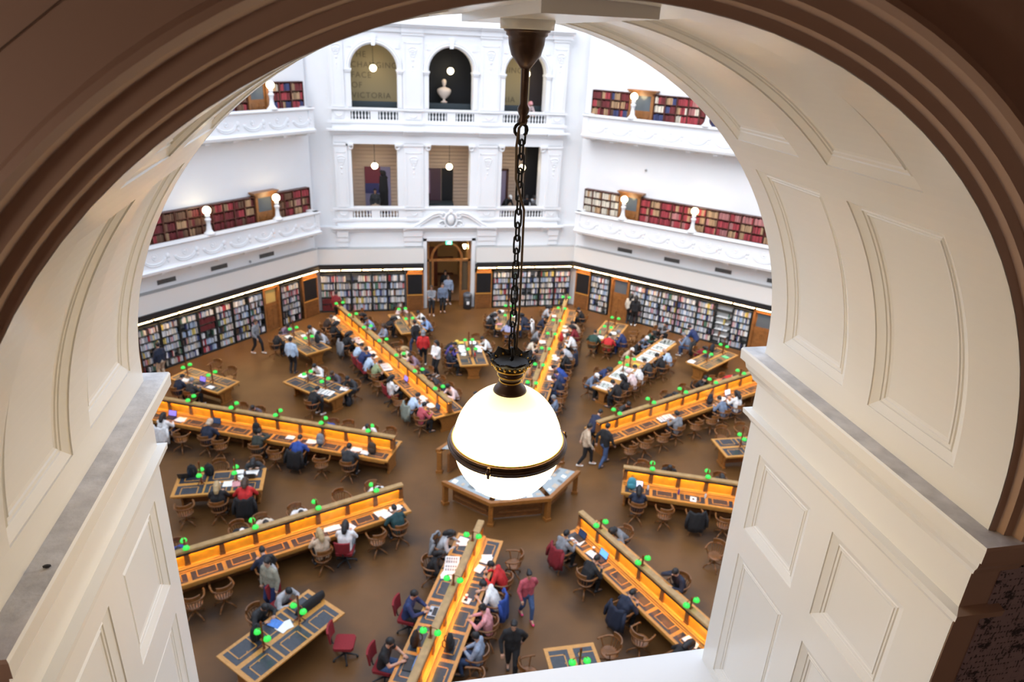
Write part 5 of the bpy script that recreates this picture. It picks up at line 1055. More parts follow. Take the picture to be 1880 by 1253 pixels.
ITEMS = [
('coat', -1.473, -6.174, 0.0, 1.178, 'royal', 'bright blue coat over chair of white t-shirt, right side of bottom centre long desk'),
('coat', -2.651, -3.726, 0.0, -1.963, 'grey', 'grey coat cap over chair of pale grey top, long hair, left bottom centre desk'),
('coat', 0.747, -4.491, 0.0, -1.178, 'darkred', 'dark red coat over chair of grey hoodie, left side of lower right long desk'),
('coat', 1.715, -6.966, 0.0, -1.178, 'darknavy', 'navy coat over chair of navy hoodie, leaning in, left side of lower right long desk'),
('coat', -7.123, 1.7, 0.0, -0.393, 'black', 'black coat over chair of royal blue jumper, near side of upper left long desk'),
('coat', -5.693, 11.012, 0.0, -1.178, 'grey', 'grey coat over chair of long dark hair, black top, left side of far left desk'),
('coat', -3.021, 4.525, 0.0, -1.178, 'sagegrey', 'grey-green coat over chair of pale blue-grey shirt, left side of far left long desk'),
('coat', 3.549, 12.635, 0.0, 1.37, 'white', 'white coat over chair of navy jacket and jeans, table right of the entrance'),
('coat', -8.455, -0.839, 0.0, 0.009, 'black', 'black coat over chair of red jumper, brown hair, table between the two left desks'),
('coat', 5.429, -3.461, 0.0, -0.172, 'black', 'black coat over second empty wooden chair from the hub, near side of middle right desk'),
('coat', -11.937, 3.912, 0.0, -0.393, 'white', 'white coat over chair of white hoodie, near side of upper left long desk'),
('coat', 4.745, 8.675, 0.0, 1.178, 'darknavy', 'navy coat over chair of pale grey shirt, right side of far right long desk'),
('coat', 11.036, 9.396, 0.0, 0.785, 'charcoal', 'charcoal coat over chair of blue-grey jacket, grey hair, right side of chess tables'),
('lapk', -10.154, 3.841, 0.775, -0.393, '', 'black laptop by navy coat and beige hood, near side of upper left long desk'),
('lap', -6.617, 3.007, 0.775, 2.749, '', 'silver laptop by blue jumper, bent low, far side of upper left long desk'),
('lap', -4.966, 2.249, 0.775, 2.749, '', 'silver laptop by plain white shirt, far side of upper left long desk'),
('lapv', -11.829, 4.61, 0.775, -0.393, '', 'laptop with violet screen by white hoodie, near side of upper left long desk'),
('lap', -3.126, -6.394, 0.775, -1.963, '', 'silver laptop by navy top with blue sleeves, left side of bottom centre long desk'),
('lapb', -3.849, -7.955, 0.775, -1.963, '', 'dark blue laptop by black t-shirt, left side of bottom centre long desk'),
('lapk', 1.356, -4.182, 0.775, -1.178, '', 'black laptop by grey hoodie, left side of lower right long desk'),
('lapb', 1.718, -5.108, 0.775, -1.178, '', 'dark blue laptop by black jacket, left side of lower right long desk'),
('lapv', 3.613, -7.978, 0.775, 1.963, '', 'laptop with violet screen on right side of lower right long desk'),
('lap', 4.003, -2.048, 0.775, -0.393, '', 'silver laptop by dark navy top, near side of middle right long desk'),
('lap', 10.35, 3.822, 0.775, 0.393, '', 'silver laptop by white jumper, dark hair, near side of upper right long desk'),
('lapb', -10.513, 0.613, 0.775, -3.133, '', 'dark blue laptop on table between the two left desks'),
('lapk', -8.456, 0.331, 0.775, -3.133, '', 'black laptop by charcoal top, head down, table between the two left desks'),
('lapv', -3.182, 6.65, 0.775, -1.178, '', 'laptop with violet screen by white jumper, long hair, left side of far left long desk'),
('lapk', -2.1, 4.075, 0.775, -1.178, '', 'black laptop by rose red jumper, left side of far left long desk'),
('lapv', -11.331, 7.414, 0.775, -0.628, '', 'laptop with violet screen by charcoal jacket, pale hair, table nearest the left arch pier'),
('pap', -11.416, 4.394, 0.775, -0.449, '', 'white paper sheets by white hoodie, near side of upper left long desk'),
('book', -7.394, 2.638, 0.775, -0.333, '', 'open book by royal blue jumper, near side of upper left long desk'),
('pap', -6.592, 2.27, 0.775, -0.155, '', 'white paper sheets by royal blue jumper, near side of upper left long desk'),
('pap', -5.044, 1.559, 0.775, -0.271, '', 'white paper sheets by charcoal jacket, near side of upper left long desk'),
('book', -4.784, 1.295, 0.775, -0.507, '', 'open book by charcoal jacket, near side of upper left long desk'),
('pap', -5.779, -2.68, 0.775, 0.231, '', 'outer white paper sheets by white top grey trousers, near side of lower left desk'),
('book', -5.669, -2.692, 0.775, 0.289, '', 'open book by white top and grey trousers, near side of lower left long desk'),
('pap', -5.272, -2.732, 0.775, 0.469, '', 'inner white paper sheets by white top grey trousers, near side of lower left desk'),
('pap', -4.312, -2.117, 0.775, 0.691, '', 'outer white paper sheets by dark teal jumper, near side of lower left long desk'),
('book', -4.159, -2.302, 0.775, 0.632, '', 'open book by dark teal jumper, near side of lower left long desk'),
('pap', -3.864, -1.944, 0.775, 0.333, '', 'inner white paper sheets by dark teal jumper, near side of lower left long desk'),
('pap', -2.068, -3.85, 0.775, -2.023, '', 'white paper sheets by pale grey top, long hair, left side of bottom centre long desk'),
('news', -2.471, -4.763, 0.775, -1.773, '', 'spread newspaper by black jacket with turquoise hood, left side of bottom centre long desk'),
('pap', -2.653, -5.117, 0.775, -2.093, '', 'white paper sheets by black jacket with turquoise hood, left side of bottom centre long desk'),
('pap', -1.457, -4.637, 0.775, 1.125, '', 'white paper sheets by black and red jacket, right side of bottom centre long desk'),
('book', -1.735, -5.026, 0.775, 0.886, '', 'open book by black and red jacket, right side of bottom centre long desk'),
('tab', -2.263, -6.128, 0.775, 0.988, '', 'white tablet by white t-shirt, right side of bottom centre long desk'),
('pap', 1.304, -4.292, 0.775, -1.154, '', 'white paper sheets by grey hoodie, left side of lower right long desk'),
('book', 1.545, -4.896, 0.775, -1.062, '', 'open book by black jacket, left side of lower right long desk'),
('pap', 3.055, -8.362, 0.775, -1.109, '', 'white paper sheets by long black hair, left side of lower right long desk'),
('tab', 5.627, -2.831, 0.775, -0.474, '', 'white tablet on near side of middle right long desk'),
('pap', 9.891, 3.634, 0.775, 0.663, '', 'white paper sheets by white jumper, dark hair, near side of upper right long desk'),
('pap', 10.165, 7.268, 0.775, -2.5, '', 'white paper sheets on table by the right-hand bookcases'),
('fold', 12.062, 7.571, 0.775, 0.361, 'green', 'green folder on table by the right-hand bookcases'),
('book', -6.065, 13.858, 0.775, -1.437, '', 'open book by dark brown jacket, left side of far left long desk'),
('pap', -6.221, 14.228, 0.775, -0.894, '', 'white paper sheets by dark brown jacket, left side of far left long desk'),
('news', -5.067, 11.208, 0.775, -0.885, '', 'spread newspaper by long dark hair, black top, left side of far left long desk'),
('pap', -4.564, 10.214, 0.775, -0.926, '', 'white paper sheets by pale blue shirt, left side of far left long desk'),
('pap', -4.355, 9.276, 0.775, -1.116, '', 'inner white paper sheets by navy top, leaning over, left side of far left long desk'),
('pap', -4.358, 9.715, 0.775, -1.291, '', 'outer white paper sheets by navy top, leaning over, left side of far left long desk'),
('book', -2.483, 4.731, 0.775, -1.423, '', 'open book by pale blue-grey shirt, left side of far left long desk'),
('pap', -2.454, 5.092, 0.775, -1.323, '', 'outer white paper sheets by pale blue-grey shirt, left side of far left long desk'),
('news', -3.834, 8.162, 0.775, -1.345, '', 'spread newspaper by sage green t-shirt, left side of far left long desk'),
('pap', -2.202, 4.405, 0.775, -0.921, '', 'inner white paper sheets by pale blue-grey shirt, left side of far left long desk'),
('book', 5.162, 13.519, 0.775, -1.728, '', 'open book by pale grey jumper, dark hair, left side of far right long desk'),
('pap', 3.706, 10.165, 0.775, -1.797, '', 'white paper sheets by cream coat, left side of far right long desk'),
('book', 5.34, 12.001, 0.775, 0.967, '', 'open book by beige jumper, right side of far right long desk'),
('pap', 5.234, 11.528, 0.775, 1.021, '', 'white paper sheets by beige jumper, right side of far right long desk'),
('pap', 4.977, 10.917, 0.775, 1.058, '', 'white paper sheets by dark red top, right side of far right long desk'),
('book', 3.881, 8.528, 0.775, 1.447, '', 'open book by black and white jacket, right side of far right long desk'),
('pap', 3.907, 8.25, 0.775, 0.976, '', 'white paper sheets by black and white jacket, right side of far right long desk'),
('pap', 3.479, 7.289, 0.775, 1.352, '', 'white paper sheets by blue jumper, bent low, right side of far right long desk'),
('book', 3.122, 6.378, 0.775, 1.287, '', 'open book by navy blue jumper, right side of far right long desk'),
('pap', 3.176, 6.256, 0.775, 1.206, '', 'white paper sheets by navy blue jumper, right side of far right long desk'),
('fold', -0.27, 10.46, 0.775, -1.295, 'yellow', 'yellow folder by black top and yellow cap, table behind the lantern crown'),
('pap', -0.288, 9.957, 0.775, -1.713, '', 'white paper sheets by black top and yellow cap, table behind the lantern crown'),
('pap', -0.296, 9.545, 0.775, -1.556, '', 'white paper sheets by violet jumper, table behind the lantern crown'),
('book', -0.274, 9.138, 0.775, -1.776, '', 'open book by violet jumper, table behind the lantern crown'),
('pap', 0.529, 9.912, 0.775, 1.329, '', 'inner white paper sheets by white shirt, black vest, table behind the lantern crown'),
('book', 0.529, 9.463, 0.775, 1.29, '', 'open book by white shirt, black vest, table behind the lantern crown'),
('pap', 0.349, 10.46, 0.775, 1.461, '', 'outer white paper sheets by white shirt, black vest, table behind the lantern crown'),
('fold', 2.013, 12.656, 0.775, -1.998, 'pink', 'pink folder by black top, long hair, table right of the entrance'),
('pap', 3.03, 13.747, 0.775, 1.107, '', 'white paper sheets by navy top, long hair, table right of the entrance'),
('book', 2.897, 12.723, 0.775, 1.666, '', 'open book by navy jacket and jeans, table right of the entrance'),
('pap', 2.449, 14.463, 0.775, -1.898, '', 'white paper sheets by pale grey top, table right of the entrance'),
('pap', 7.616, 10.957, 0.775, 1.203, '', 'white paper sheets by navy tracksuit, table below the right bookcase door'),
('pap', 6.749, 10.454, 0.775, -2.052, '', 'white paper sheets by dark green jumper, table below the right bookcase door'),
('mat', 5.33, 5.333, 0.775, -2.365, '', 'chess mat with pieces on nearest chess table'),
('mat', 6.201, 6.201, 0.775, -2.356, '', 'inner chess mat with pieces on middle chess table'),
('mat', 6.698, 6.698, 0.775, 0.785, '', 'outer chess mat with pieces on middle chess table'),
('fold', 7.446, 7.22, 0.775, 0.924, 'yellow', 'yellow folder on middle chess table'),
('mat', 8.049, 7.788, 0.775, -2.382, '', 'first chess mat with pieces on farthest chess table from the hub'),
('mat', 8.632, 8.342, 0.775, -2.382, '', 'second chess mat with pieces on farthest chess table from the hub'),
('mat', 9.256, 8.934, 0.775, -2.382, '', 'third chess mat with pieces on farthest chess table from the hub'),
('mat', 9.844, 9.492, 0.775, -2.382, '', 'fourth chess mat with pieces on farthest chess table from the hub'),
('mat', 9.935, 9.578, 0.775, -2.382, '', 'fifth chess mat with pieces on farthest chess table from the hub'),
('mat', 9.935, 9.578, 0.775, 0.759, '', 'sixth chess mat with pieces on farthest chess table from the hub'),
('pap', -7.328, 7.67, 0.775, 2.449, '', 'white paper sheets by white shirt by far end, table between two left far desks'),
('pap', -5.594, 6.272, 0.775, 2.628, '', 'white paper sheets by charcoal jumper, table between the two left far desks'),
('news', -6.348, 6.033, 0.775, -0.558, '', 'spread newspaper by black jumper, table between the two left far desks'),
('pap', -11.991, 7.715, 0.775, -0.497, '', 'white paper sheets by dark navy jacket, table nearest the left arch pier'),
('book', -10.87, 6.966, 0.775, -0.592, '', 'open book by charcoal jacket, pale hair, table nearest the left arch pier'),
('pap', -9.016, 0.006, 0.775, 0.125, '', 'white paper sheets by black top, long blonde hair, table between the two left desks'),
('fold', -8.832, -0.029, 0.775, 0.143, 'pink', 'pink folder by red jumper, brown hair, table between the two left desks'),
('book', -8.839, 0.628, 0.775, -3.101, '', 'open book by charcoal top, head down, table between the two left desks'),
('pap', -8.447, 0.57, 0.775, -3.131, '', 'inner white paper sheets by charcoal top, head down, table between the two left desks'),
('pap', -8.674, 0.329, 0.775, -3.34, '', 'outer white paper sheets by charcoal top, head down, table between the two left desks'),
('tab', -9.407, 0.003, 0.775, 0.215, '', 'white tablet by black top, long blonde hair, table between the two left desks'),
('pap', -8.255, 11.906, 0.775, -0.987, '', 'white paper sheets by black coat, table below the left bookcase door'),
('book', -7.593, 11.993, 0.775, 1.905, '', 'open book by white shirt, table below the left bookcase door'),
('pap', -6.789, -6.334, 0.775, -2.573, '', 'white paper sheets by charcoal jumper, lower left table'),
('fold', -6.993, -6.199, 0.775, -2.149, 'blue', 'blue folder by charcoal jumper, lower left table'),
('news', 6.837, 2.348, 0.775, 0.246, '', 'spread newspaper by grey hoodie, reading, near side of upper right long desk'),
('pap', -3.114, 13.966, 0.775, -1.435, '', 'white paper sheets by black top, bent low, table left of the entrance'),
('pap', -2.2, 12.793, 0.775, 1.881, '', 'white paper sheets by light blue shirt, table left of the entrance'),
('bag', -8.595, 3.124, 0.775, -0.393, 'black', 'black bag by dark olive jacket, slouching, near side of upper left long desk'),
('bag', -6.319, 2.079, 0.775, -0.393, 'grey', 'grey bag by royal blue jumper, near side of upper left long desk'),
('bag', -4.552, 1.267, 0.775, -0.393, 'brown', 'brown bag by charcoal jacket, near side of upper left long desk'),
('bag', -10.259, 0.615, 0.775, -3.133, 'black', 'outer black bag on table between the two left desks'),
('bag', -9.741, 0.6, 0.775, -3.133, 'black', 'inner black bag on table between the two left desks'),
('bag', -7.375, -6.625, 0.775, -2.374, 'black', 'black bag by charcoal jumper, lower left table'),
('bagl', -6.142, -5.709, 0.775, -2.374, 'black', 'long black garment bag by pale grey hoodie, lower left table'),
('bag', -3.654, -7.375, 0.775, -1.963, 'black', 'black bag by black t-shirt, left side of bottom centre long desk'),
('bag', -2.86, -7.601, 0.775, 1.178, 'black', 'black bag by blue and white striped hoodie, right side of bottom centre long desk'),
('bag', 3.816, -1.97, 0.775, -0.393, 'teal', 'teal bag by dark navy top, near side of middle right long desk'),
('bag', 9.185, 3.339, 0.775, 0.393, 'dark', 'dark bag by blue-grey hoodie, near side of upper right long desk'),
('bag', 4.675, 10.263, 0.775, 1.178, 'redgrey', 'red grey backpack by white shirt with red sleeve, right side of far right desk'),
('bag', 2.764, 7.802, 0.775, -1.963, 'black', 'black bag by black top, left side of far right long desk'),
('bag', -6.927, 11.213, 0.775, 2.164, 'dark', 'dark bag by pale grey jumper, table below the left bookcase door'),
('bag', 11.682, 8.234, 0.775, -2.574, 'dark', 'dark bag by dark red scarf, bent low, table by the right-hand bookcases'),
('bag', 2.263, 6.692, 0.775, -1.963, 'tan', 'tan bag on left side of far right long desk'),
('bottle', 4.339, -2.122, 0.775, -0.393, 'clear', 'clear bottle by dark navy top, near side of middle right long desk'),
('bottle', 5.252, -2.5, 0.775, -0.393, 'purple', 'purple bottle on near side of middle right long desk'),
('bottle', 6.043, -2.828, 0.775, -0.393, 'clear', 'clear bottle on near side of middle right long desk'),
('bottle', -3.606, -7.642, 0.775, -1.963, 'yellow', 'yellow bottle by black t-shirt, left side of bottom centre long desk'),
('bottle', 0.209, 8.878, 0.775, 1.571, 'red', 'red bottle on table behind the lantern crown'),
('bottle', 11.275, 7.655, 0.775, -2.574, 'clear', 'clear bottle by dark red scarf, bent low, table by the right-hand bookcases'),
('bottle', 6.899, 10.949, 0.775, -2.173, 'green', 'green bottle on table below the right bookcase door'),
('cup', -5.008, 11.294, 0.775, -1.178, 'red', 'red cup by long dark hair, black top, left side of far left long desk'),
('cup', -2.233, -6.062, 0.775, 1.178, 'red', 'red cup by white t-shirt, right side of bottom centre long desk'),
('cup', -2.343, 4.823, 0.775, -1.178, 'white', 'white cup by pale blue-grey shirt, left side of far left long desk'),
('cup', -0.16, -8.811, 0.775, -1.571, 'pink', 'pink cup on bottom edge table'),
('cup', 1.64, -4.744, 0.775, -1.178, 'orange', 'orange cup by grey hoodie, left side of lower right long desk'),
('bag', -5.448, 6.236, 0.0, 5.17, 'dark', 'dark backpack on the floor at the end of table between the left far desks'),
('bag', -4.625, 8.548, 0.0, 1.971, 'black', 'black backpack on the floor behind sage green t-shirt, far left long desk'),
('bag', 9.819, 6.019, 0.0, 2.321, 'dark', 'dark backpack on the floor behind the upper right long desk')]

LAMPS = [
(-10.85, 7.412, 0.775, 0.942, 'pole', 'inner green-shaded lamp on table nearest the left arch pier'),
(-11.983, 8.235, 0.775, 0.942, 'pole', 'outer green-shaded lamp on table nearest the left arch pier'),
(-6.329, 6.329, 0.775, 0.785, 'pole', 'inner green-shaded lamp on table between the two left far desks'),
(-7.071, 7.071, 0.775, 0.785, 'pole', 'outer green-shaded lamp on table between the two left far desks'),
(-7.258, 10.845, 0.775, 0.593, 'pole', 'inner green-shaded lamp on table below the left bookcase door'),
(-8.041, 12.006, 0.775, 0.593, 'pole', 'outer green-shaded lamp on table below the left bookcase door'),
(-2.532, 12.802, 0.775, 0.201, 'pole', 'inner green-shaded lamp on table left of the entrance'),
(-2.811, 14.174, 0.775, 0.201, 'pole', 'outer green-shaded lamp on table left of the entrance'),
(0.049, 8.8, 0.775, -0.0, 'pole', 'inner green-shaded lamp on table behind the lantern crown'),
(0.049, 9.85, 0.775, -0.0, 'pole', 'outer green-shaded lamp on table behind the lantern crown'),
(2.532, 12.802, 0.775, -0.201, 'pole', 'inner green-shaded lamp on table right of the entrance'),
(2.811, 14.174, 0.775, -0.201, 'pole', 'outer green-shaded lamp on table right of the entrance'),
(7.227, 10.806, 0.775, -0.602, 'pole', 'inner green-shaded lamp on table below the right bookcase door'),
(8.02, 11.96, 0.775, -0.602, 'pole', 'outer green-shaded lamp on table below the right bookcase door'),
(10.953, 7.26, 0.775, -1.004, 'pole', 'inner green-shaded lamp on table by the right-hand bookcases'),
(12.133, 8.012, 0.775, -1.004, 'pole', 'outer green-shaded lamp on table by the right-hand bookcases'),
(8.8, 0.009, 0.775, -1.588, 'pole', 'inner green-shaded lamp on table by the right arch pier'),
(9.85, -0.01, 0.775, -1.588, 'pole', 'outer green-shaded lamp on table by the right arch pier'),
(-8.849, 0.168, 0.775, 1.58, 'pole', 'inner green-shaded lamp on table between the two left desks'),
(-9.899, 0.158, 0.775, 1.58, 'pole', 'outer green-shaded lamp on table between the two left desks'),
(-6.417, -6.196, 0.775, 2.339, 'pole', 'inner green-shaded lamp on lower left table'),
(-7.172, -6.926, 0.775, 2.339, 'pole', 'outer green-shaded lamp on lower left table'),
(0.0, -8.82, 0.775, -3.142, 'pole', 'inner green-shaded lamp on bottom edge table'),
(0.0, -9.87, 0.775, -3.142, 'pole', 'outer green-shaded lamp on bottom edge table'),
(6.541, 6.541, 0.775, -0.785, 'pole', 'nearer green-shaded lamp on the middle chess table'),
(7.071, 7.071, 0.775, -0.785, 'pole', 'farther green-shaded lamp on the middle chess table'),
(-4.587, 1.679, 1.35, 1.178, 'ridge', 'first double green lamp from the hub on upper left long desk'),
(-6.201, 2.42, 1.35, 1.178, 'ridge', 'second double green lamp from the hub on upper left long desk'),
(-7.815, 3.162, 1.35, 1.178, 'ridge', 'third double green lamp from the hub on upper left long desk'),
(-9.429, 3.903, 1.35, 1.178, 'ridge', 'fourth double green lamp from the hub on upper left long desk'),
(-11.043, 4.645, 1.35, 1.178, 'ridge', 'fifth double green lamp from the hub on upper left long desk'),
(-12.657, 5.386, 1.35, 1.178, 'ridge', 'sixth double green lamp from the hub on upper left long desk'),
(-14.271, 6.128, 1.35, 1.178, 'ridge', 'seventh double green lamp from the hub on upper left long desk'),
(-4.507, -1.87, 1.35, 1.963, 'ridge', 'first double green lamp from the hub on lower left long desk'),
(-6.165, -2.507, 1.35, 1.963, 'ridge', 'second double green lamp from the hub on lower left long desk'),
(-7.822, -3.144, 1.35, 1.963, 'ridge', 'third double green lamp from the hub on lower left long desk'),
(-9.48, -3.78, 1.35, 1.963, 'ridge', 'fourth double green lamp from the hub on lower left long desk'),
(-11.138, -4.417, 1.35, 1.963, 'ridge', 'fifth double green lamp from the hub on lower left long desk'),
(-12.795, -5.054, 1.35, 1.963, 'ridge', 'sixth double green lamp from the hub on lower left long desk'),
(-14.453, -5.69, 1.35, 1.963, 'ridge', 'seventh double green lamp from the hub on lower left long desk'),
(-1.864, -4.51, 1.35, 2.749, 'ridge', 'first double green lamp from the hub on bottom centre long desk'),
(-2.593, -6.129, 1.35, 2.749, 'ridge', 'second double green lamp from the hub on bottom centre long desk'),
(-3.321, -7.749, 1.35, 2.749, 'ridge', 'third double green lamp from the hub on bottom centre long desk'),
(-4.05, -9.368, 1.35, 2.749, 'ridge', 'fourth double green lamp from the hub on bottom centre long desk'),
(-4.778, -10.988, 1.35, 2.749, 'ridge', 'fifth double green lamp from the hub on bottom centre long desk'),
(-5.506, -12.607, 1.35, 2.749, 'ridge', 'sixth double green lamp from the hub on bottom centre long desk'),
(-6.235, -14.227, 1.35, 2.749, 'ridge', 'seventh double green lamp from the hub on bottom centre long desk'),
(1.87, -4.508, 1.35, -2.749, 'ridge', 'first double green lamp from the hub on lower right long desk'),
(2.516, -6.161, 1.35, -2.749, 'ridge', 'second double green lamp from the hub on lower right long desk'),
(3.163, -7.815, 1.35, -2.749, 'ridge', 'third double green lamp from the hub on lower right long desk'),
(3.809, -9.468, 1.35, -2.749, 'ridge', 'fourth double green lamp from the hub on lower right long desk'),
(4.456, -11.121, 1.35, -2.749, 'ridge', 'fifth double green lamp from the hub on lower right long desk'),
(5.102, -12.775, 1.35, -2.749, 'ridge', 'sixth double green lamp from the hub on lower right long desk'),
(5.749, -14.428, 1.35, -2.749, 'ridge', 'seventh double green lamp from the hub on lower right long desk'),
(4.509, -1.867, 1.35, -1.963, 'ridge', 'first double green lamp from the hub on middle right long desk'),
(6.148, -2.547, 1.35, -1.963, 'ridge', 'second double green lamp from the hub on middle right long desk'),
(7.788, -3.226, 1.35, -1.963, 'ridge', 'third double green lamp from the hub on middle right long desk'),
(9.428, -3.905, 1.35, -1.963, 'ridge', 'fourth double green lamp from the hub on middle right long desk'),
(11.068, -4.585, 1.35, -1.963, 'ridge', 'fifth double green lamp from the hub on middle right long desk'),
(12.708, -5.264, 1.35, -1.963, 'ridge', 'sixth double green lamp from the hub on middle right long desk'),
(14.348, -5.943, 1.35, -1.963, 'ridge', 'seventh double green lamp from the hub on middle right long desk'),
(4.535, 1.803, 1.35, -1.178, 'ridge', 'first double green lamp from the hub on upper right long desk'),
(6.175, 2.482, 1.35, -1.178, 'ridge', 'second double green lamp from the hub on upper right long desk'),
(7.815, 3.161, 1.35, -1.178, 'ridge', 'third double green lamp from the hub on upper right long desk'),
(9.455, 3.841, 1.35, -1.178, 'ridge', 'fourth double green lamp from the hub on upper right long desk'),
(11.095, 4.52, 1.35, -1.178, 'ridge', 'fifth double green lamp from the hub on upper right long desk'),
(12.735, 5.199, 1.35, -1.178, 'ridge', 'sixth double green lamp from the hub on upper right long desk'),
(14.375, 5.878, 1.35, -1.178, 'ridge', 'seventh double green lamp from the hub on upper right long desk'),
(1.867, 4.509, 1.35, -0.393, 'ridge', 'first double green lamp from the hub on far right long desk'),
(2.554, 6.145, 1.35, -0.393, 'ridge', 'second double green lamp from the hub on far right long desk'),
(3.242, 7.782, 1.35, -0.393, 'ridge', 'third double green lamp from the hub on far right long desk'),
(3.929, 9.418, 1.35, -0.393, 'ridge', 'fourth double green lamp from the hub on far right long desk'),
(4.617, 11.055, 1.35, -0.393, 'ridge', 'fifth double green lamp from the hub on far right long desk'),
(5.304, 12.691, 1.35, -0.393, 'ridge', 'sixth double green lamp from the hub on far right long desk'),
(5.992, 14.328, 1.35, -0.393, 'ridge', 'seventh double green lamp from the hub on far right long desk'),
(-1.886, 4.501, 1.35, 0.393, 'ridge', 'first double green lamp from the hub on far left long desk'),
(-2.562, 6.142, 1.35, 0.393, 'ridge', 'second double green lamp from the hub on far left long desk'),
(-3.238, 7.783, 1.35, 0.393, 'ridge', 'third double green lamp from the hub on far left long desk'),
(-3.914, 9.425, 1.35, 0.393, 'ridge', 'fourth double green lamp from the hub on far left long desk'),
(-4.59, 11.066, 1.35, 0.393, 'ridge', 'fifth double green lamp from the hub on far left long desk'),
(-5.266, 12.707, 1.35, 0.393, 'ridge', 'sixth double green lamp from the hub on far left long desk'),
(-5.942, 14.348, 1.35, 0.393, 'ridge', 'seventh double green lamp from the hub on far left long desk')]

TABLES = [(-11.255, 7.706, 0.942, 1.36, 0.6, 'std', 'table nearest the left arch pier'), (-6.682, 6.682, 0.785, 1.36, 0.65, 'std', 'table between the two left far desks'), (-7.538, 11.26, 0.593, 1.36, 0.65, 'std', 'table below the left bookcase door'), (-2.632, 13.292, 0.201, 1.36, 0.65, 'std', 'table left of the entrance'), (0.049, 9.3, 0.0, 1.36, 0.65, 'std', 'table behind the lantern crown'), (2.632, 13.292, -0.201, 1.36, 0.65, 'std', 'table right of the entrance'), (7.51, 11.218, -0.602, 1.36, 0.62, 'std', 'table below the right bookcase door'), (11.374, 7.528, -1.004, 1.36, 0.6, 'std', 'table by the right-hand bookcases'), (9.3, 0.0, -1.588, 1.36, 0.63, 'std', 'table by the right arch pier'), (-9.349, 0.163, 1.58, 1.36, 0.63, 'std', 'table between the two left desks'), (-6.776, -6.544, -3.944, 1.36, 0.68, 'std', 'lower left table'), (0.0, -9.32, -3.142, 1.36, 0.63, 'std', 'bottom edge table'), (5.515, 5.515, -0.794, 0.72, 0.42, 'chess', 'nearest chess table'), (6.894, 6.894, -0.785, 1.18, 0.5, 'chess', 'middle chess table'), (8.992, 8.683, -0.812, 1.5, 0.45, 'chess', 'farthest chess table')]
DESKS = [(-3.787, 1.311, 2.711, 'upper left long desk'), (-3.686, -1.555, -2.775, 'lower left long desk'), (-1.503, -3.707, -1.993, 'bottom centre long desk'), (1.549, -3.688, -1.198, 'lower right long desk'), (3.696, -1.531, -0.393, 'middle right long desk'), (3.722, 1.466, 0.393, 'upper right long desk'), (1.526, 3.697, 1.173, 'far right long desk'), (-1.551, 3.687, 1.961, 'far left long desk')]
def bracket_panel(m, x0, x1, hw, base, top=.72):
    h = []
    for i in range(9):
        a = PI/2*i/8; h.append((hw-(hw-base)*sin(a), top-.02-(top-.16)*(1-cos(a))*.85))
    L = [(base, 0)] + [(y, z) for y, z in reversed(h)] + [(hw, top)]
    poly = L + [(-y, z) for y, z in reversed(L)]
    m.prism(poly, x0, x1, 'x')
def inset(m, x0, x1, y0, y1, z, side):
    """leather with a pale timber strip frame let into it; mat 0 leather, 1 timber"""
    m.mat(0).box(x0, min(y0,y1), z, x1, max(y0,y1), z+.004); w = .028; dx = (x1-x0)*.17; m.mat(1)
    a, b = (y0, y1); k = a+(b-a)*.80
    for q0, q1 in ((x0+dx, x0+dx+w), (x1-dx-w, x1-dx)): m.box(q0, min(a,k), z, q1, max(a,k), z+.007)
    e = k-(w if b > a else -w); m.box(x0+dx, min(k,e), z, x1-dx, max(k,e), z+.007); m.cbox(((x0+x1)/2, a+(b-a)*.70, z+.006), (.035,.02,.006))
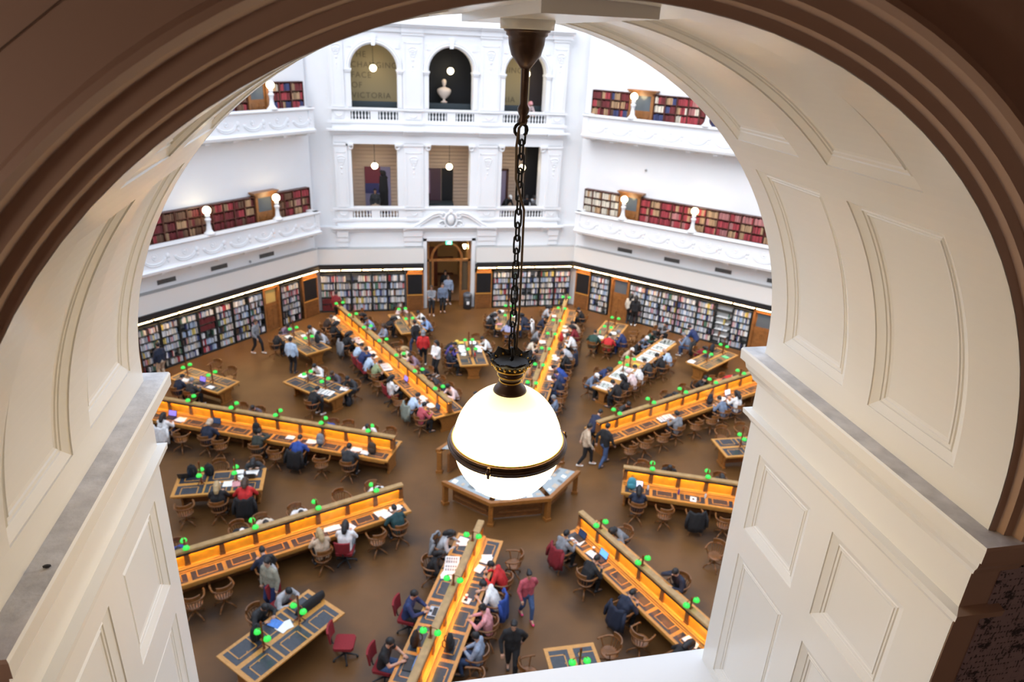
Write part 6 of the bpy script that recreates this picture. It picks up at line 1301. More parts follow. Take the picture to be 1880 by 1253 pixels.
# ---- the eight long desks
def long_desk(x, y, rz, nm, first=[None]):
    lab = f"{nm[0].upper()+nm[1:]}".replace('long desk', 'amber-lit long reading desk') ; lab = lab[0].lower()+lab[1:]
    lab = 'double-sided oak ' + lab
    if first[0] is not None: return dup(first[0], (x, y, 0), rz, lab)
    t = empty('reading_desk', (x, y, 0), rz); tag(t, lab, 'desk', 'radial long desks'); L = 11.7; first[0] = t
    for s in (-1, 1):
        Y = lambda a, b: (min(s*a, s*b), max(s*a, s*b))
        m = MB(); y0, y1 = Y(.0, .67); m.box(-.03, y0, .725, L, y1, .765); y0, y1 = Y(.62, .685); m.box(-.04, y0, .70, L+.01, y1, .766); y0, y1 = Y(.60,.64); m.box(.1, y0, .60, L-.1, y1, .725)
        m.build('desktop', OAKL, t)
        m = MB()
        y0, y1 = Y(0, .20); m.box(.0, y0, .765, L-.02, y1, .80); y0, y1 = Y(0, .165); m.box(.0, y0, .80, L-.02, y1, .86); y0, y1 = Y(0,.12); m.box(0, y0, .86, L-.02, y1, .885); m.build('book_ledge', OAKL, t)
        for i in range(13):
            m = MB(); inset(m, .03+.89*i+.05, .03+.89*i+.84, s*.245, s*.60, .765, s); m.build('leather_panel', [LEATHER, OAKL], t)
        m = MB(); y0, y1 = Y(.078, .097); m.box(0, y0, 1.228, L, y1, 1.302); m.build('valance', BLACK, t)
        m = MB(); y0, y1 = Y(.054, .077); m.box(.05, y0, 1.262, L-.05, y1, 1.285); m.build('light_tube', AMBERLAMP, t)
    m = MB(); m.box(0, -.05, .74, L-.02, .05, 1.30); m.build('partition', AMBER, t); MB().box(.14, -.04, .1, L-.16, .04, .74).build('centre_board', OAKD, t)
    for i in range(14):
        xx = min(max(.89*i-.01, .035), L-.06); m = MB(); m.box(xx-.065, -.085, .86, xx+.065, .085, 1.245); m.box(xx-.075, -.095, .86, xx+.075, .095, .93); m.build('pilaster', OAKD, t)
    m = MB(); m.box(-.04, -.10, 1.30, L+.02, .10, 1.345); m.box(-.05, -.085, 1.345, L+.03, .085, 1.36); m.build('ridge_cap', CAPW, t)
    for xx in (.10, 2.9, 5.8, 8.7, L-.12):
        m = MB(); bracket_panel(m, xx-.03, xx+.03, .62, .30); m.box(xx-.04,-.33,0,xx+.04,.33,.10); m.build('end_panel' if xx in (.10, L-.12) else 'support_panel', OAK if xx in (.10, L-.12) else OAKD, t)
    MB().box(.15,-.07,.02,L-.17,.07,.14).build('stretcher', OAKD, t)
    return t
for d in DESKS: long_desk(*d)
# ---- free-standing tables
def table(x, y, rz, hl, hw, kind, nm, first={}):
    lab = ('oak ' if kind == 'std' else 'narrow oak ')+nm
    if len(lab.split()) < 4: lab = lab.replace('oak ', 'leather-topped oak reading ')
    t = empty('reading_table' if kind == 'std' else 'chess_table', (x, y, 0), rz); tag(t, lab, 'table', 'leather-topped reading tables' if kind == 'std' else 'chess tables')
    m = MB(); m.box(-hw,-hl,.725,hw,hl,.765); m.box(-hw+.05,-hl+.05,.66,hw-.05,hl-.05,.725); m.build('tabletop', OAKL, t)
    if kind == 'std':
        for s in (-1, 1):
            for i in range(3):
                m = MB(); n = 2*hl-.16; a = -hl+.08+n*i/3+.03; b = -hl+.08+n*(i+1)/3-.03
                m.M = Matrix(((0,1,0,0),(1,0,0,0),(0,0,1,0),(0,0,0,1))); inset(m, a, b, s*(hw-.09), s*.07, .765, s); m.build('leather_panel', [LEATHER, OAKL], t)
    for s in (-1, 1):
        m = MB(); m.M = Matrix.Rotation(PI/2, 4, 'Z'); bracket_panel(m, s*(hl-.22)-.03, s*(hl-.22)+.03, hw-.05, .24 if kind == 'std' else .12, .66); m.box(s*(hl-.22)-.05,-.28,0,s*(hl-.22)+.05,.28,.08); m.box(s*(hl-.18)-.012,-.13,.14,s*(hl-.18)+.012,.13,.50); m.build('end_panel', OAK, t)
    MB().box(-.03,-hl+.2,.10,.03,hl-.2,.60 if kind == 'std' else .2).build('centre_board', OAKD, t)
for T in TABLES: table(*T)
# ---- octagonal display cases in the middle
def case(angles, label):
    t = empty('display_case', (0,0,0)); tag(t, label, 'display case', None)
    R0, R1 = 2.55, 1.72
    pt = lambda r, a, z: (r*cos(rad(a)), r*sin(rad(a)), z)
    m = MB(); n = len(angles)
    for a in angles:
        lo, hi = a-22.5, a+22.5
        for (r0, r1, z0, z1, z2, z3) in ((R0, R0-.14, .93, .93, .80, .80), (R1+.16, R1, 1.0, 1.02, .80, .80)):
            m.add([pt(r0,lo,z0),pt(r0,hi,z0),pt(r1,hi,z1),pt(r1,lo,z1),pt(r0,lo,z2),pt(r0,hi,z2),pt(r1,hi,z3),pt(r1,lo,z3)], [(0,1,2,3),(4,7,6,5),(0,4,5,1),(2,6,7,3),(1,5,6,2),(0,3,7,4)])
    m.build('case_frame', OAK, t)
    for a in angles:
        m = MB(); b0 = Vector((cos(rad(a)), sin(rad(a)), 0)); e = Vector((-b0.y, b0.x, 0)); k = cos(rad(22.5))
        def P(r, f, z): w = r*sin(rad(22.5))-.10; return b0*r*k + e*f*w + Vector((0,0,z))
        m.add([P(R0-.13,-1,.915),P(R0-.13,1,.915),P(R1+.15,1,.985),P(R1+.15,-1,.985)], [(0,1,2,3)])
        m.build('case_lining', mat('case_lining', (.26,.31,.33), .15), t)
        for i in range(9):
            f = -.82+1.64*i/8; r = R0-.30-.33*(i % 2)+random.uniform(-.05,.05); z = .915+(R0-.13-r)/(R0-R1-.28)*.07+.004; c = P(r, f, z); w, h = random.uniform(.05,.12), random.uniform(.05,.10)
            m = MB(); q = [-e*w-b0*h, e*w-b0*h, e*w+b0*h+Vector((0,0,-.012)), -e*w+b0*h+Vector((0,0,-.012))]; m.add(q+[v+Vector((0,0,.008)) for v in q], [(4,5,6,7),(0,1,5,4),(1,2,6,5),(2,3,7,6),(3,0,4,7),(0,3,2,1)])
            x_ = m.build('exhibit', [PAPER, mat('exhibit_dark', (.08,.10,.11), .5), mat('exhibit_tan', (.45,.35,.25), .6)][i % 3]); x_.location = c
            side = {-135:'left',-90:'front',-45:'right',45:'rear right',90:'rear',135:'rear left'}[a]
            tag(x_, f"{('white','dark','tan')[i % 3]} exhibit, {ORD[i]} along the {side} face of the octagonal display case", 'exhibit', 'exhibits in the display cases')
        m = MB(); m.add([P(R0-.13,-1.0,.935),P(R0-.13,1.0,.935),P(R1+.15,1.0,1.004),P(R1+.15,-1.0,1.004)], [(0,1,2,3)]); m.build('glass_top', CASEGLASS, t, recalc=False)
        m = MB(); lo, hi = a-22.5, a+22.5
        m.add([pt(R0-.42,lo,.05),pt(R0-.42,hi,.05),pt(R0-.42,hi,.82),pt(R0-.42,lo,.82),pt(R0-.50,lo,.05),pt(R0-.50,hi,.05),pt(R0-.50,hi,.82),pt(R0-.50,lo,.82)], [(0,1,2,3),(4,7,6,5),(3,2,6,7),(0,4,5,1),(0,3,7,4),(1,5,6,2)])
        for f0 in (.12,): m.add([pt(R0-.36,lo+5,.30),pt(R0-.36,hi-5,.30),pt(R0-.36,hi-5,.36),pt(R0-.36,lo+5,.36),pt(R0-.43,lo+5,.30),pt(R0-.43,hi-5,.30),pt(R0-.43,hi-5,.36),pt(R0-.43,lo+5,.36)], [(0,1,2,3),(4,7,6,5),(3,2,6,7),(0,4,5,1)])
        m.build('apron_panel', OAKD, t)
    for a in [angles[0]-22.5]+[q+22.5 for q in angles]:
        m = MB(); m.M = Matrix.Rotation(rad(a), 4, 'Z'); m.box(R0-.22,-.07,0,R0-.06,.07,.84); m.box(R0-.25,-.10,0,R0-.03,.10,.10); m.build('leg', OAK, t)
        m = MB(); m.M = Matrix.Rotation(rad(a), 4, 'Z'); m.tube([(R1+.1,0,1.0),(R1+.08,0,1.14),(R1+.2,0,1.16)], .035, 8); m.build('scroll', OAKD, t)
case([-135,-90,-45], 'octagonal oak display case of papers below the globe lantern, near half')
case([45,90,135], 'octagonal oak display case behind the globe lantern, far half')
# ---- lamps
def shade(t, x, y, z, par=None):
    m = MB(); m.lathe([(.018,.075),(.045,.068),(.075,.040),(.090,.0),(.088,-.02),(.080,-.02),(.078,0),(.05,.045),(.01,.06)], (x,y,z), 14); return m.build('lamp_shade', GREENSH, par or t, True)
def lamp(x, y, z, rz, kind, label, first={}):
    if kind in first: return dup(first[kind], (x, y, z), rz, label)
    t = empty('reading_lamp', (x, y, z), rz); first[kind] = t; tag(t, label, 'lamp', 'green-shaded reading lamps')
    H = .78 if kind == 'pole' else .30; za = .40 if kind == 'pole' else .17; ax = .175
    m = MB(); m.lathe([(.035,0),(.028,.03),(.024,H-.1),(.034,H-.08),(.028,H-.02),(.036,H),(.004,H+.06)], n=10); m.build('post', BRASS, t, True)
    m = MB()
    for s in (-1, 1): m.tube([(0,0,za+.10),(s*.06,0,za+.135),(s*.13,0,za+.125),(s*ax,0,za+.085)], .010, 6)
    m.build('arm', BRASS, t, True)
    for s in (-1, 1): shade(t, s*ax, 0, za)
    if kind == 'pole':
        m = MB()
        for q in range(4): a = PI/4+q*PI/2; m.tube([(0,0,.14),(.05*cos(a),.05*sin(a),.10),(.10*cos(a),.10*sin(a),.04),(.14*cos(a),.14*sin(a),.012)], .014, 6)
        m.build('foot', BRASS, t, True)
    else: MB().box(-.05,-.05,.008,.05,.05,.03).build('base', BRASS, t)
for l in LAMPS: lamp(*l)
# ---- chairs
def wooden_chair(label):
    t = empty('wooden_chair'); tag(t, label, 'chair', 'wooden swivel armchairs')
    m = MB(); m.lathe([(.05,.415),(.215,.42),(.235,.438),(.235,.455),(.20,.462),(.02,.452)], n=20, sy=.95); m.build('seat', CHAIRW, t, True)
    a = [rad(x) for x in range(-30, 211, 12)]
    m = MB(); pts = [(.275*cos(q), -.27*sin(q)*1.0+.0, .70+.03*max(0, sin(q))) for q in a]; pts = [(p[0]*1.02, p[1]+(.10 if abs(math.degrees(q)-90) > 100 else 0), p[2]) for p, q in zip(pts, a)]; m.tube(pts, .026, 8); m.build('arm_rail', CHAIRW, t, True)
    m = MB(); c = [rad(x) for x in range(40, 141, 10)]
    for i in range(len(c)-1):
        v = []
        for q in (c[i], c[i+1]):
            for r in (.255, .285):
                for z in (.72, .86): v.append((r*cos(q), -r*sin(q), z+.015*sin(q)))
        m.add(v, [(0,1,5,4),(2,6,7,3),(1,3,7,5),(0,4,6,2),(0,2,3,1),(4,5,7,6)])
    m.build('crest_rail', CHAIRW, t)
    m = MB()
    for d in (35,55,73,90,107,125,145): q = rad(d); m.tube([(.20*cos(q), -.19*sin(q), .45), (.27*cos(q), -.265*sin(q), .72)], .011, 6)
    for s in (-1,1): m.tube([(s*.20,.08,.45),(s*.27,.13,.69)], .016, 6)
    m.tube([(.205*cos(rad(x)), -.20*sin(rad(x)), .452) for x in range(-40, 221, 10)], .014, 6); m.tube([(.272*cos(rad(x)), -.267*sin(rad(x)), .70) for x in range(-28, 209, 10)], .012, 6); m.build('backrest', CHAIRW, t)
    MB().lathe([(.045,.16),(.035,.22),(.028,.30),(.05,.38),(.09,.415)], n=10).build('column', CHAIRW, t, True)
    for k in range(4):
        q = PI/4+k*PI/2; m = MB(); m.tube([(.03*cos(q),.03*sin(q),.20),(.16*cos(q),.16*sin(q),.14),(.29*cos(q),.29*sin(q),.055)], [.026,.024,.018], 6); m.sphere((.29*cos(q),.29*sin(q),.028), .028, 8, 6); m.build('leg', CHAIRW, t, True)
    return t
def red_chair(label):
    t = empty('office_chair'); tag(t, label, 'chair', 'red fabric office chairs')
    m = MB(); m.prism([(-.24,-.2),(-.2,-.24),(.2,-.24),(.24,-.2),(.24,.2),(.18,.25),(-.18,.25),(-.24,.2)], .42, .50); m.build('seat', REDF, t)
    m = MB(); n = 8
    for i in range(n):
        v = []
        for j in (i, i+1):
            x = -.23+.46*j/n; yy = -.26-.05*(1-(x/.23)**2)
            for dy in (0,-.05):
                for z, k in ((.60,.85),(.98,1.0)): v.append((x*k, yy+dy-(z-.6)*.12, z))
        m.add(v, [(0,1,5,4),(2,6,7,3),(1,3,7,5),(0,4,6,2),(0,2,3,1),(4,5,7,6)])
    m.build('backrest', REDF, t)
    m = MB(); m.tube([(0,-.1,.42),(0,-.30,.45),(0,-.33,.64)], .022, 6); m.tube([(0,0,.12),(0,0,.43)], .028, 8); m.build('column', PLASTIC, t)
    for k in range(5):
        q = 2*PI*k/5+.3; m = MB(); m.tube([(0,0,.13),(.30*cos(q),.30*sin(q),.075)], [.03,.018], 6); m.sphere((.30*cos(q),.30*sin(q),.032), .032, 8, 6); m.build('leg', PLASTIC, t)
    return t
CH = {}
for x, y, rz, kind, label in CHAIRS:
    if kind not in CH:
        CH[kind] = wooden_chair(label) if kind == 'wood' else red_chair(label); o = CH[kind]; o.location = (x, y, 0); o.rotation_euler = (0,0,rz)
    else: dup(CH[kind], (x, y, 0), rz, label)
# ------------------------------------------------------------------ things on the desks and floor
def laptop(col, scr):
    t = empty('laptop'); m = MB(); m.box(-.165,-.115,.0,.165,.115,.016); m.mat(1).box(-.14,-.02,.016,.14,.095,.018); m.mat(1).box(-.045,-.10,.016,.045,-.035,.017)
    m.build('base', [col, PLASTIC], t)
    m = MB(); m.M = Matrix.Translation((0,.115,.014)) @ Matrix.Rotation(rad(-18), 4, 'X'); m.box(-.165,-.008,0,.165,.0,.215); m.mat(1).box(-.152,-.011,.014,.152,-.008,.203); m.build('screen', [col, scr], t)
    return t
def papers(): 
    m = MB()
    for i, (dx, dy, r) in enumerate(((0,0,0),(.05,.02,.3),(-.11,.01,-.15))):
        m.M = Matrix.Translation((dx,dy,.001+.002*i)) @ Matrix.Rotation(r, 4, 'Z'); m.box(-.105,-.148,0,.105,.148,.002)
    return m.build('paper_sheets', PAPER)
def openbook():
    t = empty('open_book'); m = MB()
    for s in (-1,1):
        p = [(0,.012),(.03,.026),(.09,.022),(.15,.012),(.15,.004),(0,.004)]
        m.prism([(s*x, z) for x, z in p], -.11, .11, 'y')
    m.build('pages', PAPER, t); MB().box(-.156,-.115,0,.156,.115,.005).build('cover', MAHOG, t); return t
def news():
    t = empty('newspaper'); m = MB(); m.prism([(-.36,.0),(-.30,.012),(-.1,.004),(0,.018),(.12,.004),(.30,.014),(.36,.0),(.36,.003),(.30,.018),(.12,.009),(0,.023),(-.1,.009),(-.30,.017),(-.36,.004)], -.2, .2, 'y'); m.build('pages', PAPER, t)
    m = MB()
    for i in range(5):
        for j in (-.25,-.12,.06,.2): m.box(j-.045,-.16+.065*i,.017,j+.045,-.12+.065*i,.0195)
    m.build('print', mat('newsprint', (.28,.27,.27), .7), t); return t
def tablet():
    t = empty('tablet'); MB().box(-.10,-.13,0,.10,.13,.010).build('body', PAPER, t); MB().box(-.035,-.04,.010,.035,.045,.018).build('phone', PLASTIC, t); return t
def folder(col):
    m = MB(); m.box(-.12,-.16,0,.12,.16,.012); m.box(-.11,-.15,.012,.125,.15,.018); return m.build('folder', cloth(col))
def bag(col, long=False):
    t = empty('backpack' if not long else 'garment_bag'); L = 2.2 if long else 1
    m = MB(); pr = []
    for i in range(9):
        v = i/8; m_ = sin(PI*min(1, v*.90+.10))**.30; pr.append((.17*m_*(1-.18*v), .44*v))
    if long: m.M = Matrix.Rotation(PI/2, 4, 'Y') @ Matrix.Translation((-.1,0,-.36)) @ Matrix.Diagonal((1,1,2.1,1))
    m.lathe(pr, n=16, sx=1.0, sy=.60); m.build('bag_body', cloth(col), t, True)
    if not long:
        m = MB(); m.lathe([(.10,.05),(.125,.10),(.12,.20),(.05,.24)], (0,-.06,0), 12, 1, .55); m.build('pocket', cloth(col), t, True)
        m = MB(); m.tube([(-.03,.03,.42),(-.025,.03,.48),(.025,.03,.48),(.03,.03,.42)], .010, 6); m.build('handle', PLASTIC, t)
        for s in (-1,1): m = MB(); m.tube([(s*.06,.10,.32),(s*.09,.15,.24),(s*.09,.145,.12),(s*.07,.10,.05)], .014, 6); m.build('strap', PLASTIC, t)
    return t
def bottle(col):
    t = empty('bottle'); MB().lathe([(.030,0),(.034,.01),(.034,.14),(.028,.165),(.014,.185),(.014,.20)], n=12).build('body', mat('bottle_'+col, PAL[col], .2), t, True); MB().lathe([(.016,.20),(.016,.222),(.004,.224)], n=10).build('cap', PLASTIC, t); return t
def cup(col):
    t = empty('cup'); MB().lathe([(.028,0),(.040,.105),(.042,.11),(.03,.108)], n=12).build('body', mat('cup_'+col, PAL[col], .5), t, True); MB().lathe([(.043,.108),(.043,.118),(.03,.122)], n=12).build('lid', PAPER, t); return t
def chessmat():
    t = empty('chess_mat'); MB().box(-.36,-.30,0,.36,.30,.005).build('cloth', PAPER, t); m = MB(); g = mat('chess_green', (.16,.22,.15), .7)
    for i in range(8):
        for j in range(8):
            if (i+j) % 2: m.box(-.24+.06*i,-.24+.06*j,.005,-.18+.06*i,-.18+.06*j,.0065)
    m.build('squares', g, t)
    for k in range(14):
        i, j = random.randrange(8), random.randrange(8); m = MB(); h = random.uniform(.05,.085); m.lathe([(.018,0),(.014,.012),(.008,h*.55),(.014,h*.7),(.010,h*.9),(.003,h)], (-.21+.06*i,-.21+.06*j,.0066), 8); m.build('chess_piece', JET if k % 3 else PAPER, t, True)
    return t
def coat(col):
    t = empty('draped_coat'); m = MB(); n = 12; rows = [(.0,.90,.24),(.0,.93,.29),(.0,.86,.315),(.0,.65,.33),(.0,.42,.35),(.0,.24,.36)]; vs = []
    for _, z, r in rows:
        for k in range(n+1):
            a = rad(28+124*k/n); w = 1+.05*sin(k*1.9+z*7); vs.append((r*w*cos(a)*1.05, -r*w*sin(a), z+.02*sin(k*1.3)))
    m.add(vs, [(i*(n+1)+k, i*(n+1)+k+1, (i+1)*(n+1)+k+1, (i+1)*(n+1)+k) for i in range(len(rows)-1) for k in range(n)])
    b = m.build('coat_body', cloth(col), t, True); s = b.modifiers.new('thickness', 'SOLIDIFY'); s.thickness = .025
    for sg in (-1,1): m = MB(); m.tube([(sg*.26,-.14,.84),(sg*.33,-.22,.62),(sg*.34,-.24,.38)], [.05,.05,.045], 8); m.build('sleeve', cloth(col), t, True)
    return t
IT = {}
for ty, x, y, z, rz, col, label in ITEMS:
    key = (ty, col)
    if key not in IT:
        o = dict(lap=lambda: laptop(STEEL, SCRW), lapk=lambda: laptop(PLASTIC, SCRD), lapb=lambda: laptop(PLASTIC, SCRB), lapv=lambda: laptop(PLASTIC, SCRV), pap=papers, book=openbook, news=news, tab=tablet, mat=chessmat,
          fold=lambda: folder(col), bag=lambda: bag(col if col != 'teal' else 'teal2'), bagl=lambda: bag(col, True), bottle=lambda: bottle(col), cup=lambda: cup(col), coat=lambda: coat(col))[ty]()
        IT[key] = o; o.location = (x, y, z); o.rotation_euler = (0,0,rz)
        tag(o, label, dict(lap='laptop',lapk='laptop',lapb='laptop',lapv='laptop',pap='paper',book='book',news='newspaper',tab='tablet',mat='chess set',fold='folder',bag='bag',bagl='bag',bottle='bottle',cup='cup',coat='coat')[ty],
            dict(lap='laptops',lapk='laptops',lapb='laptops',lapv='laptops',pap='paper sheets',book='open books',news='newspapers',mat='chess sets',fold='folders',bag='bags',bottle='bottles',cup='cups',coat='coats over chairs').get(ty))
    else: dup(IT[key], (x, y, z), rz, label)
# ------------------------------------------------------------------ people
def ik(a, b, l1, l2, pole):
    a, b, pole = Vector(a), Vector(b), Vector(pole); d = b-a; L = min(d.length, (l1+l2)*.995); u = d.normalized()
    x = (l1*l1-l2*l2+L*L)/(2*L); h = math.sqrt(max(0, l1*l1-x*x)); p = (pole-u*pole.dot(u)).normalized(); return a+u*x+p*h
def rcone(m, p0, r0, p1, r1):
    p0, p1 = Vector(p0), Vector(p1)
    if (p1-p0).length > 1e-5: m.tube([p0, p1], [r0, r1], 10)
    m.sphere(p0, r0, 10, 6); m.sphere(p1, r1, 10, 6)
def remesh(m, name, mats, vox, smooth=4):
    o = m.build(name, mats); r = o.modifiers.new('r', 'REMESH'); r.mode = 'VOXEL'; r.voxel_size = vox
    s = o.modifiers.new('s', 'SMOOTH'); s.iterations = smooth; s.factor = .5
    dg = bpy.context.evaluated_depsgraph_get(); me = bpy.data.meshes.new_from_object(o.evaluated_get(dg)); bpy.data.objects.remove(o)
    me.polygons.foreach_set('use_smooth', [True]*len(me.polygons)); return me
def joints(pose):
    J = {}; sit = pose in ('write','type','lean','phone','low','side')
    V = Vector
    lean, hp = dict(write=(28,30), type=(12,22), lean=(24,18), phone=(2,35), low=(46,34), side=(15,20), stand=(2,10), walk=(5,8), fold=(2,12), bend=(38,20))[pose]
    H = V((0,-.04,.56)) if sit else V((0,-.02 if pose != 'bend' else -.22,.93 if pose != 'bend' else .90))
    ld = V((0, sin(rad(lean)), cos(rad(lean)))); fw = V((0, cos(rad(lean)), -sin(rad(lean))))
    C = H+ld*.30; S = H+ld*.47; J.update(H=H, W=H+ld*.14, C=C, S=S)
    hd_ = lean+hp; N = S+ld*.07; hu = V((0, sin(rad(hd_*.8)), cos(rad(hd_*.8)))); hf = V((0, cos(rad(hd_)), -sin(rad(hd_)))); J.update(N=N, HD=N+hu*.135, hu=V((0, sin(rad(hd_)), cos(rad(hd_)))), hf=hf)
    for s, k in ((-1,'L'),(1,'R')):
        sh = S+V((s*.185,0,-.02)); J['sh'+k] = sh
        if pose in ('write','low'): hand = V((s*.13, .46, .80)) if s > 0 else V((s*.17,.44,.80))
        elif pose == 'type' or pose == 'side': hand = V((s*.11,.44,.81))
        elif pose == 'lean': hand = J['HD']+V((.075,.07,-.09)) if s > 0 else V((-.10,.44,.80))
        elif pose == 'phone': hand = V((s*.06,.30,.76))
        elif pose == 'stand': hand = V((s*.25,.06,.84))
        elif pose == 'walk': hand = V((s*.25,.20*s+.02,.90))
        elif pose == 'fold': hand = V((-s*.09,.24,1.10-.04*s))
        else: hand = V((s*.16,.38,.86 if pose == 'bend' else .8))
        J['ha'+k] = hand; pole = V((s*.8,-.5,-.6)) if pose not in ('fold',) else V((s*1.0,-.2,-.6))
        J['el'+k] = ik(sh, hand, .29, .27, pole)
        hj = H+V((s*.095,0,-.04)); J['hj'+k] = hj
        if sit: kn = V((s*.14,.40,.50)); an = V((s*.13,.36 if pose != 'side' else .30,.09)); toe = an+V((s*.02,.17,-.05))
        elif pose == 'walk': an = V((s*.08,.24*-s-.0,.09 if s > 0 else .11)); kn = ik(hj, an, .43, .42, V((0,1,0))); toe = an+V((0,.16,-.05))
        else: an = V((s*.10,-.02 if pose != 'bend' else -.18,.09)); kn = ik(hj, an, .425, .42, V((0,1,.0))); toe = an+V((s*.03,.16,-.05))
        J['kn'+k] = kn; J['an'+k] = an; J['toe'+k] = toe
    return J
def hand_mesh(m, J, k, s):
    w = J['ha'+k]; d = (w-J['el'+k]).normalized(); side = d.cross(Vector((0,0,1))); side = side.normalized() if side.length > .1 else Vector((1,0,0)); up = side.cross(d)
    for i in range(4):
        b = w+d*.075+side*(-.030+.020*i); L = (.062,.074,.070,.054)[i]
        m.tube([w+d*.01+side*(-.022+.015*i), b, b+d*L*.5-up*.008, b+d*L*.85-up*.030], [.012,.0095,.0085,.0065], 6)
    m.tube([w+d*.015-side*s*.02, w+d*.045-side*s*.050-up*.006, w+d*.085-side*s*.058-up*.02], [.013,.011,.008], 6)
    m.sphere(w+d*.045, .036, 8, 6, sz=.55)
def build_pose(pose):
    J = joints(pose); out = {}
    m = MB()
    for s in (-1,1): o = Vector((s*.07,0,0)); rcone(m, J['H']+o, .115, J['W']+o*.8, .10); rcone(m, J['W']+o*.8, .10, J['C']+o*1.1, .115); rcone(m, J['C']+o*1.1, .115, J['S']+o, .075)
    rcone(m, J['S']+Vector((-.13,0,-.02)), .065, J['S']+Vector((.13,0,-.02)), .065); rcone(m, J['S'], .06, J['HD'], .052)
    hd_, hu, hf = J['HD'], J['hu'], J['hf']; X = Vector((1,0,0))
    R3 = Matrix((X, hf, hu)).transposed().to_4x4(); R3.translation = hd_+hu*.03; m.M = R3
    m.sphere((0,-.008,.02), .098, 14, 10, sx=.80, sy=.98, sz=1.08); m.sphere((0,.022,-.045), .066, 12, 8, sx=.88, sy=.95, sz=1.0)
    m.tube([(0,.085,.02),(0,.103,-.022),(0,.088,-.032)], [.010,.015,.010], 6)
    for s in (-1,1): m.sphere((s*.079,-.008,-.005), .022, 8, 6, sx=.45, sy=.8, sz=1.3)
    m.M = None
    for k in 'LR':
        rcone(m, J['sh'+k], .055, J['el'+k], .043); rcone(m, J['el'+k], .042, J['ha'+k], .028); rcone(m, J['hj'+k], .085, J['kn'+k], .058); rcone(m, J['kn'+k], .056, J['an'+k], .040); rcone(m, J['an'+k], .042, J['toe'+k], .030)
    body = remesh(m, 'b', [skinm('skin2'), EYE, LIP], .014)
    m = MB()
    for k, s in (('L',-1),('R',1)): hand_mesh(m, J, k, s)
    m.M = R3
    for s in (-1,1): m.mat(1).sphere((s*.032,.083,.008), .009, 8, 6, sx=1.2, sy=.5, sz=.8)
    m.mat(2).sphere((0,.082,-.058), .018, 8, 6, sx=1.2, sy=.4, sz=.4); m.mat(0)
    e = m.build('e', [skinm('skin2'), EYE, LIP], None, True); bm = bmesh.new(); bm.from_mesh(body); bm.from_mesh(e.data); bm.to_mesh(body); bm.free(); bpy.data.objects.remove(e); out['person'] = body
    m = MB()
    for s in (-1,1): o = Vector((s*.075,0,0)); rcone(m, J['H']+o+Vector((0,0,-.02)), .130, J['W']+o, .122); rcone(m, J['W']+o, .122, J['C']+o*1.15, .135); rcone(m, J['C']+o*1.15, .135, J['S']+o, .09)
    rcone(m, J['S']+Vector((-.14,0,-.02)), .078, J['S']+Vector((.14,0,-.02)), .078); rcone(m, J['S'], .075, J['N'], .066)
    for k in 'LR': rcone(m, J['sh'+k], .075, J['el'+k], .060); q = J['el'+k]+(J['ha'+k]-J['el'+k])*.93; rcone(m, J['el'+k], .060, q, .042)
    out['top'] = remesh(m, 't', [cloth('black')], .018, 3)
    if pose in ('write', 'type', 'stand'):                # short sleeves
        m = MB()
        for s in (-1,1): o = Vector((s*.075,0,0)); rcone(m, J['H']+o+Vector((0,0,-.02)), .130, J['W']+o, .122); rcone(m, J['W']+o, .122, J['C']+o*1.15, .135); rcone(m, J['C']+o*1.15, .135, J['S']+o, .09)
        rcone(m, J['S']+Vector((-.14,0,-.02)), .078, J['S']+Vector((.14,0,-.02)), .078); rcone(m, J['S'], .072, J['N'], .060)
        for k in 'LR': rcone(m, J['sh'+k], .075, J['sh'+k]+(J['el'+k]-J['sh'+k])*.55, .066)
        out['tee'] = remesh(m, 'tee', [cloth('black')], .018, 3)
    m = MB(); rcone(m, J['H']+Vector((-.07,0,-.03)), .128, J['H']+Vector((.07,0,-.03)), .128)
    for k in 'LR': rcone(m, J['hj'+k], .105, J['kn'+k], .074); rcone(m, J['kn'+k], .074, J['an'+k]+Vector((0,0,.03)), .055)
    out['trousers'] = remesh(m, 'tr', [cloth('black')], .018, 3)
    m = MB()
    for k in 'LR': a, t_ = J['an'+k], J['toe'+k]; rcone(m, a+Vector((0,-.04,-.045)), .042, t_+Vector((0,0,-.005)), .038); rcone(m, a, .045, a+Vector((0,0,-.04)), .045)
    out['shoes'] = remesh(m, 's', [mat('shoe', (.05,.05,.055), .6)], .016, 1)
    hair = {}
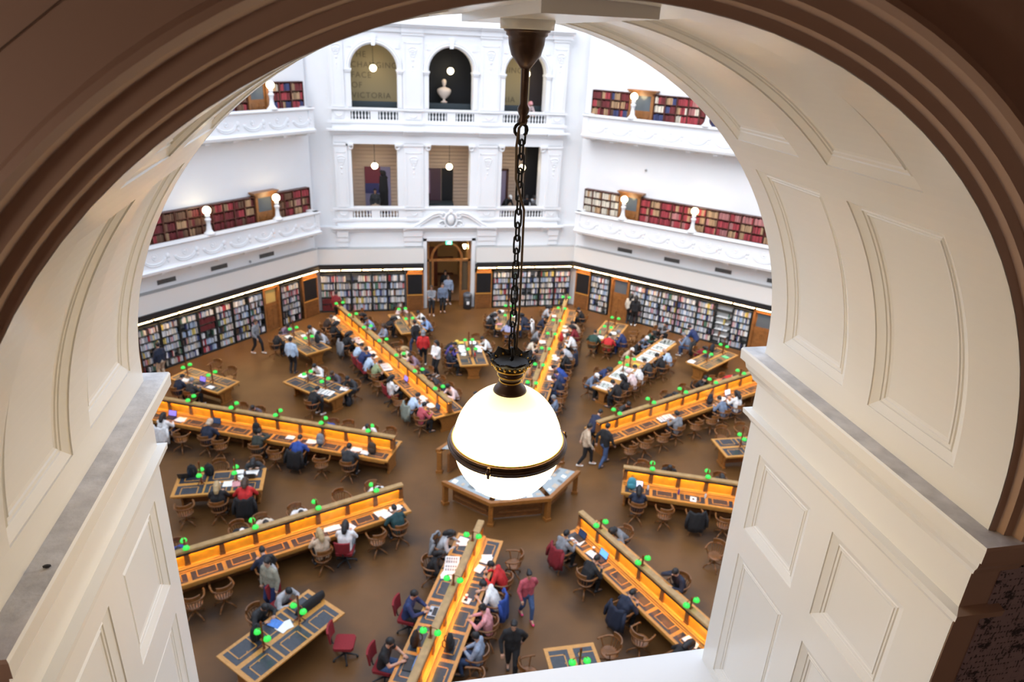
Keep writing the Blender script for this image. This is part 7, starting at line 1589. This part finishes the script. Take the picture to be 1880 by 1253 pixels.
    for st in ('short','long','bun','cap','hood'):
        m = MB(); m.M = R3
        m.sphere((0,-.022,.032), .104, 14, 9, sx=.86, sy=.98, sz=1.07); m.sphere((0,.03,.085), .062, 10, 6, sx=1.15, sy=.9, sz=.6)
        if st == 'long': m.tube([(0,-.06,.06),(0,-.10,-.05),(0,-.105,-.18),(0,-.09,-.28)], [.085,.088,.085,.05], 10); [m.tube([(s*.07,.0,.05),(s*.085,.0,-.06),(s*.085,.01,-.17)], [.035,.035,.02], 8) for s in (-1,1)]
        if st == 'bun': m.sphere((0,-.09,.10), .05, 10, 6)
        if st == 'cap': m.sphere((0,.09,.06), .075, 10, 6, sx=1.0, sy=.9, sz=.14); m.sphere((0,-.005,.05), .104, 12, 8, sx=.9, sy=1.0, sz=.95)
        if st == 'hood': m.sphere((0,-.03,.02), .125, 12, 8, sx=.95, sy=.95, sz=1.1); m.sphere((0,-.07,-.10), .10, 10, 6, sx=1.1, sy=.8, sz=.7)
        hair[st] = remesh(m, 'h', [hairm('black')], .014, 2)
    return out, hair
POSES = {}
for x, y, z, rz, pose, hs, hc, top, tr, skin, scl, label in PEOPLE:
    if pose not in POSES: POSES[pose] = build_pose(pose)
    P, HR = POSES[pose]
    b = link('person', P['person'], None, (x, y, z), rz); b.scale = (scl,)*3; slot(b, 0, skinm(skin)); tag(b, label, 'person', 'readers and visitors')
    sit = pose in ('write','type','lean','phone','low','side')
    o = link('top', P['tee'] if ('tee' in P and ('t-shirt' in label or 'tee' in label.split())) else P['top'], b); slot(o, 0, cloth(top)); o = link('trousers', P['trousers'], b); slot(o, 0, cloth(tr))
    o = link('shoes', P['shoes'], b)
    if 'pink shoes' in label: slot(o, 0, mat('pink_shoe', (.85,.05,.22), .5, emit=None))
    elif not sit or random.random() < .4: slot(o, 0, PAPER if random.random() < .45 else mat('shoe', (.05,.05,.055), .6))
    o = link('cap' if hs == 'cap' else 'hood' if hs == 'hood' else 'hair', HR[hs], b); slot(o, 0, hairm(hc))
